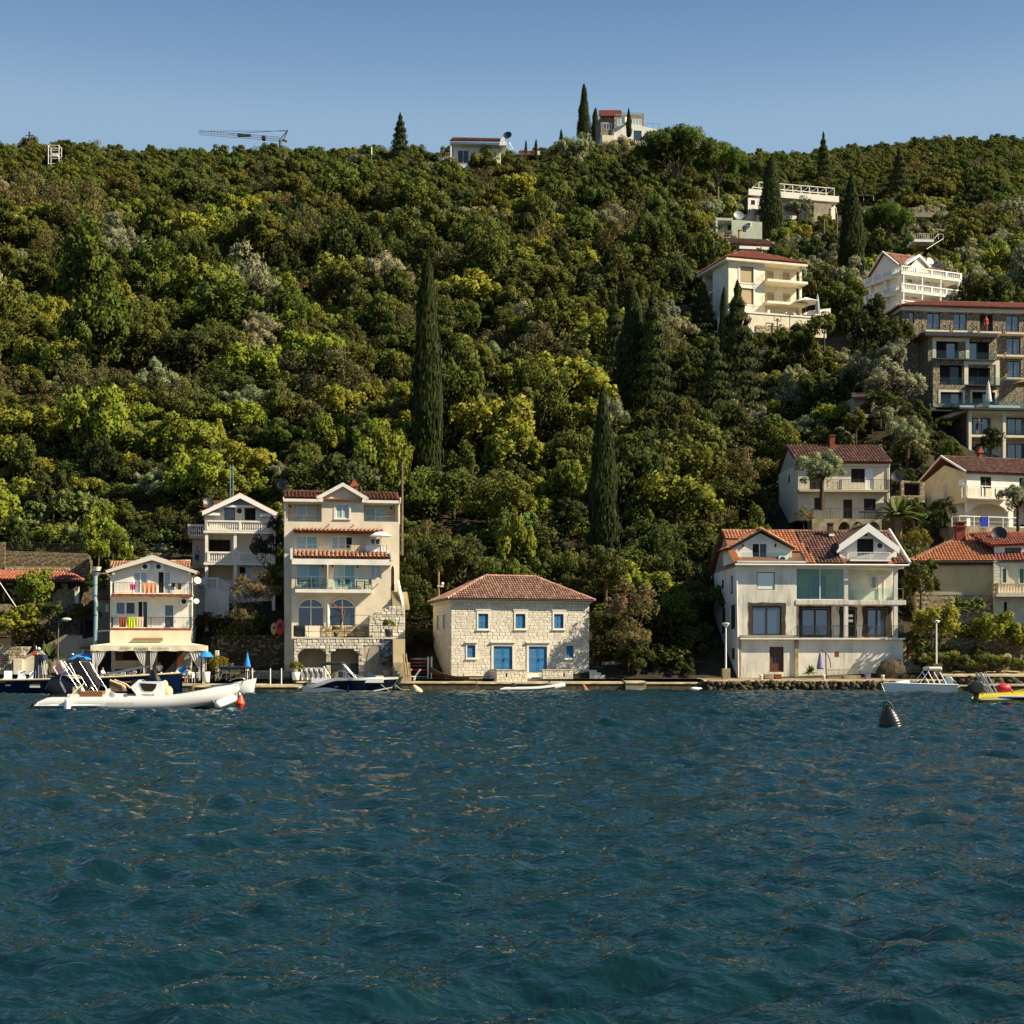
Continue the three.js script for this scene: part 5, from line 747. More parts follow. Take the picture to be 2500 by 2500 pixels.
const dm=h.part('dormer',M.whitePlaster,(b)=>{h.wall(b,dwall,dz,0.2,[[503,245,622,396]]);const k=h.rect(345,292,815,402,dz);b.box(k[0],k[1],-4.2,k[0]+0.2,k[3],dz-0.2).box(k[2]-0.2,k[1],-4.2,k[2],k[3],dz-0.2);const t=h.rect(420,402,925,412,0.6);b.box(t[0]-0.4,yv+0.06,dz+0.003,t[2],yv+0.2,0.62);});
const dd=h.win(503,245,622,396,dz,{frame:M.white,panes:[M.interior,M.glassDark],fw:0.06,name:'dormer_door'});
h.roof([{pts:[V(dl[0]-0.3,P_(320,286,dz)[1],-4.6),V(dl[0]-0.3,P_(320,286,dz)[1],0.0),V(dA[0],dA[1]+0.15,0.0),V(dA[0],dA[1]+0.15,-4.6)]},{pts:[V(dl[1]+0.25,P_(815,286,dz)[1],0.0),V(dl[1]+0.25,P_(815,286,dz)[1],-4.6),V(dA[0],dA[1]+0.15,-4.6),V(dA[0],dA[1]+0.15,0.0)]}],[[V(dA[0],dA[1]+0.15,0),V(dA[0],dA[1]+0.15,-4.6)]],{pal:TILES.orange,name:'dormer_roof',deck:M.darkWood});
h.part('roof_remnant',M.terracotta,(b)=>{b.color(0.5,0.16,0.06);const q=[[318,300],[368,296],[418,398],[365,402]].map(([x,y])=>h.pt(x,y,0.35));b.quad(q[0],q[3],q[2],q[1]);for(const e of q)e.z-=0.2;b.quad(q[0],q[1],q[2],q[3]);});
h.part('wall_lamp',M.black,(b)=>{for(const x of[434,687]){const p=h.pt(x,263,dz+0.08);b.lathe([[0,-0.15],[0.08,-0.12],[0.08,0.12],[0,0.15]],8,p);}});
h.glass(425,318,925,400,0.55,{zr:dz,right:true});h.ac(712,345,785,398,dz+0.35);
const rz=-0.4,rA=P_(1398,108,rz);h.part('dormer',M.white,(b)=>{h.wall(b,[[1190,372],[1640,372],[1640,292],[1398,128],[1190,285]],rz,0.2,[[1328,210,1458,372]]);const k=h.rect(1190,290,1640,372,rz);b.box(k[0],k[1],-4,k[0]+0.2,k[3],rz-0.2).box(k[2]-0.2,k[1],-4,k[2],k[3],rz-0.2);const t=h.rect(1275,372,1592,386,0.55);b.box(t[0],t[1],rz+0.003,t[2],t[3],0.55);});
h.win(1328,210,1458,372,rz,{frame:M.darkWood,pane:M.interior,fw:0.05,name:'dormer_door'});h.ac(1480,238,1546,290,rz+0.45);h.rail(1272,318,1590,372,0.5,{m:M.white,zr:rz,step:0.13});
{const e0=P_(1165,285,0.1),e1=P_(1652,292,0.1),yy=(e0[1]+e1[1])/2;h.roof([{pts:[V(e0[0],yy,-4.4),V(e0[0],yy,0.2),V(rA[0],rA[1],0.2),V(rA[0],rA[1],-4.4)]},{pts:[V(e1[0],yy,0.2),V(e1[0],yy,-4.4),V(rA[0],rA[1],-4.4),V(rA[0],rA[1],0.2)]}],[[V(rA[0],rA[1],0.2),V(rA[0],rA[1],-4.4)]],{pal:TILES.brown,name:'dormer_roof'});h.part('barge_board',M.white,(b)=>b.ext([[e0[0],yy-0.42],[rA[0],rA[1]-0.6],[rA[0],rA[1]+0.14],[e0[0]-0.1,yy+0.1]],0.2,0.34).ext([[e1[0],yy-0.42],[e1[0]+0.1,yy+0.1],[rA[0],rA[1]+0.14],[rA[0],rA[1]-0.6]],0.2,0.34));}
h.part('wall_lamp',M.anthracite,(b)=>{const p=h.pt(1398,180,rz+0.15);b.ball(p.x,p.y,p.z,0.13).bar(p,V(p.x,p.y+0.25,p.z),0.05,5);});
const ch=h.part('chimney',M.darkRock,(b)=>{const z=-3.6,[a,c,d,e]=h.rect(1104,95,1142,180,z);b.box(a,c-0.6,z-0.45,d,e,z).box(a-0.07,e,z-0.52,d+0.07,e+0.12,z+0.07);});h.part('flashing',M.white,(b)=>{const[a,c,d,e]=h.rect(1108,172,1148,190,-3.5);b.box(a,c,-3.55,d,e,-3.45);},ch);
h.dish(1158,280,0.3,0.42,M.black,0.2,-0.8);
const rk=thing('boulder','big dark boulder at the right foot of the large white house','boulder',h.world(0,0,0),h.a);{const g=new THREE.IcosahedronGeometry(1,4),p=g.attributes.position;for(let i=0;i<p.count;i++){const x=p.getX(i),y=p.getY(i),z=p.getZ(i),k=0.8+0.4*fbm(x*1.6+5,y*1.6+z*1.3,61,4);p.setXYZ(i,x*k,y*k,z*k);}g.computeVertexNormals();const q=h.pt(1600,1235,0.5);g.scale(1.35,1.3,1.0);g.translate(q.x,q.y-0.4,q.z);const b=new B();b.geo(g);mesh('rock_face',b.geometry(),M.darkRock,rk);}
}
// ---------- the hipped-roof beige house at the right edge ----------
{
const h=new Hs('hipped_roof_house','beige house with orange hipped roof and brick chimney at the right edge','house','Z5',{x:375,y0:2.2,d:140,phi:-3});
const P_=(x,y,z=0)=>h.P(x,y,z),W=P_(918,1000)[0],yE=P_(700,885)[1],D=9,W2=W+6.5;
h.part('wall',M.ochrePlaster,(b)=>{h.wall(b,[[375,1500],[918,1500],[918,885],[375,885]],0,0.3,[[443,940,490,996]]);h.shell(b,W,P_(400,1500)[1],yE,-0.3,D);});
h.part('wing',M.creamPlaster,(b)=>{b.ext([[W-0.3,-1],[W2,-1],[W2,yE],[W-0.3,yE]],0.31,0.6,[[950,925,993,1036],[958,1150,998,1252],[1066,925,1110,1040]].map((q)=>h.hole(q,0.6)));b.box(W-0.3,-1,0.003,W-0.02,yE,0.31).box(W-0.3,-1,-5,W2,yE,-0.32);});
h.win(443,940,490,996,0,{frame:M.darkWood,pane:M.interior,cols:1});
mat('greenShutter','#3d6a52',{roughness:0.6});
for(const[x0,y0,x1,y1,m]of[[950,925,993,1036,M.greenShutter],[958,1150,998,1252,M.interior],[1066,925,1110,1040,M.greenShutter]])h.win(x0,y0,x1,y1,0.62,{frame:M.whiteStone,pane:m,cols:1,fw:0.12,deep:0.02});
h.part('quoins',M.whiteStone,(b)=>{const q=P_(920,885,0.6);for(let y=P_(900,1120)[1],i=0;y<yE-0.1;y+=0.3,i++)b.rbox(q[0]-0.3,y,0.602,q[0]+(i%2?0.45:0.25),y+0.27,0.64,0.015,1);});
h.part('string_course',M.greyPlaster,(b)=>{const y=P_(700,1102)[1];b.box(-0.02,y-0.12,0.003,W-0.3,y+0.1,0.08);});h.part('stone_base',M.rubble,(b)=>{const y=P_(700,1112)[1];b.box(0,-1,0.003,W-0.301,y,0.06);});
h.part('balcony',M.whiteStone,(b)=>{const[a,c,,e]=h.rect(918,1100,1100,1122,1.9);b.box(a,c,0.602,W2,e,1.9);});h.balusters(920,1035,1120,1102,1.8,{m:M.ochrePlaster,zr:0.65,step:0.28,right:false});
const e=0.5,yv=P_(620,885,0.5)[1],rz=-D/2-0.2,ap=P_(715,702,rz),xr=P_(1104,705,rz)[0]+3;
const c0=V(P_(345,886,0.5)[0],yv,0.5),c1=V(P_(918,872,0.5)[0],yv,0.5),R0=V(ap[0],ap[1],rz),ce=V(P_(1040,860,1.1)[0],yv+0.05,1.1),R1=V(xr+3,ap[1]-0.2,rz);
h.roof([{pts:[c0,c1,R0]},{pts:[c1,V(W2+0.5,yv+0.05,1.1),R1,R0],o:{pal:TILES.red}},{pts:[V(c0.x,yv,-D-0.5),c0,R0]},{pts:[V(W2,yv,-D-0.5),V(c0.x,yv,-D-0.5),R0,R1]}],[[c0,R0],[c1,R0],[R0,R1]],{pal:TILES.orange,p:0.3,q:0.36,capPal:TILES.brown,cap:0.16});
h.part('gutter',M.anthracite,(b)=>b.bar(V(c0.x,yv-0.08,0.58),V(c1.x,yv-0.08,0.58),0.08,6).bar(V(c1.x,yv-0.06,0.6),V(W2,yv-0.03,1.2),0.08,6).box(c0.x+0.3,yv-0.35,0.31,c1.x,yv-0.14,0.34));
const ch=h.part('chimney',M.brickRed,(b)=>{const z=-3.2,[a,c,d,f]=h.rect(650,655,710,735,z);b.box(a,c-0.8,z-0.8,d,f,z).box(a-0.1,f,z-0.9,d+0.1,f+0.14,z+0.1);for(const s of[0.15,0.5,0.85])b.box(lerp(a,d,s)-0.07,f+0.14,z-0.7,lerp(a,d,s)+0.07,f+0.45,z-0.1);b.box(a-0.1,f+0.45,z-0.9,d+0.1,f+0.56,z+0.1);});
h.part('dormer',M.whitePlaster,(b)=>{h.wall(b,[[905,845],[1110,845],[1110,778],[905,778]],-0.6,0.2,[[975,792,1085,838]]);});h.win(975,792,1085,838,-0.6,{frame:M.black,pane:M.glassDark});
h.roof([{pts:[h.pt(880,778,-0.3),h.pt(1140,768,-0.3),h.pt(1180,712,-3),h.pt(735,700,-3)]}],[],{pal:TILES.red,name:'dormer_roof'});h.dish(935,705,-1.8,0.75,M.anthracite,0.9,-0.2);h.part('antenna',M.iron,(b)=>{const p=h.pt(828,715,-2.5);b.bar(p,V(p.x,p.y+0.8,p.z),0.03,4);for(let i=0;i<4;i++)b.bar(V(p.x-0.4,p.y+0.3+i*0.14,p.z),V(p.x+0.3,p.y+0.36+i*0.14,p.z),0.02,4);});
}
// ---------- cream house with brown roof, second row ----------
{
const h=new Hs('brown_roof_house','cream two-storey house with brown tile roof behind an olive tree, above the large white house','house','A7',{x:214,y0:12,d:155,phi:3});
const P_=(x,y,z=0)=>h.P(x,y,z),W=P_(910,400)[0],D=8.5,yE=P_(560,225)[1],yb=P_(560,652)[1],ym=P_(560,430)[1];
h.part('wall',M.creamPlaster,(b)=>{h.wall(b,[[214,655],[910,655],[910,222],[214,222]],0,0.3,[[617,262,722,368],[725,265,788,422],[337,483,412,576],[557,497,626,642],[714,490,804,582],[300,260,400,420]]);h.shell(b,W,yb,yE,-0.3,D);});
h.win(617,262,722,368,0,{frame:M.darkWood,pane:M.interior});h.win(725,265,788,422,0,{pane:M.white,cols:1,name:'balcony_door'});h.win(337,483,412,576,0,{frame:M.darkWood,pane:M.darkWood});h.win(557,497,626,642,0,{frame:M.darkWood,pane:M.darkWood,name:'door'});h.win(714,490,804,582,0,{frame:M.darkWood,pane:M.darkWood});h.win(300,260,400,420,0,{frame:M.darkWood,pane:M.interior,name:'balcony_door'});
h.part('balcony',M.greyPlaster,(b)=>{h.box(b,222,422,915,438,1.1,0.003);});h.rail(545,345,910,422,1.05,{zr:0.05,step:0.14,r:0.013});h.rail(222,345,540,422,1.05,{step:0.14,r:0.013});
h.part('terrace',M.concrete,(b)=>{const[a,c,d,e]=h.rect(320,645,850,735,2.2);b.ext([[a,c-1.5],[d,c-1.5],[d,e],[a,e]],1.9,2.2,[520,620,745].map((x)=>h.hole([x,665,x+92,735,0.7],2.2)));b.box(a,e-0.2,0.003,d,e-0.002,1.9).box(a,c-1.5,0.4,d,e-0.2,0.5);});h.rail(330,566,848,645,2.1,{step:0.15,r:0.013,zr:0.1});
h.part('planter',M.darkWood,(b)=>h.box(b,680,586,846,600,2.3,2.12));
const zR=-D/2,yR=P_(460,88,zR)[1],yv=P_(560,214,0.45)[1],a=P_(200,214,0.45)[0],c=P_(928,214,0.45)[0],r0=P_(113,88,zR)[0],r1=P_(820,92,zR)[0];
h.roof([{pts:[V(a,yv,0.45),V(c,yv,0.45),V(W+0.4,yR,zR),V(a,yR,zR)]},{pts:[V(c,yv,-D-0.4),V(a,yv,-D-0.4),V(a,yR,zR),V(c,yR,zR)]}],[[V(a,yR,zR),V(W+0.4,yR,zR)]],{pal:TILES.brown,p:0.34,q:0.42,capPal:TILES.dull});
h.part('gable_wall',M.greyPlaster,(b)=>{gableSide(b,0.003,0.3,-0.1,-D+0.1,yE-0.05,yR-0.12);gableSide(b,W-0.3,W-0.003,-0.1,-D+0.1,yE-0.05,yR-0.12);});
h.part('side_window',M.interior,(b)=>{const y0=P_(214,335)[1],y1=P_(214,275)[1];b.box(-0.02,y0,-4.2,0.02,y1,-3.6);});
h.part('chimney',M.redTile,(b)=>{const[p,q,s,t]=h.rect(456,5,494,92,-3.4);b.box(p,q-0.7,-3.9,s,t-0.1,-3.4).box(p-0.07,t-0.1,-3.97,s+0.07,t,-3.33);});
h.part('eaves_board',M.offWhite,(b)=>b.box(a+0.1,yv-0.3,0.003,c-0.1,yv-0.13,0.3));h.part('downpipe',M.offWhite,(b)=>b.bar(h.pt(905,240,0.1),h.pt(905,640,0.1),0.06,6));h.dish(970,325,-1.5,0.7,M.anthracite,0.8,-0.3);
}
// ---------- cream house with arched loggia at the right edge, second row ----------
{
const h=new Hs('arched_loggia_house','cream gabled house with white balcony and arched loggia, a blue towel on its rail','house','A7',{x:1496,y0:12.5,d:156,phi:16});
const P_=(x,y,z=0)=>h.P(x,y,z),D=8.4,yE=P_(1600,300)[1],ym=P_(1600,490)[1],yb=P_(1600,708)[1],W=P_(1932,400)[0]+4;
h.part('wall',M.whitePlaster,(b)=>{b.ext([[0,ym],[W,ym],[W,yE],[0,yE]],-0.3,0,[[1600,322,1683,480],[1896,325,1960,400]].map((q)=>h.hole(q,0)));const ar=[[1524,525,1812,705,0.9],[1850,525,2100,705,0.9]];b.ext([[0,yb],[W,yb],[W,ym],[0,ym]],-0.3,0.001,ar.map((q)=>h.hole(q,0)));b.box(W-0.3,yb,-D,W,yE,-0.301).box(0,yb,-D,W-0.3,yE,-D+0.3).box(0.3,yb,-2.4,W-0.3,ym,-2.2);});
h.part('gable_wall',M.warmPlaster,(b)=>{b.box(0,ym-0.4,-D+0.001,0.3,yE,-0.302);b.box(0,yb,-D+0.001,0.3,ym-0.4,-2.4);gableSide(b,0.002,0.3,-0.05,-D+0.05,yE,P_(1318,190,0)[1]);});
h.win(1600,322,1683,480,0,{frame:M.greenShutter,pane:M.interior,name:'balcony_door'});h.win(1896,325,1960,400,0,{frame:M.greenShutter,pane:M.interior});h.win(1580,580,1640,705,-2.15,{frame:M.darkWood,pane:M.interior,name:'door'});
h.part('balcony',M.whitePlaster,(b)=>{const[a,c,d,e]=h.rect(1502,478,1830,492,1.2);b.box(a,c,0.003,d,e,1.2);});h.part('balcony_panels',M.creamPlaster,(b)=>{const[a,c,d,e]=h.rect(1506,408,1826,478,1.15);for(let i=0;i<5;i++)b.box(lerp(a,d,i/5)+0.12,c+0.02,1.08,lerp(a,d,(i+1)/5)-0.08,e-0.05,1.12);});h.rail(1504,398,1828,478,1.15,{m:M.white,bars:false,posts:1.5,zr:0.05,top:0.05});
h.part('terrace',M.concrete,(b)=>{const[a,c,d,e]=h.rect(1440,705,2000,725,1.5);b.box(a,c-3,-2.2,d+2,e,1.5);});h.rail(1440,630,1880,703,1.4,{m:M.white,bars:false,posts:1.9,zr:0,top:0.05,mid:1});
const zR=-D/2,yR=P_(1500,178,zR)[1],yv=P_(1700,296,0.4)[1],a=-0.4;
h.roof([{pts:[V(a,yv,0.45),V(W,yv,0.45),V(W,yR,zR),V(a,yR,zR)]},{pts:[V(W,yv,-D-0.4),V(a,yv,-D-0.4),V(a,yR,zR),V(W,yR,zR)]}],[[V(a,yR,zR),V(W,yR,zR)]],{pal:TILES.brown,p:0.3,q:0.4,capPal:TILES.dull});
h.part('verge',M.whitePlaster,(b)=>b.bar(V(a,yv+0.02,0.45),V(a,yR+0.02,zR),0.13,4).bar(V(a,yv+0.02,-D-0.4),V(a,yR+0.02,zR),0.13,4).box(a,yv-0.35,0.003,W,yv-0.13,0.25));
h.part('gable_door',M.greyPlaster,(b)=>{const y0=P_(1340,440,0)[1],y1=P_(1340,345,0)[1];b.box(-0.03,ym,-4.6,0.01,y1,-3.7);});h.part('gable_balcony',M.whitePlaster,(b)=>{b.box(-0.9,ym-0.15,-5.4,-0.003,ym,-2.9);for(let i=0;i<=12;i++)b.bar(V(-0.85,ym,-5.3+i*0.19),V(-0.85,ym+0.9,-5.3+i*0.19),0.035,5);b.bar(V(-0.85,ym+0.9,-5.35),V(-0.85,ym+0.9,-2.95),0.05,5);});
{const y=P_(1470,385,0)[1];h.part('air_conditioner',M.white,(b)=>b.rbox(-0.32,y,-1.0,-0.003,y+0.62,-0.15,0.03));}
const m2=new THREE.MeshStandardMaterial({color:'#1b2f9e',roughness:1});m2.name='blue_cloth';const tw=thing('towel','deep blue towel on the rail of the arched loggia','towel',h.world(0,0,0),h.a);h.part('cloth',m2,(b)=>{const[p,q,s,t]=h.rect(1604,628,1660,703,1.46);b.box(p,q,1.45,s,t,1.49).box(p,q+0.4,1.32,s,t,1.36).box(p,t-0.02,1.3,s,t+0.02,1.49);},tw);
h.part('chimney',M.brickRed,(b)=>{const[p,q,s,t]=h.rect(1585,140,1635,180,-4);b.box(p+0.3,q,-4.8,s-0.3,t,-4.2).ext([[p,t],[s,t],[(p+s)/2,t+0.75]],-4.9,-4.1);});
}
// ---------- small stone ruin between the two second-row houses ----------
{
const h=new Hs('stone_ruin','small roofless stone hut with a dark opening between two cream houses','ruin','A7',{x:1000,y0:13.5,d:154,phi:5});
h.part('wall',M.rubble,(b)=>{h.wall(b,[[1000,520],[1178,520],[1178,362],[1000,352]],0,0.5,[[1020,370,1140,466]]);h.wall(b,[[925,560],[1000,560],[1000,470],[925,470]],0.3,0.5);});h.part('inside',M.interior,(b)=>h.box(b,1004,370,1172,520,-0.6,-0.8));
}
// ---------- the stone hotel ----------
{
const h=new Hs('stone_hotel','five-storey grey stone hotel with glass balconies stepping down the right slope','hotel','A6',{x:200,y0:25,d:182,phi:6});
const P_=(x,y,z=0)=>h.P(x,y,z),W=P_(1602,300)[0]+6,y0=P_(1000,1900,0)[1],yE=P_(900,190)[1],D=7.5;
const top=[[275,195,340,330],[485,207,637,398],[790,212,945,405],[1093,222,1245,418],[1393,235,1545,422]],mid=[[1400,495,1562,684],[1410,760,1566,946]];
h.part('wall',M.hotelStone,(b)=>{b.ext([[0,y0],[W,y0],[W,yE],[0,yE]],-0.35,0,[...top,...mid].map((q)=>h.hole(q,0)));h.shell(b,W,y0,yE,-0.35,D,0.35);});
const dk={frame:M.blackGloss,fw:0.09,deep:0.2};
top.forEach((q,i)=>h.win(...q,0,{...dk,pane:i===3?M.interior:M.glassMirror,cols:i?2:1,name:i?'balcony_door':'window'}));mid.forEach((q)=>h.win(...q,0,{...dk,pane:M.glassMirror,name:'balcony_door'}));
for(const[x0,y,x1]of[[470,402,745],[788,410,1062],[1098,420,1345],[1392,430,1640],[1280,686,1362],[1396,690,1640],[1405,950,1640]]){h.part('balcony',M.creamPlaster,(b)=>h.box(b,x0,y,x1,y+20,1.1,0.003));if(x1-x0>100)h.rail(x0+6,y-88,x1-6,y,1.05,{m:M.anthracite,bars:false,mid:1,posts:2.5,zr:0.02});}
h.part('cornice',M.creamPlaster,(b)=>b.box(-0.25,yE-0.1,-D,W,yE+0.35,0.35));
{const e=P_(200,130,0.6),yv=yE+0.42,rl=P_(440,72,-4),yr=rl[1];h.roof([{pts:[V(-0.6,yv,0.6),V(W,yv,0.6),V(W,yr,-4),V(rl[0],yr,-4)]},{pts:[V(-0.6,yv,-D),V(-0.6,yv,0.6),V(rl[0],yr,-4)]}],[[V(-0.6,yv,0.6),V(rl[0],yr,-4)],[V(rl[0],yr,-4),V(W,yr,-4)]],{pal:TILES.red,capPal:TILES.clay});}
const zB=2.6,ops=[[590,535,850,728],[945,535,1202,742],[632,805,897,1034],[960,835,1212,1034],[640,1118,897,1250],[1005,1118,1268,1250]];
h.part('bay',M.hotelStone,(b)=>{h.wall(b,[[498,1280],[1290,1280],[1290,478],[498,470]],zB,0.4,ops.slice(0,2));const l=h.rect(498,470,1290,1280,zB);b.box(l[0],l[1],0.003,l[0]+0.35,l[3],zB-0.401).box(l[2]-0.35,l[1],0.003,l[2],l[3],zB-0.401);});
h.part('bay_lower',M.hotelStone,(b)=>{h.wall(b,[[555,1290],[1312,1290],[1312,745],[555,740]],zB+0.9,0.5,ops.slice(2));const l=h.rect(555,745,1312,1290,zB+0.9);b.box(l[0],l[1],0.003,l[0]+0.35,l[3],zB+0.39).box(l[2]-0.35,l[1],zB,l[2],l[3],zB+0.39);});
h.part('bay_roof',M.anthracite,(b)=>{h.box(b,462,436,1300,474,zB+0.7,0.004);});h.part('bay_soffit',M.paleWood,(b)=>{const[a,c,d]=h.rect(470,474,1296,482,zB+0.6);b.box(a,c,0.3,d,c+0.1,zB+0.55);});
h.part('opening_frame',M.creamPlaster,(b)=>{const fr=(x0,y0_,x1,y1,z,w)=>{const[a,c,d,e]=h.rect(x0,y0_,x1,y1,z);b.box(a-w,c,z-0.3,a,e+w,z+0.05).box(d,c,z-0.3,d+w,e+w,z+0.05).box(a,e,z-0.3,d,e+w,z+0.05);};fr(590,535,930,728,zB,0.45);fr(960,800,1275,1034,zB+0.9,0.5);fr(640,1118,897,1250,zB+0.9,0.25);fr(1005,1118,1268,1250,zB+0.9,0.25);});
ops.forEach((q,i)=>h.win(...q,(i<2?zB:zB+0.9)-0.25,{frame:M.blackGloss,fw:0.08,cols:2,deep:0.4,panes:[[M.interior,M.glassMirror],[M.glassMirror,M.interior],[M.interior,M.glassDark],[M.interior,M.interior],[M.glassDark,M.glassMirror],[M.interior,M.glassMirror]][i],name:'terrace_door'}));
h.part('terrace_slab',M.anthracite,(b)=>{h.box(b,548,728,942,742,zB+1.3,zB+0.95);h.box(b,940,742,1282,754,zB+1.3,zB+0.95);h.box(b,965,1032,1340,1044,zB+2.0,zB+0.95);});h.glass(556,638,940,728,zB+1.25);h.glass(942,662,1280,742,zB+1.25);h.glass(628,945,900,1032,zB+0.8);h.glass(960,945,1602,1032,zB+1.9);
const zT=7.2,t=h.rect(860,1298,1640,1320,zT);h.part('main_terrace',M.anthracite,(b)=>{b.box(t[0]-3.5,t[1]+0.1,0.01,W,t[3],zT-2).box(t[0],t[1],zT-2,W,t[3],zT);});h.part('terrace_planter',M.white,(b)=>{h.box(b,868,1270,1030,1298,zT-0.1,zT-0.5);h.box(b,1200,1270,1560,1298,zT-0.1,zT-0.5);});h.glass(862,1198,1640,1298,zT-0.05);h.glass(600,1180,862,1285,zT-2.2);
const zL=6.6,xl=P_(968,1500,zL)[0],posts=[[966,1000],[1360,1394],[1760,1794]],yt=t[1],yf=P_(1180,1608,zL)[1],yb=P_(1180,1900,zL)[1];
h.part('lower_block',M.creamPlaster,(b)=>{for(const[x0,x1]of posts){const[a,,c]=h.rect(x0,1400,x1,1800,zL);b.box(a,yb,zL-0.6,c,yt,zL);}b.box(xl,yf-0.28,zL-3,W,yf,zL-0.02).box(xl,yb,zL-2.6,W,yt,zL-2.3).box(xl,yt-0.25,zL-2.3,W,yt-0.01,zL-0.03);});
h.part('lower_side_wall',M.darkRubble,(b)=>b.box(xl-0.02,yb,zL-13,xl+0.3,yt,zL-0.61));
for(const q of[[1012,1420,1218,1608],[1405,1415,1602,1608],[1012,1715,1222,1900],[1405,1715,1602,1900]]){h.win(...q,zL-2.2,{...dk,pane:M.glassMirror,name:'balcony_door',deep:0.05});}h.glass(1002,1495,1358,1606,zL-0.1);h.glass(1396,1495,1760,1606,zL-0.1);h.glass(1002,1800,1358,1890,zL-0.1);
h.part('overhang',M.creamPlaster,(b)=>{const A=h.pt(580,1470,3),C=h.pt(960,1330,zL),E=V(C.x,C.y-0.5,C.z);b.quad(A,C,V(C.x,C.y+0.4,C.z),V(A.x,A.y+0.5,A.z)).quad(A,V(A.x+3,A.y,A.z-3),V(C.x+2,C.y,C.z-3),C);});h.part('retaining_wall',M.darkRubble,(b)=>{const[a,c,d]=h.rect(430,1240,590,1900,2.4);b.box(a,c,-6,d,P_(560,1300,2.4)[1],2.4);const k=h.rect(470,945,560,1240,0.5);b.box(k[0],k[1]-3,-6,k[2],k[3],0.5);});h.part('white_panel',M.white,(b)=>{const q=[[510,1250],[572,1245],[600,1352],[545,1365]].map(([x,y])=>h.pt(x,y,2.9));b.quad(q[3],q[2],q[1],q[0]);});
h.part('wall_lamp',M.white,(b)=>{for(const x of[570,880,1178]){const p=h.pt(x,188+(x-570)*0.025,0.1);b.ball(p.x,p.y,p.z,0.1,1,1,1,6,4);}});
const u1=thing('closed_parasol','pale folded parasol on the hotel terrace','parasol',h.world(0,0,0),h.a);const up=h.pt(1192,1285,zT-1);h.part('canopy',M.curtain,(b)=>b.lathe([[0.02,3.1],[0.15,2.7],[0.42,0.6],[0.2,0.55],[0,0.6]],10,up),u1);h.part('pole',M.steel,(b)=>b.bar(up,V(up.x,up.y+3.2,up.z),0.03,6),u1);
const u2=thing('parasol','tan parasol edge on the hotel terrace at the right edge','parasol',h.world(0,0,0),h.a);const uq=h.pt(1650,1250,zT-2);h.part('canopy',M.paleWood,(b)=>b.lathe([[0,3.2],[1.9,2.35],[1.88,2.3],[0,3.1]],12,uq),u2);h.part('pole',M.darkWood,(b)=>b.bar(uq,V(uq.x,uq.y+3.2,uq.z),0.04,6),u2);
}
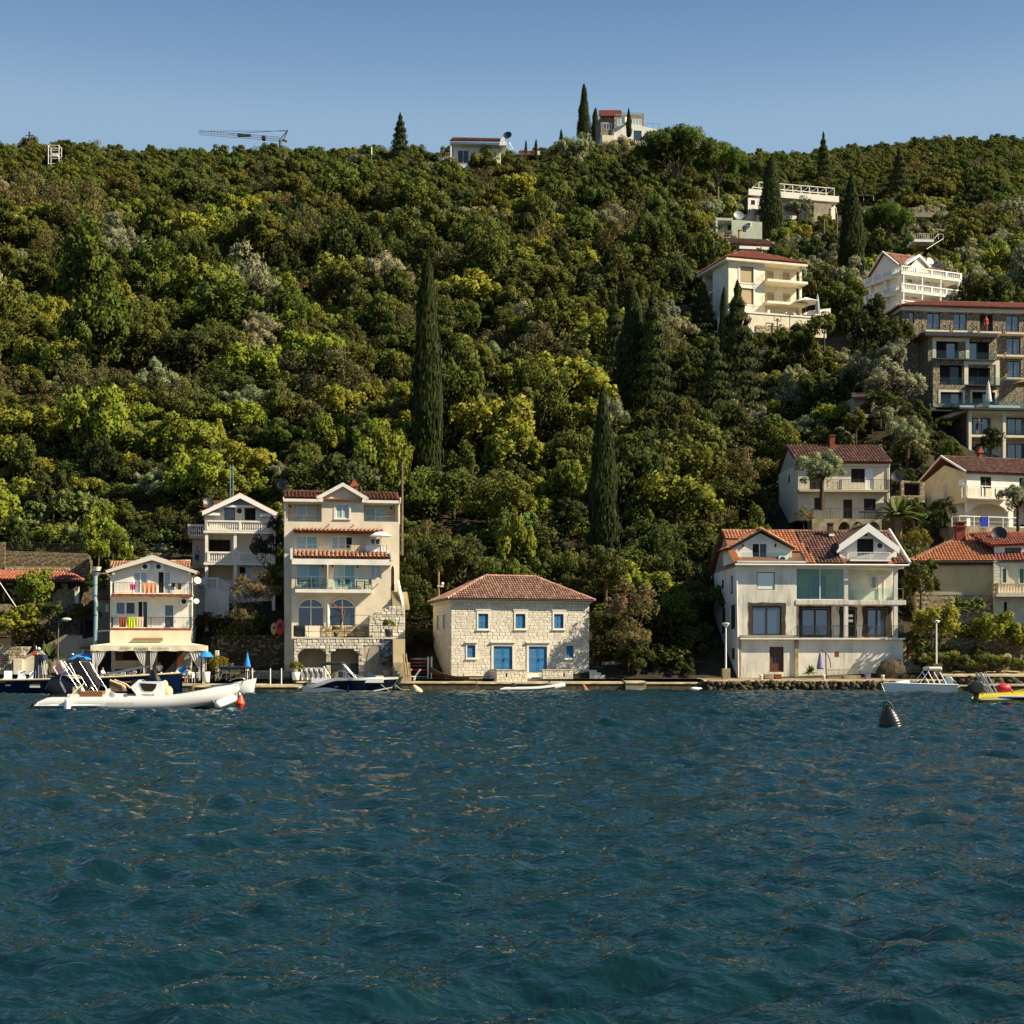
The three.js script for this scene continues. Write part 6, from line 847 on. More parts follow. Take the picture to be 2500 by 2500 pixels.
// ---------- cream villa with balconies ----------
const VILLA={};
{
const h=VILLA.h=new Hs('cream_villa','cream three-storey villa with red hipped roof and corner balconies above a pool terrace','villa','A8',{x:230,y0:44,d:214,phi:17});
const P_=(x,y,z=0)=>h.P(x,y,z),W=P_(752,800)[0],D=9,yE=P_(490,642)[1],yb=P_(490,1030)[1],x1=P_(490,800)[0];
h.part('wall',M.villaPlaster,(b)=>{
b.ext([[0,yb],[x1,yb],[x1,yE],[0,yE]],-0.3,0,[[313,675,408,789],[313,830,408,945]].map((q)=>h.hole(q,0)));
b.box(x1,yb,-1.9,W-0.3,yE,-1.6).box(0,yb,-5.4,0.3,yE,-0.301).box(W-0.3,yb,-D,W,yE,-1.6).box(0.001,yb,-D,W-0.3,yE,-D+0.3).box(0,yb,-D,0.3,yE,-8.4).box(1.4,yb,-8.4,1.7,yE,-5.4).box(x1-0.3,yb,-1.6,x1-0.001,yE,-0.301);
const c=h.rect(738,700,754,900,0);b.box(c[0],yb,-0.25,c[2],yE,0);
for(const y of[782,938]){const q=P_(600,y,0)[1];b.box(x1-0.1,q-0.35,-1.6,W+0.5,q,1.0);}
const q=P_(520,985,0.8);b.box(q[0]-0.2,yb,0.5,q[0]+0.15,q[1],0.8);
});
h.part('window_band',M.offWhite,(b)=>{for(const q of[[300,662,424,800],[300,818,424,955]]){const[a,c,d,e]=h.rect(...q,0),[i,j,k,l]=h.rect(q[0]+13,q[1]+13,q[2]-16,q[3]-10,0);b.box(a,c,0.003,i,e,0.06).box(k,c,0.003,d,e,0.06).box(i,l,0.003,k,e,0.06).box(i,c,0.003,k,j,0.06);}});
for(const q of[[313,675,408,789],[313,830,408,945]])h.win(...q,0,{frame:M.anthracite,pane:M.blind,cols:1,fw:0.08});
for(const q of[[498,703,556,781],[613,712,672,791],[500,855,560,936],[615,865,677,938]])h.win(...q,-1.55,{frame:M.offWhite,pane:M.blind,cols:1,fw:0.1,name:'balcony_door',deep:0.04});
h.rail(492,735,758,782,0.95,{m:M.iron,bars:false,mid:4,posts:1.2,zr:0,r:0.012});h.rail(492,888,760,938,0.95,{m:M.iron,bars:false,mid:4,posts:1.2,zr:0,r:0.012});
h.part('side_loggia_rail',M.iron,(b)=>{for(const y of[P_(230,770)[1],P_(230,925)[1]])for(let i=0;i<5;i++)b.bar(V(0.1,y+0.2*i,-5.4),V(0.1,y+0.2*i,-8.4),0.02,4);});h.part('side_floor',M.villaPlaster,(b)=>{for(const y of[P_(230,780)[1],P_(230,935)[1]])b.box(-0.05,y-0.3,-8.4,1.4,y,-5.4);});
const e=0.65,yv=yE+0.1,yr=P_(430,575,-D/2)[1],r0=V(P_(345,575,-4.2)[0],yr,-D/2),r1=V(P_(440,575,-4.2)[0]+0.2,yr,-D/2),c=[V(-e,yv,e),V(W+e,yv,e),V(W+e,yv,-D-e),V(-e,yv,-D-e)];
h.part('eaves',M.villaPlaster,(b)=>b.box(-e,yv-0.42,-D-e,W+e,yv-0.12,e));h.roof([{pts:[c[0],c[1],r1,r0]},{pts:[c[3],c[0],r0]},{pts:[c[1],c[2],r1]},{pts:[c[2],c[3],r0,r1]}],[[c[0],r0],[c[1],r1],[r0,r1]],{pal:TILES.red,p:0.34,q:0.45});
h.part('terrace',M.creamPlaster,(b)=>{const[a,d,f,g]=h.rect(330,1025,930,1115,4);b.box(a-2,d-1,0.004,f,g,4);});h.part('terrace_coping',M.offWhite,(b)=>{const[a,d,f,g]=h.rect(330,1022,934,1028,4.1);b.box(a-2,d,3.6,f,g+0.12,4.1);});
h.part('terrace_screen',M.offWhite,(b)=>{const[a,d,f,g]=h.rect(762,995,960,1024,2.5);b.ext([[a,d],[f,d],[f,g+0.6],[a+1,g]],2.4,2.5);});h.part('stone_footing',M.rubble,(b)=>{const[a,d,f,g]=h.rect(430,1108,820,1130,4.2);b.box(a,d-0.6,3.0,f,g,4.15);});
const p1=thing('parasol','white open parasol on the cream villa terrace','parasol',h.world(0,0,0),h.a),q1=h.pt(782,1030,1.8);h.part('canopy',M.white,(b)=>b.lathe([[0,2.75],[1.95,2.0],[1.93,1.95],[0,2.65]],10,q1),p1);h.part('pole',M.steel,(b)=>b.bar(q1,V(q1.x,q1.y+2.8,q1.z),0.03,6),p1);
const p2=thing('closed_parasol','grey folded parasol on the cream villa terrace','parasol',h.world(0,0,0),h.a),q2=h.pt(866,1050,3);h.part('canopy',M.tubeGrey,(b)=>b.lathe([[0.02,3.6],[0.2,3.0],[0.42,0.8],[0,0.8]],8,q2),p2);h.part('pole',M.steel,(b)=>b.bar(q2,V(q2.x,q2.y+3.7,q2.z),0.03,6),p2);
const bh=thing('basketball_hoop','basketball hoop in front of the cream villa terrace wall','hoop',h.world(0,0,0),h.a);h.part('backboard_frame',M.iron,(b)=>{const[a,d,f,g]=h.rect(556,1030,604,1064,4.6);b.bar(V(a,d,4.6),V(f,d,4.6),0.05,4).bar(V(a,g,4.6),V(f,g,4.6),0.05,4).bar(V(a,d,4.6),V(a,g,4.6),0.05,4).bar(V(f,d,4.6),V(f,g,4.6),0.05,4).box(lerp(a,f,0.3),lerp(d,g,0.1),4.58,lerp(a,f,0.7),lerp(d,g,0.5),4.62).bar(V((a+f)/2,d,4.55),V((a+f)/2,d-3,4.5),0.08,6);},bh);
for(const[x,y,lab]of[[668,1020,'lamp post rising before the cream villa terrace wall, left one'],[848,1085,'lamp post rising before the cream villa terrace wall, right one']]){const o=thing('street_lamp',lab,'lamp post',h.world(0,0,0),h.a),p=h.pt(x,y,5);h.part('post',M.iron,(b)=>b.bar(V(p.x,p.y-3,p.z),p,0.06,6).bar(V(p.x-0.6,p.y,p.z),V(p.x+0.6,p.y,p.z),0.04,5),o);h.part('lantern',M.white,(b)=>b.ball(p.x-0.6,p.y+0.15,p.z,0.17,1,1,1,6,5).ball(p.x+0.6,p.y+0.15,p.z,0.17,1,1,1,6,5),o);}
}
// ---------- colonnaded white villa ----------
{
const h=new Hs('colonnaded_villa','white villa with three tiers of balustraded verandas and solar panels on its gabled roof','villa','A8',{x:1475,y0:45,d:218,phi:24});
const P_=(x,y,z=0)=>h.P(x,y,z),W=P_(1888,800)[0],D=8.6,f=[P_(1475,700)[1],P_(1475,795)[1],P_(1475,900)[1]].map((y)=>y),yF=[P_(1680,742)[1],P_(1680,866)[1],P_(1680,985)[1]];
h.part('wall',M.whitePlaster,(b)=>{b.box(0.5,yF[2]-3,-D,W-1.4,yF[0]-0.1,-1.9);for(const y of yF)b.box(-0.3,y-0.35,-D,W+0.1,y-0.03,0.1);});
h.part('column',M.white,(b)=>{for(const[y0,y1]of[[yF[1],yF[0]],[yF[2],yF[1]]]){for(let i=0;i<4;i++){const x=lerp(0.15,W-0.3,i/3);b.bar(V(x,y0,-0.1),V(x,y1-0.3,-0.1),0.16,10);}for(const z of[-4,-7.6])b.bar(V(0.0,y0,z),V(0.0,y1-0.3,z),0.16,10);}});
const bal=(yb_,yt_,n)=>{const b=new B(),one=new THREE.LatheGeometry([[0.07,0],[0.05,0.2],[0.1,0.45],[0.045,0.8],[0.08,1]].map(([x,y])=>new THREE.Vector2(x,y*(yt_-yb_-0.2))),5);const run=(p,q)=>{const l=p.distanceTo(q),n_=Math.round(l/0.34);for(let i=0;i<n_;i++){const e=V().lerpVectors(p,q,(i+0.5)/n_);b.geo(one,new THREE.Matrix4().setPosition(e.x,yb_+0.08,e.z));}for(let i=0;i<=4;i++){const e=V().lerpVectors(p,q,i/4);b.box(e.x-0.15,yb_,e.z-0.15,e.x+0.15,yt_,e.z+0.15);}const d=V().subVectors(q,p).normalize(),rot=new THREE.Quaternion().setFromUnitVectors(V(1,0,0),d);for(const[y0,y1]of[[yb_,yb_+0.1],[yt_-0.14,yt_]]){const g=new THREE.BoxGeometry(l,y1-y0,0.24);g.applyMatrix4(new THREE.Matrix4().compose(V().lerpVectors(p,q,0.5).setY((y0+y1)/2),rot,V(1,1,1)));b.geo(g);}};run(V(-0.2,0,0),V(W,0,0));run(V(-0.2,0,-D),V(-0.2,0,0));b.build('balustrade',M.white,h.g);};
for(const y of yF)bal(y,y+0.95);
for(const[x0,y0,x1,y1]of[[1510,762,1542,792],[1640,770,1668,800],[1545,870,1575,910],[1690,885,1720,920]])h.win(x0,y0,x1,y1,-1.85,{frame:M.white,pane:M.glassDark,deep:0.02});h.part('veranda_opening',M.interior,(b)=>{const[a,c,d,e]=h.rect(1775,762,1845,830,-1.0);b.box(W-1.39,yF[1],-6,W-1.35,yF[0]-0.4,-2.5);});
const zA=-1.2,e0=P_(1490,668,zA),yv=e0[1],x0=0.2,x1=P_(1770,700,zA)[0],zb=-D,yr=P_(1330,592,-6)[1];
h.part('attic',M.whitePlaster,(b)=>{b.box(x0+0.4,yF[0],zb,x1-0.3,yv,zA-0.4);gableSide(b,x0+0.4,x0+0.7,zA-0.4,zb,yv-0.01,yr-0.3);h.wall(b,[[1500,705],[1660,720],[1590,608]],zA+0.2,0.3);});
const zm=(zA+zb)/2;h.roof([{pts:[V(x0,yv-0.1,zA),V(x1,yv-0.1,zA),V(x1-0.5,yr,zm),V(x0,yr,zm)]},{pts:[V(x1,yv-0.1,zb),V(x0,yv-0.1,zb),V(x0,yr,zm),V(x1-0.5,yr,zm)]}],[[V(x0,yr,zm),V(x1-0.5,yr,zm)]],{pal:TILES.clay,p:0.34,q:0.45});
{const A=h.pt(1500,660,zA+0.3),C=h.pt(1590,600,zA+0.3),E=h.pt(1668,680,zA+0.3);h.part('gable_roof',M.white,(b)=>{for(const[p,s]of[[A,-1],[E,1]])b.ext(s<0?[[p.x,p.y-0.1],[C.x,C.y-0.15],[C.x,C.y+0.25],[p.x-0.1,p.y+0.15]]:[[p.x,p.y-0.1],[p.x+0.1,p.y+0.15],[C.x,C.y+0.25],[C.x,C.y-0.15]],zm,zA+0.5);});h.part('barge_board',M.white,(b)=>b.bar(V(x0,yv,zA),V(x0,yr+0.1,zm),0.14,4).bar(V(x0,yv,zb),V(x0,yr+0.1,zm),0.14,4));}
mat('solar','#152238',{roughness:0.15,metalness:0.3});const up=V(0,yr-yv+0.1,zm-zA).normalize(),nn=V(0,-up.z,up.y);for(const[s0,s1]of[[1325,1425],[1680,1735]]){const a=P_(s0,630,-2.5)[0],c=P_(s1,630,-2.5)[0];for(let i=0;i<2;i++)h.part('solar_panel',M.solar,(b)=>{const base=(x,t)=>V(x,yv-0.1+up.y*t,zA+up.z*t).addScaledVector(nn,0.2);const L0=0.5,L1=3.4,p=lerp(Math.max(a,0.4),c,i/2)+0.04,q=lerp(Math.max(a,0.4),c,(i+1)/2)-0.04;b.quad(base(p,L0),base(q,L0),base(q,L1),base(p,L1));b.quad(base(p,L1).addScaledVector(nn,-0.06),base(q,L1).addScaledVector(nn,-0.06),base(q,L0).addScaledVector(nn,-0.06),base(p,L0).addScaledVector(nn,-0.06));});}
h.dish(1668,640,zA-1,0.6,M.offWhite,0.8,0);
}
// ---------- smaller houses up the slope ----------
{
const simple=(name,label,cat,z,o)=>new Hs(name,label,cat,z,o);
{const h=simple('mint_house','low flat-roofed pale mint house with a dark porch beside the cypress','house','A8',{x:140,y0:82,d:288,phi:4});h.part('wall',M.mintPlaster,(b)=>{h.wall(b,[[140,490],[470,490],[470,360],[290,340],[262,345],[262,330],[140,325]],0,0.3,[[152,345,252,435],[330,383,356,432]]);const[a,c,d,e]=h.rect(140,350,470,490,0);b.box(a,c,-8,a+0.3,e,-0.301).box(d-0.3,c,-8,d,e,-0.301).box(a+0.3,c,-2.3,d-0.3,e,-2).box(a,e-0.2,-8,d,e-0.02,-0.302);const k=h.rect(60,350,140,470,-1.5);b.box(k[0],k[1],-8,k[2]-0.01,k[3],-1.5);});h.win(330,383,356,432,0,{frame:M.white,pane:M.glassDark});h.win(160,375,188,412,-1.86,{frame:M.white,pane:M.interior});h.win(228,372,250,432,-1.86,{frame:M.darkWood,pane:M.interior,cols:1,name:'door'});h.part('porch_wall',M.rubble,(b)=>h.box(b,150,432,258,470,0.3,0.003));h.ac(366,358,392,385,0.35);h.win(94,365,118,400,-1.45,{frame:M.white,pane:M.interior,deep:0.02});h.dish(302,315,-4,1.0,M.tubeGrey,1.4,0);}
{const h=simple('brown_roof_cottage','low house with dark brown roof and white eaves just above the cream villa','house','A8',{x:285,y0:72,d:268,phi:8});const W=h.P(560,560)[0],yv=h.P(430,528)[1],yb=h.P(430,640)[1],yr=h.P(350,478,-4)[1];h.part('wall',M.greyPlaster,(b)=>{b.box(0,yb-2,-8,W,yv,0);});h.part('eaves_board',M.white,(b)=>{const[a,c,d,e]=h.rect(308,532,560,552,0.8);b.box(a,c,0.003,d,e,0.8);});h.win(330,560,380,600,0.03,{frame:M.white,pane:M.glassDark,deep:0.02});h.part('porch_post',M.white,(b)=>{for(const x of[400,470,540])b.bar(h.pt(x,552,0.6),V(h.pt(x,552,0.6).x,yb,0.6),0.08,5);});
const x0=h.P(160,455,-4)[0],x1=h.P(500,490,-4)[0];h.roof([{pts:[V(h.P(240,505,0.6)[0],yv,0.6),V(h.P(588,530,0.6)[0],yv,0.6),V(x1,yr,-4),V(x0+1.2,yr,-4)]},{pts:[V(h.P(240,505,0.6)[0]-1,yv,-8),V(h.P(240,505,0.6)[0],yv,0.6),V(x0+1.2,yr,-4)]}],[],{pal:TILES.brown,p:0.36,q:0.5});h.part('verge',M.offWhite,(b)=>{b.bar(V(x0+1.2,yr+0.05,-4),V(h.P(240,505,0.6)[0],yv,0.6),0.14,4).bar(V(x1,yr+0.05,-4),V(h.P(588,530,0.6)[0],yv,0.6),0.12,4);});h.part('chimney',M.ochrePlaster,(b)=>{const[a,c,d,e]=h.rect(308,415,328,485,-4.4);b.box(a,c-1,-5.2,d,e,-4.4).box(a-0.1,e,-5.3,d+0.1,e+0.15,-4.3);});}
{const h=simple('pergola_terrace_house','long white house with a white pipe pergola frame over its terrace, behind two cypresses','house','A8',{x:370,y0:96,d:318,phi:14});const W=h.P(985,200)[0],fl=h.P(480,165)[1],top=h.P(480,75)[1];h.part('wall',M.whitePlaster,(b)=>{h.wall(b,[[370,330],[480,330],[480,160],[370,185]],0,0.3,[[388,200,420,262]]);const yb=h.P(480,330)[1];b.box(h.P(480,200)[0],yb-8,-8,W+1,fl,-1.5);b.box(0,fl-0.3,-8,W+1,fl,0.3);});h.part('terrace_wall',M.offWhite,(b)=>{b.box(0,fl,0.1,W+1,fl+1.0,0.3);});h.win(388,200,420,262,0,{frame:M.white,pane:M.interior,cols:1});
h.part('pergola_frame',M.white,(b)=>{const n=9;for(let i=0;i<=n;i++){const x=lerp(h.P(445,80)[0],W,i/n),y=top-0.0;for(const z of[0,-3.5])b.bar(V(x,fl,z),V(x,y,z),0.07,5);b.bar(V(x,y,0.3),V(x,y,-3.8),0.06,5);}for(const z of[0,-3.5])b.bar(V(h.P(445,80)[0],top,z),V(W,top,z),0.09,5);for(let i=0;i<n;i++)b.bar(V(lerp(h.P(445,80)[0],W,i/n),top,0),V(lerp(h.P(445,80)[0],W,(i+1)/n),top,-3.5),0.05,4);});h.part('balcony',M.whitePlaster,(b)=>{const[a,c,d,e]=h.rect(385,205,480,262,0.9);b.box(a,c,0.8,d,lerp(c,e,0.45),0.9).box(a,c-0.3,0.003,d,c,0.9);});h.part('retaining_wall',M.greyRender,(b)=>{const[a,c,d,e]=h.rect(790,330,1000,430,1.5);b.box(a,c-3,0,d,e,1.5);const k=h.rect(840,225,965,310,0.8);b.box(k[0],k[1]-2,-3,k[2],k[3],0.8);});h.part('corner_frame',M.white,(b)=>{const[a,c,d,e]=h.rect(965,255,1000,330,1);b.bar(V(a,c,1),V(a,e,1),0.07,5).bar(V(d,c,1),V(d,e,1),0.07,5).bar(V(a,e,1),V(d,e,1),0.07,5);});}
{const h=simple('tiled_shed','tiny tile-roofed shed below the pergola terrace','shed','A8',{x:385,y0:90,d:296,phi:10});h.part('wall',M.whitePlaster,(b)=>{h.wall(b,[[435,370],[470,370],[470,315],[435,300]],0,3);});h.part('shade_wall',M.greyRender,(b)=>h.wall(b,[[345,350],[434,350],[434,292],[395,268]],-0.1,3));h.roof([{pts:[h.pt(415,300,0.5),h.pt(480,305,0.5),h.pt(480,268,-3),h.pt(392,266,-3)]}],[],{pal:TILES.clay,p:0.4,q:0.5});}
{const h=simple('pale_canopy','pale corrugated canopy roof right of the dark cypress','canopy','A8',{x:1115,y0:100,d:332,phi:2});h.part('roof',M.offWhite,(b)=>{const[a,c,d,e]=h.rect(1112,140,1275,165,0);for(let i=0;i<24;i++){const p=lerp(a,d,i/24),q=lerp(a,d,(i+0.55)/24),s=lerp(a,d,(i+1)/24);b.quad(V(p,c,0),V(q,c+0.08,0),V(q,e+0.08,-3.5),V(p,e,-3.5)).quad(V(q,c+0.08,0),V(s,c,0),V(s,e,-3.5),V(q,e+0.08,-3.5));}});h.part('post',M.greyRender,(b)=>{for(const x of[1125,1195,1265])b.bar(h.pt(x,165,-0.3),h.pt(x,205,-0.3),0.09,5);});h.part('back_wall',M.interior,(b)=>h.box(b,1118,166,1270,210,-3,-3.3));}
{const h=simple('terrace_wall','grey retaining wall across the slope right of the round umbrella pine','wall','C8',{x:1085,y0:85,d:285,phi:2});h.part('wall',M.greyRender,(b)=>h.box(b,1085,708,1265,742,0,-1));}
{const h=simple('roof_terrace','white roof terrace with thin railings and a stair on the right slope','terrace','C8',{x:1135,y0:72,d:258,phi:3});h.part('slab',M.white,(b)=>{h.box(b,1135,905,1278,922,0,-4);});h.part('dark_front',M.greyRender,(b)=>h.box(b,1180,922,1250,950,-0.5,-4));h.rail(1145,862,1275,905,-0.1,{m:M.offWhite,bars:true,step:0.35,r:0.02,posts:2});h.part('stair_rail',M.offWhite,(b)=>{b.bar(h.pt(1280,900,0),h.pt(1310,865,-2),0.04,4).bar(h.pt(1310,865,-2),h.pt(1345,868,-2),0.04,4).bar(h.pt(1310,905,-2),h.pt(1310,865,-2),0.04,4).bar(h.pt(1345,905,-2),h.pt(1345,868,-2),0.04,4).bar(h.pt(1345,900,-2),h.pt(1225,975,1.5),0.06,4);});}
{const h=simple('hilltop_house','white bungalow with orange tile roof and dark satellite dish on the ridge','house','Z7',{x:213,y0:134,d:366,phi:4});const W=h.P(480,400)[0],yv=h.P(350,362)[1],yb=h.P(350,500)[1];h.part('wall',M.whitePlaster,(b)=>{b.box(0.8,yb-3,-8,W,yv,-1.4);const q=h.rect(213,366,222,468,0);b.box(q[0],q[1],-0.3,q[2],q[3],0);b.box(0,yv-0.4,-8,W+0.3,yv+0.1,0.15);b.box(-3,yb-2,-6,0,h.P(190,432)[1],-1);});h.win(252,402,310,470,-1.35,{frame:M.white,pane:M.glassDark,deep:0.02,name:'door'});const yr=h.P(350,336,-4.5)[1];h.roof([{pts:[V(-0.2,yv+0.25,0.4),V(W+0.5,yv+0.35,0.4),V(W+0.2,yr,-4.5),V(0.8,yr,-4.5)]}],[],{pal:TILES.orange,p:0.4,q:0.5});h.part('gable_end',M.white,(b)=>h.wall(b,[[470,375],[508,375],[508,352],[492,328],[476,345]],0.5,6));h.part('antenna_frame',M.white,(b)=>b.bar(h.pt(520,362,0),h.pt(542,395,0),0.12,4).bar(h.pt(528,360,0),h.pt(528,398,0),0.1,4));h.dish(514,326,0,1.1,M.anthracite,1.6,-0.3);h.rail(185,432,213,460,0,{m:M.white,step:0.3});}
{const h=simple('ridge_railing','orange timber railing on the ridge between the hilltop house and the olives','fence','Z7',{x:575,y0:136,d:386,phi:0});h.part('railing',M.brickRed,(b)=>{const[a,c,d,e]=h.rect(575,405,655,432,0);for(let i=0;i<=12;i++)b.box(lerp(a,d,i/12)-0.12,c,0,lerp(a,d,i/12)+0.12,e,0.1);b.box(a,e-0.15,0.101,d,e,0.2).box(a,c+0.3,0.101,d,c+0.45,0.2);});h.part('post',M.white,(b)=>h.box(b,670,404,682,425,0.3,-0.6));}
{const h=simple('ridge_house','stone and white stepped house with red roof and roof terrace on the ridge','house','Z7',{x:1000,y0:132,d:404,phi:8});const P_=(x,y,z=0)=>h.P(x,y,z);
h.part('tower',M.hotelStone,(b)=>{h.wall(b,[[1002,360],[1072,360],[1072,222],[1002,222]],0,7,[]);});h.part('stone_wing',M.hotelStone,(b)=>{h.wall(b,[[1072,330],[1228,330],[1228,212],[1072,212]],0.6,7.6,[]);});
h.roof([{pts:[h.pt(992,223,0.6),h.pt(1112,223,0.6),h.pt(1110,191,-4),h.pt(992,191,-4)]}],[],{pal:TILES.red,p:0.4,q:0.5});h.win(1016,260,1060,293,0.04,{frame:M.white,pane:M.glassBlue,cols:3,deep:0.02});h.win(1086,240,1140,276,0.64,{frame:M.white,pane:M.glassPale,cols:3,deep:0.02});h.win(1166,238,1216,270,0.64,{frame:M.white,pane:M.glassPale,cols:3,deep:0.02});
h.part('white_wing',M.whitePlaster,(b)=>{h.wall(b,[[1142,380],[1330,400],[1330,300],[1142,256]],4,3.3,[[1174,298,1216,350]]);h.wall(b,[[1072,350],[1141,372],[1141,258],[1072,285]],3.99,3.2);});h.win(1174,298,1216,350,4,{frame:M.black,pane:M.glassBlue,cols:1});h.part('parapet',M.creamPlaster,(b)=>{const[a,c,d,e]=h.rect(1010,322,1075,345,4.4);b.box(a,c-2,0.7,d,e,4.4);});h.rail(1112,205,1226,213,0.4,{m:M.iron,bars:false,posts:2.4,top:0.04});h.rail(1240,262,1310,290,3,{m:M.iron,bars:false,posts:2.4,top:0.04});h.part('tank',M.white,(b)=>{const p=h.pt(1128,258,4.4);b.bar(p,V(p.x,p.y+1.4,p.z),0.8,10);});}
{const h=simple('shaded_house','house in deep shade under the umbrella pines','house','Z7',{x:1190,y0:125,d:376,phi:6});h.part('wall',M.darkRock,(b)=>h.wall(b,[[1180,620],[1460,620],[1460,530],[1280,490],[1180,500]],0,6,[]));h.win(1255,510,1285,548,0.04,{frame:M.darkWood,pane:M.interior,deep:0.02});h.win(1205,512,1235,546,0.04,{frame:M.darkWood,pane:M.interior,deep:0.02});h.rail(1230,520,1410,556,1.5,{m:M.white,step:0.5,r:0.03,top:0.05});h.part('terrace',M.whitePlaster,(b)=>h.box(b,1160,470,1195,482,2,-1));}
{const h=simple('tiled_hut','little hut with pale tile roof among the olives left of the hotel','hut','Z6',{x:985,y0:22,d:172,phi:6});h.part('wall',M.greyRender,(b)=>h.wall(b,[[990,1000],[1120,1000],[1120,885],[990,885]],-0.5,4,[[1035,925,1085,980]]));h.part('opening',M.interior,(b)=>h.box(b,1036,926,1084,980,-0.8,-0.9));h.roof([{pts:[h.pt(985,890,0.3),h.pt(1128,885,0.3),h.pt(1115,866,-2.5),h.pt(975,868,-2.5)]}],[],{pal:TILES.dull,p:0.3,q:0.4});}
}
// ---------- masts, crane and poles on the slope ----------
{
const stand=(name,label,cat,u,v,d)=>thing(name,label,cat,at(u,v,d));
const cr=stand('tower_crane','tower crane with long jib rising behind the left ridge','crane',682,350,440),s=440/F,B1=new B(),lat=(b,p,q,w,n)=>{for(const[dy,dz]of[[w,0],[0,w],[0,-w]])b.bar(V(p.x,p.y+dy,dz),V(q.x,q.y+dy,dz),0.06,4);for(let i=0;i<n;i++){const a=V().lerpVectors(p,q,i/n),c=V().lerpVectors(p,q,(i+1)/n);b.bar(V(a.x,a.y,w),V(c.x,c.y+w,0),0.035,4).bar(V(c.x,c.y+w,0),V(c.x,c.y,-w),0.035,4);}};
const pt=(u,v)=>V((u-682)*s,-(v-350)*s,0);mat('cranePaint','#5a5236',{roughness:0.6});
lat(B1,pt(485,326),pt(682,342),0.9,26);B1.build('jib',M.cranePaint,cr);new B().bar(pt(682,342),pt(703,318),0.16,5).bar(pt(703,318),pt(690,345),0.15,4).bar(pt(690,340),pt(700,346),0.4,5).build('counter_jib',M.cranePaint,cr);new B().bar(pt(703,318),pt(560,327),0.06,4).bar(pt(703,320),pt(486,320),0.06,4).build('stay_cable',M.iron,cr);new B().box(pt(640,0).x,pt(0,342).y,-0.8,pt(648,0).x,pt(0,333).y,0.8).box(pt(580,0).x,pt(0,333).y,-0.6,pt(612,0).x,pt(0,329).y,0.6).build('trolley',M.iron,cr);new B().bar(pt(684,342),pt(684,400),0.4,4).build('mast',M.cranePaint,cr);
const px_=(name,label,cat,f)=>{const o=thing(name,label,cat,V(0,0,0));f(o);return o;};
const post=(name,label,u,v0,v1,d,r,m=M.pole,extra)=>{const p=at(u,v1,d),h=(v1-v0)*d/F,o=thing(name,label,'pole',p);const b=new B();b.bar(V(0,-1,0),V(0,h,0),r,6,r*0.8);b.build('post',m,o);if(extra){const c=new B();extra(c,h);c.build('crossarm',M.iron,o);}return o;};
post('utility_pole','wooden power pole with crossarm on the left ridge',72,322,400,372,0.28,M.iron,(b,h)=>b.bar(V(-1.6,h-2,0),V(1.2,h-1.6,0),0.12,4).bar(V(-1,h-1,0),V(0.9,h-0.8,0),0.1,4));
post('concrete_post','pale bare post below the left ridge near the power pole',50,376,418,345,0.3,M.offWhite);post('concrete_post','thin pale post sticking out of the wood left of the crane',366,434,462,320,0.18,M.offWhite);post('concrete_post','thin pale pole on the slope left of the hilltop house',907,358,410,345,0.2,M.offWhite);post('utility_pole','leaning pale pole in front of the shaded house',1638,420,496,345,0.25,M.paleBark);post('utility_pole','slim white pole right of the shaded house',1728,484,540,320,0.2,M.offWhite);post('utility_pole','pole left of the ridge olives',1356,395,440,362,0.22,M.paleBark);post('utility_pole','wooden pole beside the tall beige house',982,1130,1330,141,0.13,M.pole);
post('utility_pole','pole in the scrub below the pergola terrace, left one',2012,534,585,280,0.2,M.paleBark);post('utility_pole','pole in the scrub below the pergola terrace, right one',2043,520,598,278,0.2,M.paleBark);
const tw=stand('lattice_tower','white open scaffold tower on the left ridge','tower',118,402,352),k=352/F,w=26*k,hh=48*k;new B().bar(V(0,-3,0),V(0,hh,0),0.1,5).bar(V(w,-3,0),V(w,hh,0),0.1,5).bar(V(0,-3,-2),V(0,hh,-2),0.08,5).bar(V(w,-3,-2),V(w,hh,-2),0.08,5).build('post',M.white,tw);{const b=new B();for(const t of[0.05,0.46,0.72,0.98])for(const z of[0,-2])b.bar(V(0,hh*t,z),V(w,hh*t,z),0.07,4);for(const t of[0.46,0.98])b.bar(V(0,hh*t,0),V(0,hh*t,-2),0.1,4).bar(V(w,hh*t,0),V(w,hh*t,-2),0.1,4);b.box(w*0.3,hh*0.47,-1.4,w*0.8,hh*0.6,-0.6);b.build('crossbar',M.white,tw);}
const la=stand('lattice_mast','thin twin-pole lattice mast behind the balustrade house','mast',562,1225,144),j=144/F;{const b=new B(),h2=(1225-1135)*j;for(const x of[0,0.28])b.bar(V(x,-2,0),V(x,h2,0),0.03,4);for(let i=0;i<10;i++)b.bar(V(0,h2*i/10,0),V(0.28,h2*(i+1)/10,0),0.015,4);b.build('lattice',M.galvanised,la);}
const wires=(label,pts,r=0.02)=>{const o=thing('power_line',label,'cable',V(0,0,0));new B().tube(pts.map(([u,v,d])=>at(u,v,d)),r,4,24).build('wire',M.iron,o);};
wires('sagging wires crossing the dark trees above the pavilion',[[0,1210,150],[190,1209,150],[420,1188,146],[560,1162,144]]);wires('wire running down to the pale pole behind the stone house',[[1050,1346,146],[1058,1372,142],[1070,1396,137]],0.03);
}
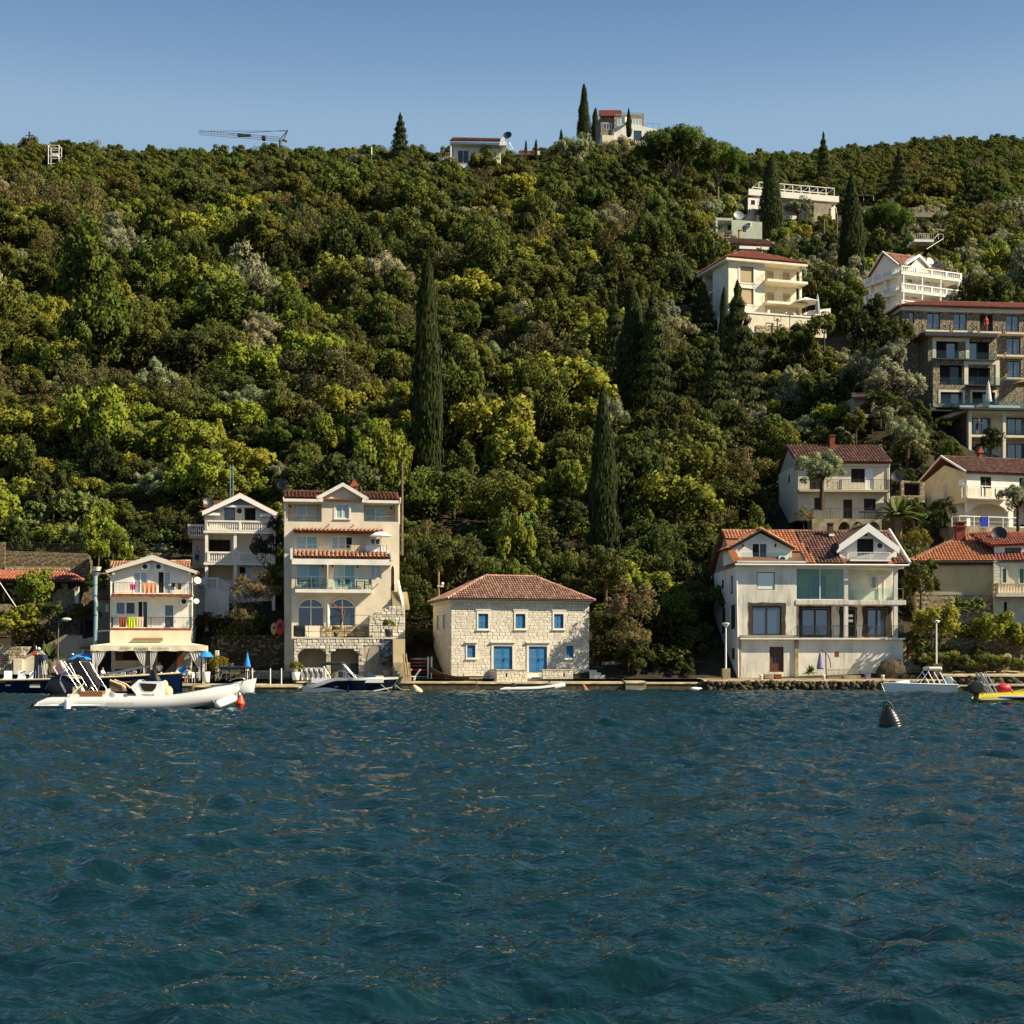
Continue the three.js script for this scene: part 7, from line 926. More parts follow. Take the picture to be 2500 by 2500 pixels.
// ---------- quay, sea walls, terraces ----------
const flat=(z,x,y)=>px(z,x,y);
function quayPiece(name,label,u0,u1,yTop,d0,yBack,d1,m=M.paving,mf=M.wetConcrete,dEnd){
const A=at(u0,0,d0).x,C=at(u1,0,dEnd??d0).x,e=dEnd??d0,o=thing(name,label,'quay'),b=new B(),f=new B();
b.quad(V(A,yTop,-d0),V(C,yTop,-e),V(C,yBack,-d1),V(A,yBack,-d1)).quad(V(A,yTop-0.12,-d0+0.06),V(C,yTop-0.12,-e+0.06),V(C,yTop,-e),V(A,yTop,-d0));
f.quad(V(A,-1,-d0),V(C,-1,-e),V(C,yTop-0.003,-e),V(A,yTop-0.003,-d0)).quad(V(A,-1,-d1),V(A,-1,-d0),V(A,yTop-0.003,-d0),V(A,yBack-0.003,-d1)).quad(V(C,-1,-e),V(C,-1,-d1),V(C,yBack-0.003,-d1),V(C,yTop-0.003,-e)).quad(V(A,yTop-0.12,-d0),V(C,yTop-0.12,-e),V(C,yTop-0.12,-e+0.06),V(A,yTop-0.12,-d0+0.06));
b.build('paving',m,o);f.build('front_face',mf,o);o.userData.kind='structure';delete o.userData.category;return o;
}
quayPiece('quay','concrete quay in front of the restaurant terrace',-200,470,0.62,122.6,0.75,133,M.concrete);
quayPiece('quay','low stained stone quay between restaurant and tall beige house',466,728,0.5,123.2,0.85,133,M.paving);
quayPiece('quay','quay strip before the arches of the tall beige house',724,1000,0.84,125.6,0.95,132,M.paving);
quayPiece('quay','quay below the loungers left of the stone house',980,1166,0.80,124.6,1.0,134,M.paving);
quayPiece('quay','quay in front of the stone house',1163,1530,0.76,125.0,1.05,133,M.paving);
quayPiece('quay','projecting pale quay block right of the dinghy',1528,1578,0.82,124.2,1.05,133,M.paving,M.concrete);
quayPiece('quay','dark inlet quay between the stone house and the large white house',1575,1724,0.74,126.4,1.05,133,M.paving);
const rockShapes=Array.from({length:6},(_,k)=>{const g=new THREE.IcosahedronGeometry(1,1),p=g.attributes.position;for(let i=0;i<p.count;i++){const x=p.getX(i),y=p.getY(i),z=p.getZ(i),s=0.72+0.5*fbm(x*1.5+k*7+9,y*1.5+z*1.7+9,61+k,2);p.setXYZ(i,x*s,y*s,z*s);}g.computeVertexNormals();const b=new B();b.geo(g);return b.geometry();});
function rocks(parent,n,f,mats,most=300,name='rock',seed=1){const r=rngOf(seed),rest=mats.map(()=>new B());for(let i=0;i<n;i++){const[x,y,z,s,sx=1.2,sy=0.8]=f(i,r),q=Math.floor(r()*mats.length),m=new THREE.Matrix4().compose(V(x,y,z),new THREE.Quaternion().setFromEuler(new THREE.Euler(r()*6,r()*6,r()*0.6)),V(s*sx,s*sy,s));if(i<most)mesh(name,rockShapes[i%6],mats[q],parent).applyMatrix4(m);else rest[q].geo(rockShapes[i%6],m);}rest.forEach((b,i)=>b.build(name+'s',mats[i],parent,'stuff'));}
{const o=quayPiece('quay','quay on a dark rubble wall in front of the large white house',1718,2322,0.96,125.0,1.15,133,M.paving,M.darkRock),A=at(1722,0,125).x,C=at(2318,0,125).x,n=46;rocks(o,n*5,(i,r)=>{const c=i%n,k=Math.floor(i/n);return[lerp(A,C,(c+rr(0.1,0.9,r))/n),-0.15+k*0.22+rr(-0.04,0.04,r),-124.9+rr(-0.05,0.12,r),rr(0.15,0.27,r)];},[M.darkRock,M.darkRock,M.rock,M.rock],240,'rock',5);}
{const o=quayPiece('quay','raised shore road on a dark wall at the right edge',2300,3100,1.35,126.5,2.0,134,M.paving,M.darkRock,122);const A=at(2312,0,126.3).x,C=at(2520,0,125).x;rocks(o,150,(i,r)=>{const t=r();return[lerp(A,C,t),-0.1+Math.abs(r()-r())*1.3,-126.3+1.2*t+0.1+0.5*r(),rr(0.16,0.34,r)];},[M.darkRock,M.rock,M.darkRock],150,'rock',6);quayPiece('landing','low concrete landing at the right edge behind the yellow boat',2395,2700,0.62,121.5,0.66,126,M.concrete,M.darkRock);}
quayPiece('landing','low concrete ledge behind the small white motorboat',2322,2400,0.55,124.6,0.6,127,M.concrete,M.wetConcrete);
{const o=thing('shore_stones','pile of stones at the waterline beside the speedboat stern','stones');rocks(o,26,(i,r)=>{const p=at(728+r()*40,0,123.5);return[p.x,rr(-0.1,0.7,r),p.z+rr(-0.8,0.4,r),rr(0.14,0.28,r)];},[M.paleRock,M.rock,M.darkRock],26,'rock',7);}
{
const o=thing('garden_wall','dark dry-stone garden wall with pale stones below the pink oleander tree','wall',at(530,0,131.3).setY(0),5*D2R),w=(712-530)*131.3/F,y1=H-(1550-VH)*131.3/F;new B().box(0,0,-1.2,w,y1,-0.05).build('core',M.darkRock,o);
layStones(o,courses(0,0.6,w,y1,0.2,0.28,61,()=>true,0.03,-0.06,0.12),[M.darkRock,M.rock,M.paleRock,M.darkRock,M.rock],230);
const l=thing('low_rubble_wall','low rubble wall in front of the dry-stone garden wall','wall',at(612,0,129.4).setY(0),4*D2R),w2=96*129.4/F;new B().box(0,0,-0.4,w2,1.75,-0.03).build('core',M.mortar,l);layStones(l,courses(0,0.8,w2,1.7,0.2,0.26,62,()=>true,0.025,-0.04,0.1),greyMats,60);
}
{const o=thing('rubble_wall','shaded rubble wall under the big oleander right of the stone house','wall',at(1470,0,132).setY(0),3*D2R),w=250*132/F;new B().box(0,0,-0.6,w,2.6,-0.03).build('core',M.darkRock,o);layStones(o,courses(0,0.9,w,2.5,0.26,0.4,63,()=>true,0.03,-0.04,0.1),greyMats,150);const s=thing('side_steps','pale steps at the right corner of the stone house','steps',at(1440,0,129.5).setY(0));for(let i=0;i<3;i++)new B().box(0,0,-1.2+0.001*i,1.35-i*0.35,1.35+i*0.22,-0.1-i*0.3).build('step',M.whiteStone,s);}
{
const h=new Hs('red_roof_pavilion','open stone pavilion with red tile roof behind bushes at the left edge','pavilion','C7',{x:0,y0:6,d:136,phi:6});
h.roof([{pts:[h.pt(-200,940,0.6),h.pt(895,955,0.6),h.pt(740,868,-2.6),h.pt(-200,850,-2.6)]},{pts:[h.pt(895,955,0.6),h.pt(880,940,-4.5),h.pt(740,868,-2.6)]}],[[h.pt(-200,850,-2.6),h.pt(740,868,-2.6)]],{pal:TILES.red,p:0.27,q:0.5,capPal:TILES.clay});
h.part('beam',M.darkWood,(b)=>h.box(b,-200,958,860,985,0.2,0));h.part('pillar',M.whiteStone,(b)=>{for(const[x0,y0,x1,y1,z]of[[802,1020,842,1200,0.2],[678,990,718,1048,-2],[62,975,126,1000,-1]])h.box(b,x0,y0,x1,y1,z,z-0.4);});
h.part('low_wall',M.paleRock,(b)=>h.wall(b,[[575,1320],[800,1200],[800,1052],[640,1040],[560,1110]],-0.3,0.5));h.part('base',M.darkRubble,(b)=>{h.wall(b,[[-300,1560],[860,1560],[860,1200],[800,1200],[600,1320],[-300,1230]],0.1,4);});h.part('back_wall',M.darkRubble,(b)=>h.box(b,-300,980,640,1240,-2.4,-3));h.part('arch_frame',M.whiteStone,(b)=>{b.tube([h.pt(40,1200,-2.3),h.pt(45,1080,-2.3),h.pt(95,1050,-2.3),h.pt(140,1085,-2.3),h.pt(145,1200,-2.3)],0.12,5);});h.part('handrail',M.offWhite,(b)=>b.bar(h.pt(-10,965,0.8),h.pt(200,1280,1.4),0.05,5));h.part('parapet',M.paleRock,(b)=>h.wall(b,[[-200,1290],[200,1290],[95,1205],[-200,1205]],1.2,0.4));
const w=new Hs('retaining_wall','tall rubble retaining wall with an iron fence above the red-roofed pavilion','wall','C7',{x:45,y0:10,d:141,phi:6});w.part('wall',M.darkRubble,(b)=>{w.wall(b,[[-200,900],[735,900],[950,1300],[950,690],[915,662],[48,632],[-200,630]],0,1.2);w.box(b,-10,540,48,900,0.5,0.003);});w.part('buttress',M.darkRubble,(b)=>{w.wall(b,[[735,860],[735,1180],[960,1180],[948,720]],2.2,2.19);w.wall(b,[[940,1060],[990,1060],[990,890],[945,880]],2.6,0.4);w.wall(b,[[960,1650],[1010,1650],[1010,1060],[900,1080],[860,1200],[860,1500],[960,1500]],3.0,3);});w.part('ledge',M.rubble,(b)=>w.box(b,48,805,735,838,0.6,0.003));w.rail(52,548,480,632,-0.3,{step:0.16,r:0.014,posts:3,top:0.03});w.rail(480,562,918,655,-0.3,{step:0.16,r:0.014,posts:3,top:0.03});
const s=new Hs('stair_wall','grey block stair wall rising behind the lamp post at the left','wall','C7',{x:240,y0:0.7,d:130.6,phi:6});s.part('wall',M.greyRender,(b)=>s.wall(b,[[240,1960],[1000,1960],[1000,1560],[880,1580],[880,1548],[705,1548],[240,1805]],0,0.5));s.part('coping',M.paleRock,(b)=>{b.bar(s.pt(240,1803,-0.2),s.pt(705,1548,-0.2),0.16,4).bar(s.pt(705,1548,-0.2),s.pt(880,1552,-0.2),0.14,4);});s.win(880,1690,985,1790,0.05,{pane:M.glassDark,cols:1,deep:0.06,fw:0.1});s.part('canopy',M.interior,(b)=>s.box(b,860,1662,1000,1690,0.8,0.01));
const t=new Hs('terrace_wall','pale rubble terrace wall behind the white loungers at the left edge','wall','C7',{x:0,y0:0.7,d:130.2,phi:6});t.part('core',M.mortar,(b)=>t.wall(b,[[-200,1960],[240,1960],[240,1800],[330,1662],[-200,1662]],-0.05,0.5));const[ta,tb]=t.P(-20,1920),[tc_,td]=t.P(325,1664);layStones(t.g,courses(ta,tb,tc_,td,0.26,0.34,64,()=>true,0.02,-0.06,0.1).filter((q)=>inPoly(q[0]+q[2]/2,q[1]+q[3]/2,[[-200,1960],[235,1960],[235,1805],[325,1662],[-200,1662]].map(([x,y])=>t.P(x,y)))),[...greyMats,...stoneMats.slice(0,2)],150);t.part('plaster_block',M.creamPlaster,(b)=>{t.box(b,145,1800,240,1960,0.6,0.06);t.wall(b,[[242,1960],[500,1960],[500,1700],[470,1690],[242,1810]],0.35,0.3);});t.part('gate',M.iron,(b)=>{const[a,c,d,e]=t.rect(8,1745,92,1880,0.05);for(let i=0;i<=5;i++)b.bar(V(lerp(a,d,i/5),c,0.05),V(lerp(a,d,i/5),e,0.05),0.02,4);for(let i=0;i<=6;i++)b.bar(V(a,lerp(c,e,i/6),0.05),V(d,lerp(c,e,i/6),0.05),0.02,4);});
const lp=thing('street_lamp','brown street lamp in front of the grey stair wall','street lamp',at(140,1640,126)),k=126/F;new B().bar(V(0,-0.6,0),V(0.1,(1640-1518)*k,0),0.07,8,0.05).bar(V(0.1,122*k,0),V(0.55,127*k,0.1),0.04,6).build('post',M.pole,lp);new B().ball(0.8,128*k,0.1,0.42,1,0.32,0.5).build('lamp_head',M.offWhite,lp);
const du=thing('flue_pipe','tall galvanised flue with a white cap left of the restaurant house','flue',V(0,0,0)),fp=(x,y)=>at(...px('C7',x,y),129.6);new B().bar(fp(1020,1640),fp(1030,1190),0.19,12).bar(fp(1030,1210),fp(1020,1150),0.19,12).bar(fp(1018,1160),fp(1022,880),0.2,12).bar(fp(1020,900),fp(1030,860),0.22,12,0.38).build('pipe',M.galvanised,du);new B().bar(fp(1035,850),fp(1035,808),0.3,14,0.42).build('cap',M.offWhite,du);new B().bar(fp(1018,1005),fp(1018,1000),0.22,12).bar(fp(1024,1120),fp(1024,1112),0.22,12).bar(fp(1024,1330),fp(1024,1322),0.21,12).build('clamp',M.iron,du);
const ax=new Hs('side_annex','dark annex with red balcony edge between flue and restaurant house','annex','C7',{x:1045,y0:0.7,d:133,phi:8});ax.part('wall',M.greyRender,(b)=>{ax.box(b,1045,885,1180,1120,-1.4,-3);ax.box(b,1045,1150,1180,1640,-1.2,-3);ax.box(b,1050,872,1160,885,0.3,-3);});ax.part('balcony_edge',M.redTile,(b)=>ax.box(b,1040,1125,1182,1150,0,-1.3));ax.rail(1045,1040,1178,1122,-0.1,{m:M.iron,step:0.15});ax.part('pipe',M.white,(b)=>b.tube([ax.pt(1035,1640,1.4),ax.pt(1035,1520,1.4),ax.pt(1060,1500,1.4),ax.pt(1170,1490,1.3)],0.09,6));ax.part('meter_box',M.offWhite,(b)=>ax.box(b,1130,1205,1165,1290,-0.9,-1.19));
}
{const s=thing('stone_stair','shaded stone stair climbing beside the white garden pillar','stairs',at(502,0,131).setY(0),5*D2R);for(let i=0;i<16;i++)new B().box(0,0,-0.3*i-0.3,1.3,0.9+i*0.26,-0.3*i).build('step',M.concrete,s);
const t=thing('stone_stair','stone steps between the large white house and the lamp post on the right','stairs',at(2208,0,130.2).setY(0),4*D2R);for(let i=0;i<13;i++)new B().box(i>4?-0.4:0.3,0,-0.34*i-0.34,i>4?1.4:1.9,1.15+i*0.27,-0.34*i).build('step',M.paleRock,t);
const b=thing('rock_bank','planted rock bank along the shore road at the right','rocks');rocks(b,44,(i,r)=>{const p=at(2262+260*r(),0,128.5);return[p.x,rr(1.3,3.0,r),p.z-rr(0,1.4,r),rr(0.16,0.36,r)];},[M.rock,M.paleRock,M.rock],44,'rock',9);new B().box(at(2296,0,131).x,0.8,-131.6,at(2600,0,131).x,4.6,-131).build('retaining_wall',M.darkRubble,b);}
// ---------- boats: hull as a loft of cross-sections along x (stern 0 to bow L), y up, z half-beam ----------
function hull(L,sec,n=28,m=10){
const b=new B(),P=[];for(let i=0;i<=n;i++){const t=i/n,row=[];for(let j=-m;j<=m;j++){const[y,z,dx=0]=sec(t,Math.abs(j)/m);row.push(V(t*L+dx,y,Math.sign(j)*z));}P.push(row);}
for(let i=0;i<n;i++)for(let j=0;j<2*m;j++)b.quad(P[i][j],P[i+1][j],P[i+1][j+1],P[i][j+1]);const c=V(P[0][m].x,P[0][0].y,0);for(let j=0;j<2*m;j++)b.tri(P[0][j+1],c,P[0][j]);return b;
}
const smoothGeo=(b)=>toCreasedNormals(b.geometry(),0.7);
const tubeAlong=(pts,rad,seg=12)=>{const c=new THREE.CatmullRomCurve3(pts),n=40,g=new THREE.TubeGeometry(c,n,1,seg),p=g.attributes.position;for(let i=0;i<=n;i++){const o=c.getPointAt(i/n),k=rad(i/n);for(let j=0;j<=seg;j++){const q=i*(seg+1)+j;p.setXYZ(q,o.x+(p.getX(q)-o.x)*k,o.y+(p.getY(q)-o.y)*k,o.z+(p.getZ(q)-o.z)*k);}}return g;};
function textMesh(str,font,w,h,color,parent,name,pos,cw=512,ch=96){const cv=document.createElement('canvas');cv.width=cw;cv.height=ch;const x=cv.getContext('2d');x.clearRect(0,0,cw,ch);x.fillStyle=color;x.font=font;x.fillText(str,6,ch*0.72);const t=new THREE.CanvasTexture(cv);t.colorSpace=THREE.SRGBColorSpace;const m=new THREE.MeshStandardMaterial({map:t,transparent:true,alphaTest:0.35,roughness:0.6});m.name='lettering';const o=mesh(name,new THREE.PlaneGeometry(w,h),m,parent);o.position.copy(pos);return o;}
const outboard=(parent,x,y,s,m,tilt=0)=>{const bev=(pts,w,bv)=>{const g=new THREE.ExtrudeGeometry(new THREE.Shape(pts.map(([a,c])=>new THREE.Vector2(a*s,c*s))),{depth:w*s,bevelEnabled:true,bevelThickness:bv*s,bevelSize:bv*s,bevelSegments:4,steps:1});g.translate(0,0,-w*s/2);return toCreasedNormals(g,0.9);};const o=mesh('outboard_motor',(()=>{const b=new B();b.geo(bev([[-0.42,0.3],[-0.46,0.62],[-0.2,0.86],[0.25,0.84],[0.34,0.6],[0.28,0.34],[0,0.22]],0.2,0.13));b.geo(bev([[-0.24,0.2],[0.08,0.2],[-0.08,-0.7],[-0.3,-0.7]],0.1,0.04));b.ball(-0.3*s,-0.66*s,0,0.11*s,2.6,1,1);return b.geometry();})(),m,parent);o.position.set(x,y,0);o.rotation.z=tilt;mesh('propeller',(()=>{const b=new B();for(let i=0;i<3;i++){const a=i*2.09;b.quad(V(-0.58*s,-0.66*s,0),V(-0.56*s,(-0.66+0.16*Math.cos(a-0.4))*s,0.16*s*Math.sin(a-0.4)),V(-0.6*s,(-0.66+0.2*Math.cos(a))*s,0.2*s*Math.sin(a)),V(-0.62*s,(-0.66+0.16*Math.cos(a+0.4))*s,0.16*s*Math.sin(a+0.4)));}return b.geometry();})(),M.steel,o);return o;};
{
const d=67.5,k=d/F,o=thing('inflatable_boat','long white and grey rigid inflatable boat with dark outboard motor, nearest boat on the left','boat',at(100,1738,d),2.5*D2R),L=470*k,X=(u)=>(u-100)*k,Y=(v)=>(1734-v)*k;o.position.y=0;
mesh('hull',smoothGeo(hull(L*0.95,(t,s)=>{const w=1.15*(t<0.55?1:Math.cos((t-0.55)/0.45*1.5)**0.8+0.02),kl=-0.35+(t>0.7?((t-0.7)/0.3)**1.8*0.75:0);return[lerp(kl,0.3+(t>0.6?(t-0.6)*1.1:0),s**0.8),w*s**0.7];})),M.tubeGrey,o);
const path=[[-0.55,0.33],[0.02,0.33],[0.25,0.33],[0.5,0.34],[0.7,0.43],[0.85,0.64],[0.95,0.86],[1.0,1.0]];for(const z of[1,-1])mesh('side_tube',(()=>{const pts=path.map(([t,y],i)=>V(Math.max(0.02,t)*L,y,z*(i>6?0.28:i>5?0.62:i>4?1.0:i>3?1.22:1.32))).slice(1);return tubeAlong(pts,(t)=>0.36*(t<0.06?0.35+t*11:t>0.9?1-(t-0.9)*3:1));})(),M.tube,o);
new B().tube([V(L*0.99,1.0,-0.3),V(L*1.0,1.04,0),V(L*0.99,1.0,0.3)],0.22,8).build('bow_cap',M.white,o);
new B().tube([0.02,0.25,0.5,0.7,0.85,0.95].map((t,i)=>V(t*L,[0.24,0.24,0.27,0.36,0.56,0.76][i],[1.64,1.66,1.57,1.35,0.97,0.62][i])),0.045,5,40).build('rubbing_strake',M.anthracite,o);new B().tube([0.02,0.25,0.5,0.7,0.85,0.95].map((t,i)=>V(t*L,[0.32,0.32,0.35,0.44,0.64,0.84][i],[1.67,1.68,1.58,1.36,0.98,0.62][i])),0.04,5,40).build('white_stripe',M.white,o);
new B().box(0.3,0.45,-1.1,L*0.8,0.55,1.1).build('deck',M.offWhite,o);new B().ext([[X(178),0.5],[X(178),Y(1690)],[X(265),Y(1692)],[X(262),0.5]],-1.0,1.05).build('stern_bench',M.white,o);new B().rbox(X(206),Y(1697),-0.9,X(262),Y(1683),1.06,0.04).build('seat_cushion',M.teak,o);new B().rbox(X(186),Y(1693),-0.4,X(208),Y(1672),0.8,0.05).build('backrest',M.cushion,o);
new B().ext([[X(262),0.5],[X(262),Y(1679)],[X(272),Y(1677)],[X(276),Y(1688)],[X(303),Y(1690)],[X(303),0.5]],-0.5,0.5).build('seat_box',M.white,o);new B().ball(X(278),Y(1692),0.5,0.14,1,1,0.3,12,8).build('speaker',M.tubeGrey,o);new B().ext([[X(271),Y(1684)],[X(271),Y(1658)],[X(283),Y(1659)],[X(299),Y(1668)],[X(303),Y(1684)]],-0.45,0.45).build('leaning_post',M.brownCushion,o);new B().tube([V(X(272),Y(1657),0.46),V(X(290),Y(1664),0.46),V(X(300),Y(1668),0.46),V(X(310),Y(1676),0.46)],0.05,6).tube([V(X(272),Y(1657),-0.46),V(X(290),Y(1664),-0.46),V(X(300),Y(1668),-0.46),V(X(310),Y(1676),-0.46)],0.05,6).build('padding',M.cushion,o);
const co=new B().ext([[X(343),0.5],[X(335),Y(1690)],[X(322),Y(1674)],[X(342),Y(1656)],[X(348),Y(1660)],[X(386),Y(1660)],[X(398),Y(1660)],[X(406),0.55]],-0.55,0.55).build('console',M.whiteGloss,o);new B().ext([[X(345),Y(1664)],[X(351),Y(1680)],[X(358),Y(1684)],[X(376),Y(1684)],[X(383),Y(1676)],[X(386),Y(1666)]],0.551,0.57).build('dark_panel',M.interior,co);new B().quad(V(X(366),Y(1650),0.4),V(X(386),Y(1658),0.5),V(X(376),Y(1631),0.35),V(X(368),Y(1631),0.35)).quad(V(X(386),Y(1658),0.5),V(X(386),Y(1658),-0.5),V(X(372),Y(1632),-0.35),V(X(372),Y(1632),0.35)).build('windscreen',M.glassDark,co);new B().ball(X(400),Y(1672),0,0.22,0.7,1.3,1.6).ball(X(408),Y(1686),0,0.24,0.9,1.2,1.6).build('front_cushion',M.cushion,co);new B().bar(V(X(330),Y(1664),0.2),V(X(330),Y(1664),0.23),0.18,12).build('wheel',M.black,co);
textMesh('POL001C4E','bold 74px sans-serif',39*k,8*k,'#16181c',o,'registration_lettering',V(X(369),Y(1693),0.556),512,96);textMesh('Cayman 28.0 Sport Touring','italic 40px serif',66*k,9*k,'#8d8a80',o,'model_lettering',V(X(311),Y(1711),1.69),512,70);textMesh('Ranieri','italic 70px serif',26*k,9*k,'#55504a',o,'maker_lettering',V(X(132),Y(1715),1.69),256,90);
const bar=(b,u0,v0,u1,v1,z,r=0.019)=>b.bar(V(X(u0),Y(v0),z),V(X(u1),Y(v1),z),r,6);{const b=new B();for(const z of[0.95,-0.95]){bar(b,219,1690,182,1616,z);bar(b,221,1690,168,1612,z*0.9);bar(b,248,1682,205,1612,z);bar(b,200,1676,160,1610,z);bar(b,216,1666,196,1690,z);bar(b,226,1682,232,1668,z*0.9);bar(b,232,1668,244,1674,z*0.9);bar(b,170,1628,158,1657,z);}b.bar(V(X(182),Y(1616),-0.95),V(X(182),Y(1616),0.95),0.03,6).bar(V(X(205),Y(1612),-0.95),V(X(205),Y(1612),0.95),0.03,6);b.build('folding_arch',M.steel,o);}new B().ext([[X(170),Y(1614)],[X(196),Y(1600)],[X(206),Y(1612)],[X(240),Y(1668)],[X(226),Y(1674)],[X(194),Y(1638)]],-0.6,0.5).build('folded_sunshade',M.black,o);new B().bar(V(X(176),Y(1610),0),V(X(176),Y(1596),0),0.03,5).ball(X(176),Y(1595),0,0.09).build('stern_light',M.steel,o);
outboard(o,0.62,0.42,1.3,M.blackGloss,-0.62);textMesh('YAMAHA','bold 60px sans-serif',0.75,0.16,'#b9bcc0',o,'motor_lettering',V(X(158),Y(1676),0.33),320,70).rotation.z=-1.1;
new B().bar(V(0.2,0.5,1.3),V(0.25,0.45,1.62),0.02,4).build('strap',M.black,o);const fe=new B();fe.bar(V(X(187),Y(1735),1.8),V(X(189),Y(1706),1.8),0.15,12).ball(X(187),Y(1735),1.8,0.15).ball(X(189),Y(1706),1.8,0.15).build('fender',M.whiteGloss,o);new B().tube([V(X(189),Y(1706),1.8),V(X(196),Y(1690),1.6),V(X(216),Y(1665),1.0)],0.02,5).bar(V(X(187),Y(1736),1.8),V(X(188),Y(1748),1.8),0.03,5).build('fender_line',M.rope,o);new B().bar(V(X(540),Y(1715),1.15),V(X(570),Y(1702),0.7),0.19,12).ball(X(540),Y(1715),1.15,0.19).ball(X(570),Y(1702),0.7,0.19).build('bow_fender',M.whiteGloss,o);new B().tube([V(X(500),Y(1682),0.7),V(X(520),Y(1695),1.1),V(X(533),Y(1718),1.2)],0.018,4).bar(V(X(575),Y(1668),0.3),V(X(576),Y(1708),0.3),0.05,5).build('mooring_line',M.rope,o);
const fl=mesh('flag',new THREE.PlaneGeometry(0.5,0.42,8,4),mat('flagRed','#d9a8a4',{side:THREE.DoubleSide}),o);{const p=fl.geometry.attributes.position;for(let i=0;i<p.count;i++)p.setZ(i,0.07*Math.sin(p.getX(i)*14));fl.geometry.computeVertexNormals();}fl.position.set(X(155),Y(1628),0.6);fl.rotation.z=0.5;
}
{
const d=66,o=thing('orange_buoy','orange double-cone buoy hanging at the bow of the grey inflatable boat','buoy',at(586,1718,d)),k=d/F;new B().lathe([[0.02,22*k],[0.05,21*k],[11.5*k,3*k],[11.5*k,0],[3*k,-19*k],[0,-20*k]],20,V(0,0,0),new THREE.Quaternion().setFromEuler(new THREE.Euler(0,0,-0.12))).build('body',M.orange,o);new B().bar(V(0,20*k,0),V(-0.05,27*k,0),0.05,6).build('eye',M.white,o);
}
{
const d=110,k=d/F,o=thing('navy_day_boat','dark navy wooden day boat moored at the restaurant quay behind the inflatable','boat',V(at(-60,0,d).x,0,-d),1.5*D2R),L=500*k,X=(u)=>(u+60)*k,Y=(v)=>H-(v-VH)*k;
mesh('hull',smoothGeo(hull(L,(t,s)=>{const w=1.5*Math.pow(Math.sin(Math.PI*(0.1+0.86*t)),0.55),g=lerp(1.02,1.55,t*t);return[lerp(-0.4,g,s),w*(0.35+0.65*s**0.6)];},30,10)),M.hullNavy,o);mesh('gunwale',(()=>{const pts=[];for(let i=0;i<=14;i++){const t=i/14;pts.push(V(t*L,lerp(1.02,1.55,t*t)+0.05,1.5*Math.pow(Math.sin(Math.PI*(0.1+0.86*t)),0.55)));}return new THREE.TubeGeometry(new THREE.CatmullRomCurve3(pts),40,0.075,6);})(),M.cushion,o);new B().box(1,0.9,-1.2,L*0.85,1.0,1.2).build('deck',M.paleWood,o);
new B().rbox(X(160),1.05,-0.9,X(225),Y(1648),0.9,0.08).build('sunpad',M.cushion,o);{const b=new B();b.bar(V(X(262),Y(1658),0.9),V(X(268),Y(1640),0.9),0.03,5);for(const z of[0.9,-0.9]){b.bar(V(X(248),Y(1648),z),V(X(358),Y(1626),z),0.045,6);for(const[u,v]of[[258,1646],[308,1636],[318,1634],[350,1628]])b.bar(V(X(u-8),Y(1660),z),V(X(u),Y(v),z),0.03,5);}b.bar(V(X(248),Y(1648),-0.9),V(X(248),Y(1648),0.9),0.04,5).build('awning_frame',M.steel,o);}
{const b=new B();for(const z of[0.7,-0.7]){for(const[u0,u1]of[[92,90],[100,96],[112,102],[119,107]])b.bar(V(X(u0),Y(1664),z),V(X(u1),Y(1604),z*0.6),0.03,5);}b.build('folded_frame',M.steel,o);}new B().ext([[X(86),Y(1664)],[X(89),Y(1598)],[X(108),Y(1598)],[X(112),Y(1612)],[X(100),Y(1606)],[X(93),Y(1664)]],-0.6,0.6).build('canvas_cover',M.navyCloth,o);new B().bar(V(X(90),Y(1600),0),V(X(87),Y(1577),0),0.04,5).ball(X(94),Y(1584),0,0.12).build('stern_light',M.white,o);const fl=mesh('flag',new THREE.PlaneGeometry(0.35,0.4),mat('flagOrange','#c8503a',{side:THREE.DoubleSide}),o);fl.position.set(X(84),Y(1596),0.1);fl.rotation.z=-0.5;new B().ball(X(152),Y(1648),0,0.62,1,0.9,1).build('cover',M.navyCloth,o);
new B().box(X(86),Y(1678),1.5,X(111),Y(1674),1.52).box(X(87),Y(1672.5),1.5,X(110),Y(1671.5),1.52).build('vent',M.offWhite,o);textMesh('TIVAT','bold 60px sans-serif',20*k,4.5*k,'#aab0bd',o,'name_lettering',V(X(37),Y(1673),1.5),256,70);textMesh('TV 402','bold 60px sans-serif',16*k,4.5*k,'#aab0bd',o,'registration_lettering',V(X(312),Y(1667),1.56),256,70);
}
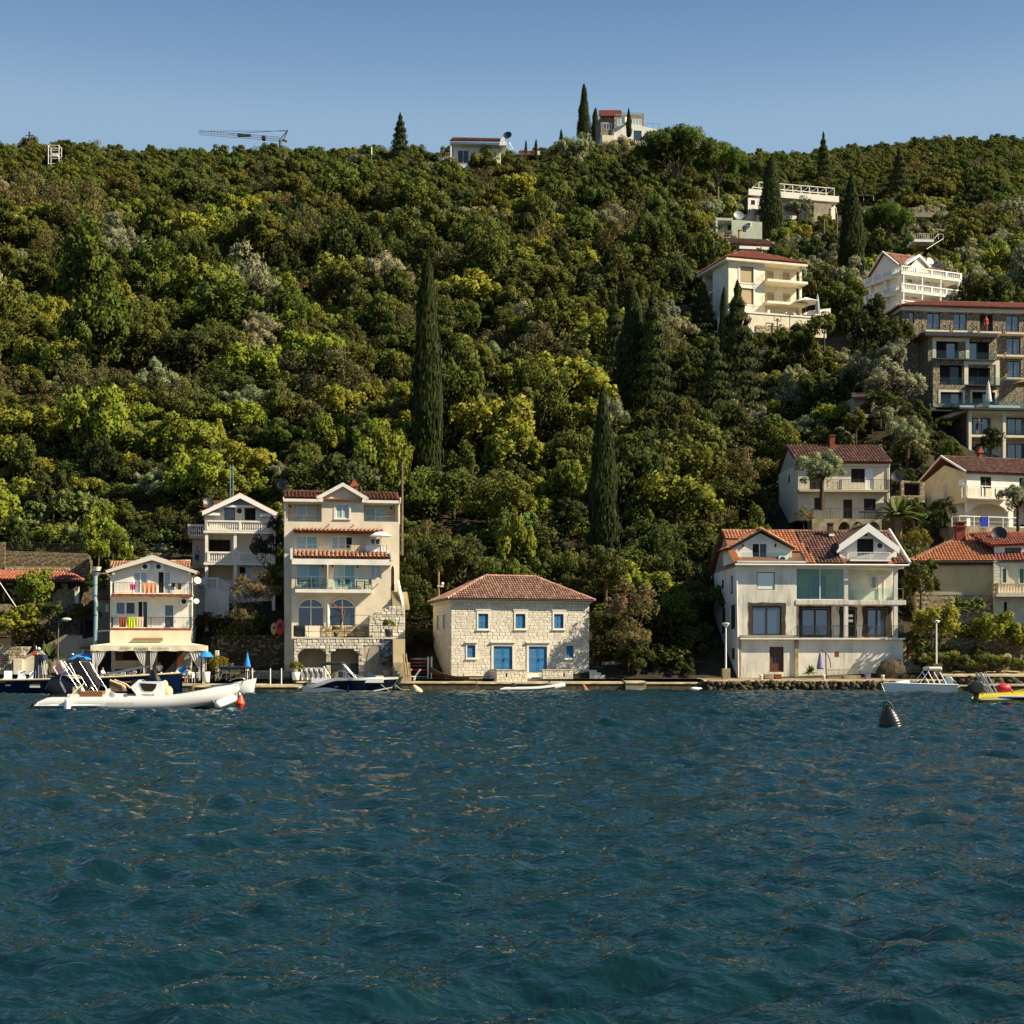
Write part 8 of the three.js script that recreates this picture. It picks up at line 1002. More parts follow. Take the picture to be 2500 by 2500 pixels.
{
const d=112,k=d/F,o=thing('small_bimini_boat','small white open boat with folded navy sun canopy behind the inflatable bow','boat',V(at(520,0,d).x,0,-d)),X=(u)=>(u-520)*k,Y=(v)=>H-(v-VH)*k;mesh('hull',smoothGeo(hull(98*k,(t,s)=>{const w=0.95*(t<0.5?1:Math.cos((t-0.5)*2.9))+0.02;return[lerp(-0.2,0.72+0.5*t*t,s),w*s**0.5,t>0.7?s*0.3*(t-0.7)*3:0];})),M.white,o);
new B().box(0.3,0.55,-0.7,70*k,0.65,0.7).build('deck',M.offWhite,o);{const b=new B();for(const z of[0.75,-0.75])b.bar(V(X(530),Y(1662),z),V(X(545),Y(1630),z),0.035,5).bar(V(X(604),Y(1662),z),V(X(604),Y(1632),z),0.035,5).bar(V(X(558),Y(1660),z),V(X(560),Y(1620),z),0.015,4);b.build('canopy_frame',M.steel,o);}new B().rbox(X(542),Y(1634),-0.8,X(606),Y(1626),0.8,0.08).build('sun_canopy',M.navyCloth,o);new B().rbox(X(545),Y(1644),-0.5,X(556),Y(1634),0.5,0.05).rbox(X(564),Y(1645),-0.5,X(582),Y(1633),0.5,0.05).build('seat',M.cushion,o);{const b=new B();b.tube([V(X(563),Y(1662),0.7),V(X(585),Y(1655),0.6),V(X(600),Y(1658),0.4),V(X(615),Y(1680),0.05)],0.03,5).build('bow_rail',M.steel,o);}
}
{
const d=119,k=d/F,o=thing('speedboat','sleek white and navy speedboat with dark sunshade moored by the arches','boat',V(at(742,0,d).x,0,-d),2*D2R),X=(u)=>(u-742)*k,Y=(v)=>H-(v-VH)*k,L=226*k;const top=(t)=>lerp(0.55,1.12,smooth(t*2.6))+0.12*t;const prof=(t,s)=>{const w=1.2*(t<0.55?1:Math.cos((t-0.55)/0.45*1.45)+0.03);return[lerp(-0.25+(t>0.8?(t-0.8)*2:0),top(t),s),w*(0.55+0.45*s**0.6),(t>0.75?(t-0.75)*4*s*0.7:0)];};
mesh('hull',smoothGeo(hull(L*0.93,prof,30,10)),M.white,o);
const band=(f0,f1,t0,t1,m,name)=>{const b=new B(),n=26,at_=(t,s)=>{const[y,z,dx]=prof(t,s);return V(t*L*0.93+dx,y,z+0.012);};for(let i=0;i<n;i++){const a=lerp(t0,t1,i/n),c=lerp(t0,t1,(i+1)/n);for(let j=0;j<4;j++){const s0=(t)=>lerp(f0(t),f1(t),j/4),s1=(t)=>lerp(f0(t),f1(t),(j+1)/4);b.quad(at_(a,s0(a)),at_(c,s0(c)),at_(c,s1(c)),at_(a,s1(a)));}}b.build(name,m,o);};
band((t)=>lerp(0.62,0.30,smooth((t-0.1)*2.2)),(t)=>lerp(0.66,0.86,smooth((t-0.1)*3)),0.12,1,M.hullDark,'navy_side');band(()=>0,()=>0.22,0.02,1,M.blackGloss,'bottom');new B().rbox(-0.35,0.32,-1.05,0.6,0.5,1.05,0.06).build('swim_platform',M.white,o);
new B().box(0.7,0.8,-1.0,L*0.86,1.14,1.0).build('deck',M.white,o);const ws=new B();{const pt=(u,v,z)=>V(X(u),Y(v),z);ws.quad(pt(834,1658,1.0),pt(893,1658,0.8),pt(872,1648,0.65),pt(825,1640,0.8)).quad(pt(893,1658,-0.8),pt(893,1658,0.8),pt(872,1648,0.65),pt(872,1648,-0.65));}ws.build('windscreen',M.glassTint,o);new B().tube([V(X(820),Y(1657),0.95),V(X(826),Y(1639),0.9),V(X(868),Y(1647),0.7),V(X(893),Y(1658),0.75)],0.035,5).bar(V(X(845),Y(1656),0.95),V(X(848),Y(1640),0.8),0.03,5).build('windscreen_frame',M.steel,o);{const b=new B();for(const z of[0.85,-0.85])b.bar(V(X(870),Y(1656),z),V(X(838),Y(1621),z),0.03,5).bar(V(X(840),Y(1655),z),V(X(842),Y(1618),z),0.03,5).bar(V(X(810),Y(1655),z),V(X(792),Y(1626),z),0.025,5);b.build('canopy_frame',M.steel,o);}new B().rbox(X(786),Y(1624),-0.9,X(838),Y(1616),0.9,0.1).build('sun_canopy',M.anthracite,o);new B().rbox(X(808),1.1,-0.5,X(824),Y(1640),0.5,0.08).rbox(X(840),1.1,-0.4,X(852),Y(1648),0.4,0.06).build('seat',M.brownCushion,o);new B().rbox(X(915),1.13,-0.4,X(935),1.35,0.4,0.05).build('bow_cushion',M.cushion,o);new B().quad(V(X(896),Y(1650),0.7),V(X(922),Y(1657),0.7),V(X(912),Y(1644),0.5),V(X(898),Y(1642),0.5)).build('bow_windscreen',M.glassBlue,o);textMesh('KO 407 B 70','bold 56px sans-serif',24*k,5*k,'#1a1c22',o,'registration_lettering',V(X(841),Y(1663),1.25),420,70);textMesh('sea','italic 60px serif',12*k,6*k,'#7c86a0',o,'hull_lettering',V(X(825),Y(1676),1.27),128,70);
new B().tube([V(X(928),Y(1668),0.8),V(X(945),Y(1682),1.2),V(X(965),Y(1695),2),V(X(985),Y(1699),2.6)],0.025,5).tube([V(X(965),Y(1672),0.2),V(X(980),Y(1683),0.2),V(X(1000),Y(1684),0.2)],0.02,5).build('mooring_line',M.rope,o);new B().bar(V(X(852),Y(1693),1.25),V(X(852),Y(1672),1.3),0.1,8).build('fender',M.hullDark,o);
}
function raft(name,label,u0,u1,d,col,stripe,o_={}){const k=d/F,L=(u1-u0)*k,o=thing(name,label,'boat',V(at(u0,0,d).x,0,-d),(o_.turn??0)*D2R);const r=o_.r??0.21,y=o_.y??0.22,P_=(z)=>[V(0,y,z*0.62),V(L*0.15,y,z*0.66),V(L*0.6,y+0.06,z*0.66),V(L*0.85,y+0.22,z*0.5),V(L*0.97,y+0.36,z*0.2),V(L,y+0.38,0)];for(const z of[1,-1])mesh('side_tube',tubeAlong(P_(z),(t)=>r*(t<0.08?0.3+t*9:1)),col,o);new B().box(0.1,y-0.12,-0.6,L*0.8,y-0.02,0.6).build('floor',M.tubeGrey,o);if(stripe)new B().tube(P_(1).map((p)=>V(p.x,p.y-0.02,p.z+r)).slice(0,4),0.06,5,24).build('stripe',stripe,o);new B().rbox(L*0.42,y+0.05,-0.6,L*0.52,y+0.15,0.6,0.02).build('bench',M.offWhite,o);return[o,k,L];}
{const[o,k,L]=raft('dinghy','grey inflatable dinghy with black stripe moored before the stone house',1222,1376,120,M.tube,M.black,{turn:4});outboard(o,L*0.2,0.32,0.45,M.anthracite,-0.1);}
{const[o,k,L]=raft('yellow_inflatable','yellow inflatable boat with folded steel frame cut off by the right edge',2380,2530,78,M.yellow,M.tubeGrey,{r:0.3,y:0.35});outboard(o,0.15,0.55,0.75,M.black,0.05);const b=new B();for(const z of[0.5,-0.5])for(const[a,c]of[[0.62,0.15],[0.75,0.35],[1.05,0.45],[0.85,0.2]])b.bar(V(a,0.6,z),V(c,1.75,z*0.8),0.03,5);b.build('folded_frame',M.steel,o);const f=thing('red_float','red round float lying in the yellow inflatable boat','float',at(2450,1680,78));new B().ball(0,0,0,0.32,1.25,0.75,0.8,14,10).build('body',M.red,f);new B().bar(V(0.36,-0.1,0),V(0.5,-0.2,0),0.06,6).build('nozzle',M.red,f);const j=thing('dark_hull_boat','dark grey bow of a boat entering at the right edge before the yellow inflatable','boat',V(at(2438,0,74).x,0,-74));mesh('hull',smoothGeo(hull(3.4,(t,s)=>[lerp(0.18+0.3*(1-t),0.55,s),0.9*Math.sin(Math.min(1,t*1.4+0.03)*1.57)*(0.2+0.8*s)])),M.anthracite,j);new B().bar(V(1.15,-0.3,0.3),V(1.2,0.3,0.3),0.05,6).build('leg',M.steel,j);new B().tube([V(0,0.54,0),V(1,0.56,0.85),V(3.2,0.58,0.92)],0.05,6).build('trim',M.white,j);}
{
const d=116,k=d/F,o=thing('white_motorboat','small white motorboat with grey outboard and folded roof frame at the right','boat',V(at(2330,0,d).x,0,-d),Math.PI),X=(u)=>(2330-u)*k,Y=(v)=>H-(v-VH)*k,L=166*k;mesh('hull',smoothGeo(hull(L,(t,s)=>{const w=0.95*(t<0.5?1:Math.cos((t-0.5)/0.5*1.5)+0.02);return[lerp(-0.2,0.66+0.14*t,s),w*(0.5+0.5*s**0.6),t>0.8?s*(t-0.8)*2:0];})),M.white,o);new B().tube([V(0,0.68,0.97),V(L*0.5,0.74,0.97),V(L*0.8,0.78,0.6),V(L*1.04,0.82,0.03)],0.05,6,24).tube([V(0,0.68,-0.97),V(L*0.5,0.74,-0.97),V(L*0.8,0.78,-0.6),V(L*1.04,0.82,-0.03)],0.05,6,24).build('gunwale',M.white,o);new B().ball(X(2210),0.7,0,0.55,1.7,0.55,1,12,8).build('foredeck',M.white,o);{const b=new B();for(const z of[0.8,-0.8])b.bar(V(X(2276),Y(1672),z),V(X(2259),Y(1640),z),0.045,6).bar(V(X(2303),Y(1670),z),V(X(2287),Y(1641),z),0.045,6).bar(V(X(2234),Y(1674),z),V(X(2262),Y(1636),z),0.025,4);b.build('roof_frame',M.white,o);}new B().rbox(X(2293),Y(1637),-0.85,X(2259),Y(1628),0.85,0.12).build('folded_roof',M.offWhite,o);outboard(o,0.25,0.62,0.75,M.galvanised,-0.75);new B().ball(X(2326),0.15,-0.4,0.18).build('fender',M.white,o);new B().tube([V(X(2312),Y(1690),-0.2),V(X(2325),Y(1688),-0.3),V(X(2337),Y(1695),-0.4)],0.02,4).build('tow_line',M.rope,o);}
{const buoy=(label,u,v,d,r,h,m,tilt,name='buoy')=>{const o=thing(name,label,'buoy',at(u,v,d)),b=new B();b.lathe([[0,-0.4*h],[r*0.8,-0.25*h],[r,0.05*h],[r*0.9,0.3*h],[r*0.45,0.85*h],[r*0.2,h],[0,h]],18,V(0,0,0),new THREE.Quaternion().setFromEuler(new THREE.Euler(0,0,tilt)));mesh('body',toCreasedNormals(b.geometry(),0.6),m,o);return o;};buoy('cream pear-shaped buoy floating by the loungers',1022,1692,118,0.38,0.75,M.cushion,0.6);buoy('brown conical buoy floating right of the grey dinghy',1430,1692,118,0.3,0.75,M.teak,0.3);
const d=46,k=d/F,o=thing('black_buoy','large black ribbed cone buoy floating in the right foreground','buoy',at(2177,1782,d)),q=new THREE.Quaternion().setFromEuler(new THREE.Euler(0,0,0.2));const pr=[],pf=[[0,0.92],[0.15,1],[0.4,0.93],[0.62,0.76],[0.8,0.54],[0.93,0.3],[1,0.1]];for(let i=0;i<=60;i++){const t=i/60;pr.push([30*k*along(pf,t)+(i%5===0?0.005:0),(t*72-10)*k]);}pr.push([0,62*k]);const b=new B();b.lathe(pr,28,V(0,0,0),q);mat('ribbed','#1b1714',{roughness:0.32});mesh('body',toCreasedNormals(b.geometry(),0.5),M.ribbed,o);const top=V(0,60*k,0).applyQuaternion(q);new B().tube([V(top.x-0.12,top.y-0.12,0.06),V(top.x-0.08,top.y+0.12,0.06),V(top.x+0.08,top.y+0.08,0.06),V(top.x+0.2,top.y-0.18,0.1)],0.03,6).build('handle',M.black,o);new B().bar(V(top.x-0.12,top.y-0.1,0.1),V(top.x-0.16,-0.2,0.3),0.018,5).build('line',M.black,o);
const w=thing('floating_board','white board floating on the water in front of the large white house','board',at(1936,1730,73));new B().rbox(-0.33,-0.05,-0.15,0.33,0.08,0.15,0.05).build('body',M.whiteGloss,w);const s=thing('moored_float','small white float by the dark sea wall','float',at(1697,1682,122));new B().ball(0,0,0,0.28,1.5,0.6,1).ball(0.35,0.03,0,0.16,1.4,0.6,1).build('body',M.white,s);}
// ---------- people: one continuous body meshed from a smooth field of tapered limbs ----------
function body(joints,bones,hands=[]){
const N=56,mc=new MarchingCubes(N,M.skin,false,false,60000),J=Object.values(joints),lo=[0,1,2].map((k)=>Math.min(...J.map((j)=>j[k]-j[3]))-0.08),hi=[0,1,2].map((k)=>Math.max(...J.map((j)=>j[k]+j[3]))+0.08),S=Math.max(...[0,1,2].map((k)=>hi[k]-lo[k])),c=[0,1,2].map((k)=>(lo[k]+hi[k])/2),B_=bones.map(([a,b])=>[joints[a],joints[b]]);
for(let z=0;z<N;z++)for(let y=0;y<N;y++)for(let x=0;x<N;x++){
const p=[c[0]+(x/(N/2)-1)*S/2,c[1]+(y/(N/2)-1)*S/2,c[2]+(z/(N/2)-1)*S/2];let f=9;
for(const[a,b]of B_){const d=[b[0]-a[0],b[1]-a[1],b[2]-a[2]],q=[p[0]-a[0],p[1]-a[1],p[2]-a[2]],t=clamp((d[0]*q[0]+d[1]*q[1]+d[2]*q[2])/(d[0]*d[0]+d[1]*d[1]+d[2]*d[2]+1e-9),0,1),e=Math.hypot(q[0]-d[0]*t,q[1]-d[1]*t,q[2]-d[2]*t)-lerp(a[3],b[3],t),k=0.035,h=clamp(0.5+(f-e)/(2*k),0,1);f=lerp(f,e,h)-k*h*(1-h);}
mc.field[x+y*N+z*N*N]=-f;
}
mc.isolation=0;mc.update();const n=mc.count,P=new Float32Array(mc.positionArray.subarray(0,n*3)),Q=new Float32Array(mc.normalArray.subarray(0,n*3));
for(let i=0;i<n;i++)for(let k=0;k<3;k++)P[i*3+k]=c[k]+P[i*3+k]*S/2;
const g=new THREE.BufferGeometry();g.setAttribute('position',new THREE.BufferAttribute(P,3));g.setAttribute('normal',new THREE.BufferAttribute(Q,3));const b=new B();b.geo(g);
for(const[w,d]of hands){const a=V(...joints[w]),u=V(...d).normalize(),s=V(u.y,-u.x,0.3).normalize(),m=V().copy(a).addScaledVector(u,0.085);b.bar(a,m,0.028,6,0.036);for(let i=0;i<4;i++){const r=V().copy(m).addScaledVector(s,(i-1.5)*0.019),k=V().copy(r).addScaledVector(u,0.045),e=V().copy(k).addScaledVector(u,0.03+(i%3)*0.004).add(V(0,-0.012,0.012));b.bar(r,k,0.0095,5).bar(k,e,0.009,5,0.007);}const t=V().copy(a).addScaledVector(u,0.03).addScaledVector(s,-0.03);b.bar(t,V().copy(t).addScaledVector(u,0.035).addScaledVector(s,-0.03),0.011,5,0.008);}
return b.geometry();
}
function person(label,pos,turn,pose,top,bottom,hairLong){
const o=thing('person',label,'person',pos,turn),sit=pose==='sit',y=sit?0.46:0.92,lean=pose==='lean'?0.25:sit?0.08:0.03;
const j={hip:[0,y,0,0.13],waist:[0,y+0.2,lean*0.3,0.115],chest:[0,y+0.42,lean*0.7,0.14],neck:[0,y+0.58,lean,0.055],head:[0,y+0.68,lean+0.02,0.085],crown:[0,y+0.76,lean+0.01,0.088]};
for(const[n,s]of[['l',-1],['r',1]]){j[n+'h']=[s*0.09,y-0.02,0,0.088];j[n+'k']=sit?[s*0.11,y,0.44,0.058]:[s*0.1,0.49,0.03+s*0.03,0.06];j[n+'a']=sit?[s*0.11,0.07,0.42,0.04]:[s*0.1,0.07,s*0.04,0.042];j[n+'f']=sit?[s*0.12,0.035,0.56,0.032]:[s*0.12,0.035,0.13+s*0.04,0.034];j[n+'s']=[s*0.18,y+0.5,lean*0.8,0.056];j[n+'e']=sit||pose==='lean'?[s*0.24,y+0.26,lean+0.14,0.042]:[s*0.25,y+0.22,0.0,0.042];j[n+'w']=sit||pose==='lean'?[s*0.17,y+0.22,lean+0.38,0.03]:[s*0.24,y+0.0,0.1,0.03];}
const bones=[['hip','waist'],['waist','chest'],['chest','neck'],['neck','head'],['head','crown']];for(const n of['l','r'])bones.push(['hip',n+'h'],[n+'h',n+'k'],[n+'k',n+'a'],[n+'a',n+'f'],['chest',n+'s'],[n+'s',n+'e'],[n+'e',n+'w']);
const dir=sit||pose==='lean'?[0,-0.2,1]:[0,-1,0.2];mesh('body',body(j,bones,[['lw',dir],['rw',dir]]),M.skin,o);
const grow=(ks,r,e=0.014)=>{const q={};for(const k in j)q[k]=[...j[k].slice(0,3),j[k][3]+e];if(r)r(q);return body(q,ks);},cloth=(c,n)=>{const m=new THREE.MeshStandardMaterial({color:c,roughness:0.95});m.name=n;return m;};
if(top)mesh('shirt',grow([['hip','waist'],['waist','chest'],['chest','ls'],['chest','rs'],['ls','lu'],['rs','ru']],(q)=>{for(const n of['l','r'])q[n+'u']=[0,1,2].map((k)=>lerp(j[n+'s'][k],j[n+'e'][k],0.6)).concat(0.07);}),cloth(top,'shirt_cloth'),o);
mesh('trousers',grow([['hip','lh'],['hip','rh'],['lh','lk'],['rh','rk']],null,0.017),cloth(bottom,'trouser_cloth'),o);
const h=j.crown,f=new B();f.ball(h[0],h[1]+0.012,h[2]-0.02,0.1,1,0.95,1.02,12,8);if(hairLong)f.ball(h[0],h[1]-0.12,h[2]-0.06,0.085,1.1,1.5,0.7);f.build('hair',M.hair,o);new B().bar(V(0,h[1]-0.045,h[2]+0.08),V(0,h[1]-0.075,h[2]+0.108),0.012,5,0.016).ball(0.09,h[1]-0.06,h[2],0.02,0.5,1.3,0.8).ball(-0.09,h[1]-0.06,h[2],0.02,0.5,1.3,0.8).build('nose_and_ears',M.skin,o);new B().ball(0.03,h[1]-0.035,h[2]+0.083,0.011).ball(-0.03,h[1]-0.035,h[2]+0.083,0.011).build('eyes',M.black,o);new B().box(-0.022,h[1]-0.108,h[2]+0.08,0.022,h[1]-0.1,h[2]+0.092).build('mouth',M.redTile,o);return o;
}
// ---------- furniture ----------
const protos={};
function placed(key,make,label,cat,pos,turn,group){let o;if(!protos[key]){o=protos[key]=new THREE.Group();make(o);}else o=protos[key].clone();o.name=numbered(key);o.position.copy(pos);o.rotation.y=turn;scene.add(o);return tag(o,label,cat,group);}
const chairM=(m)=>(o)=>{new B().rbox(-0.24,0.42,-0.24,0.24,0.47,0.24,0.02).build('seat',m,o);const b=new B();b.rbox(-0.24,0.47,-0.26,0.24,0.9,-0.21,0.02);for(const x of[-0.26,0.26])b.rbox(x-0.025,0.62,-0.22,x+0.025,0.66,0.2,0.01);b.build('backrest',m,o);for(const[x,z]of[[-0.22,-0.22],[0.22,-0.22],[-0.22,0.22],[0.22,0.22]])new B().bar(V(x*1.12,0,z*1.12),V(x,0.42,z),0.024,5).build('leg',m,o);};
const tableM=(m)=>(o)=>{new B().rbox(-0.42,0.7,-0.42,0.42,0.74,0.42,0.015).build('tabletop',m,o);for(const[x,z]of[[-0.36,-0.36],[0.36,-0.36],[-0.36,0.36],[0.36,0.36]])new B().bar(V(x,0,z),V(x,0.7,z),0.025,5).build('leg',m,o);};
const loungerM=(o)=>{new B().rbox(-0.32,0.3,-0.5,0.32,0.36,0.95,0.02).build('seat',M.white,o);const b=new B();b.quad(V(-0.32,0.34,-0.48),V(0.32,0.34,-0.48),V(0.32,0.98,-0.92),V(-0.32,0.98,-0.92)).quad(V(-0.32,0.3,-0.52),V(-0.32,0.95,-0.97),V(0.32,0.95,-0.97),V(0.32,0.3,-0.52));for(let i=0;i<6;i++)b.box(-0.31,0.39+i*0.1,-0.53-i*0.069,0.31,0.43+i*0.1,-0.5-i*0.069);b.build('backrest',M.white,o);for(const[x,z]of[[-0.29,-0.45],[0.29,-0.45],[-0.29,0.8],[0.29,0.8]])new B().bar(V(x,0,z+0.06),V(x,0.3,z),0.035,5).build('leg',M.white,o);};
const RANK=['first','second','third','fourth','fifth','sixth','seventh','eighth'];
{
[18,52,80].forEach((u,i)=>placed('sun_lounger',loungerM,`white lounger before the rubble terrace wall, ${RANK[i]} from the left edge`,'sun lounger',V(at(u,0,125.5).x,0.74,-125.5),0.25,'white loungers on the restaurant quay'));
[1000,978].forEach((u,i)=>placed('sun_lounger',loungerM,`white lounger on the quay left of the stone house, ${['right', 'left'][i]} of the pair`,'sun lounger',V(at(u,0,126+i*0.6).x,0.92,-126-i*0.6),-1.35,'loungers beside the speedboat'));
for(let i=0;i<5;i++){const o=thing('folded_lounger',`white folded lounger standing under the stone arches, ${RANK[i]} from left`,'lounger',V(at(735+i*12.5,0,126.4).x,0.95,-126.4),0.5);o.userData.group='folded loungers under the arches';new B().tube([V(0,0,0.3),V(0.05,0.5,0.05),V(0,0.95,0),V(-0.1,1.0,-0.3)],0.05,5).tube([V(0.3,0,0.3),V(0.35,0.5,0.05),V(0.3,0.95,0),V(0.2,1.0,-0.3)],0.05,5).build('frame',M.white,o);new B().quad(V(0.02,0.1,0.27),V(0.3,0.1,0.27),V(0.32,0.93,0.0),V(0.02,0.93,0)).build('sling',M.anthracite,o);}
}
{
const h=TALL.h,zB=TALL.zB,zT=TALL.zT,fl=h.P(1170,962,zB+0.6)[1]+0.01,ft=h.P(1200,1345,zT-1)[1]+0.1,w=(x,y,z,fy)=>h.world(h.P(x,y,z)[0],fy,z);
[[915,1.2],[1000,0.2],[1102,-1.3],[1235,1.2],[1275,-0.4],[1440,-1.2]].forEach(([x,t],i)=>placed('balcony_chair',chairM(M.black),`dark wicker chair on the beige house balcony, ${RANK[i]} from left`,'chair',w(x,940,zB+0.6,fl),h.a+t,'dark chairs on the balcony'));
[[958,0],[1385,1]].forEach(([x],i)=>placed('balcony_table',tableM(M.black),`dark table on the beige house balcony, ${['left', 'right'][i]} one`,'table',w(x,940,zB+0.6,fl),h.a,'dark tables on the balcony'));
const ps=thing('cantilever_parasol','folded white cantilever parasol with wooden arm on the stone terrace','parasol',h.world(0,0,0),h.a),z=zT-1,p=(x,y)=>h.pt(x,y,z);h.part('arm',M.brickRed,(b)=>b.bar(p(1222,1290),p(1262,1125),0.06,6).bar(p(1262,1130),p(1130,1060),0.05,6),ps);{const a=p(1128,1258);h.part('canopy',M.offWhite,(b)=>b.lathe([[0.1,0],[0.2,0.3],[0.13,0.8],[0.2,1.2],[0.12,1.7],[0.02,2.0]],10,a),ps);}
const wp=thing('parasol','white open parasol on the third-floor balcony of the tall beige house','parasol',w(1545,650,1.1,h.P(1545,664,1.0)[1]),0);new B().lathe([[0,1.75],[0.5,1.66],[1.0,1.35],[0.99,1.3],[0.5,1.6],[0,1.7]],10,V(0,0,0)).build('canopy',M.white,wp);new B().bar(V(0,0,0),V(0,1.7,0),0.025,5).build('pole',M.steel,wp);
[[1308,615,1392,680,'#c9b896','striped beige towel'],[1425,616,1585,668,'#dfe0de','white striped towel']].forEach(([x0,y0,x1,y1,c,l],i)=>{const m=new THREE.MeshStandardMaterial({color:c,roughness:1});m.name='linen'+i;const o=thing('towel',`${l} over the roof terrace rail of the tall beige house`,'towel',h.world(0,0,0),h.a),[a,q,d,e]=h.rect(x0,y0,x1,y1,1.06);h.part('cloth',m,(b)=>{for(let k=0;k<8;k++)b.box(lerp(a,d,k/8),q+0.03*(k%2),1.03+0.015*(k%2),lerp(a,d,(k+1)/8),e,1.06+0.015*(k%2));},o);});
const potPlant=(label,x,y,zz,fy,s,m=M.anthracite,k='leafy_tree')=>{const o=thing('potted_plant',label,'potted plant',w(x,y,zz,fy));new B().lathe([[0,0],[0.2*s,0],[0.28*s,0.5*s],[0,0.5*s]],10,V(0,0,0)).build('pot',m,o);const c=mesh('foliage',K[k].crowns[0],tints[2],o);c.scale.setScalar(0.42*s);c.position.y=0.45*s;return o;};
potPlant('green plant in a pot on the stone terrace, left',1190,1330,zT-0.5,ft,0.8);potPlant('tall dark pot with plant at the right end of the stone terrace',1605,1330,zT-0.5,ft,1.3);
potPlant('white pot with small tree at the left foot of the stone arches',877,1665,zT+0.5,-0.05,1.35,M.white);const o2=potPlant('large sparse plant in a pot by the shaded terrace wall',1600,1640,zT+0.6,0,1.6,M.concrete,'dry_bush');
const bq=thing('covered_grill','black covered grill at the left of the stone terrace','grill',w(905,1330,zT-0.6,ft),h.a);new B().rbox(-0.5,0,-0.3,0.5,0.95,0.3,0.08).build('cover',M.black,bq);new B().ball(0.65,0.12,0.3,0.13).build('white_ball',M.white,bq);const wb=thing('wheeled_bin','dark wheeled bin inside the right stone arch','bin',w(1340,1650,zT-1.2,-0.05),h.a);new B().ext([[-0.3,0],[0.3,0],[0.36,1.3],[-0.36,1.3]],-0.35,0.35).build('bin',M.anthracite,wb);new B().rbox(-0.4,1.3,-0.4,0.4,1.4,0.4,0.03).build('lid',M.black,wb);
for(const[x,y,c,l,s]of[[752,1258,'#b5222e','red kayak standing in the shade beside the tall beige house',1],[705,1272,'#b08a5c','tan kayak standing beside the red kayak',0.75]]){const m=new THREE.MeshStandardMaterial({color:c,roughness:0.5});m.name='kayak_plastic';const q=at(...px('Z2',x,y),130.5),o=thing('kayak',l,'kayak',q,0.2);new B().ball(0,0,0,1,0.38*s,0.72*s,0.16,14,12).build('hull',m,o);new B().ball(0,0.05,0.1,0.3*s,0.7,1.1,0.3).build('cockpit',M.black,o);}
}
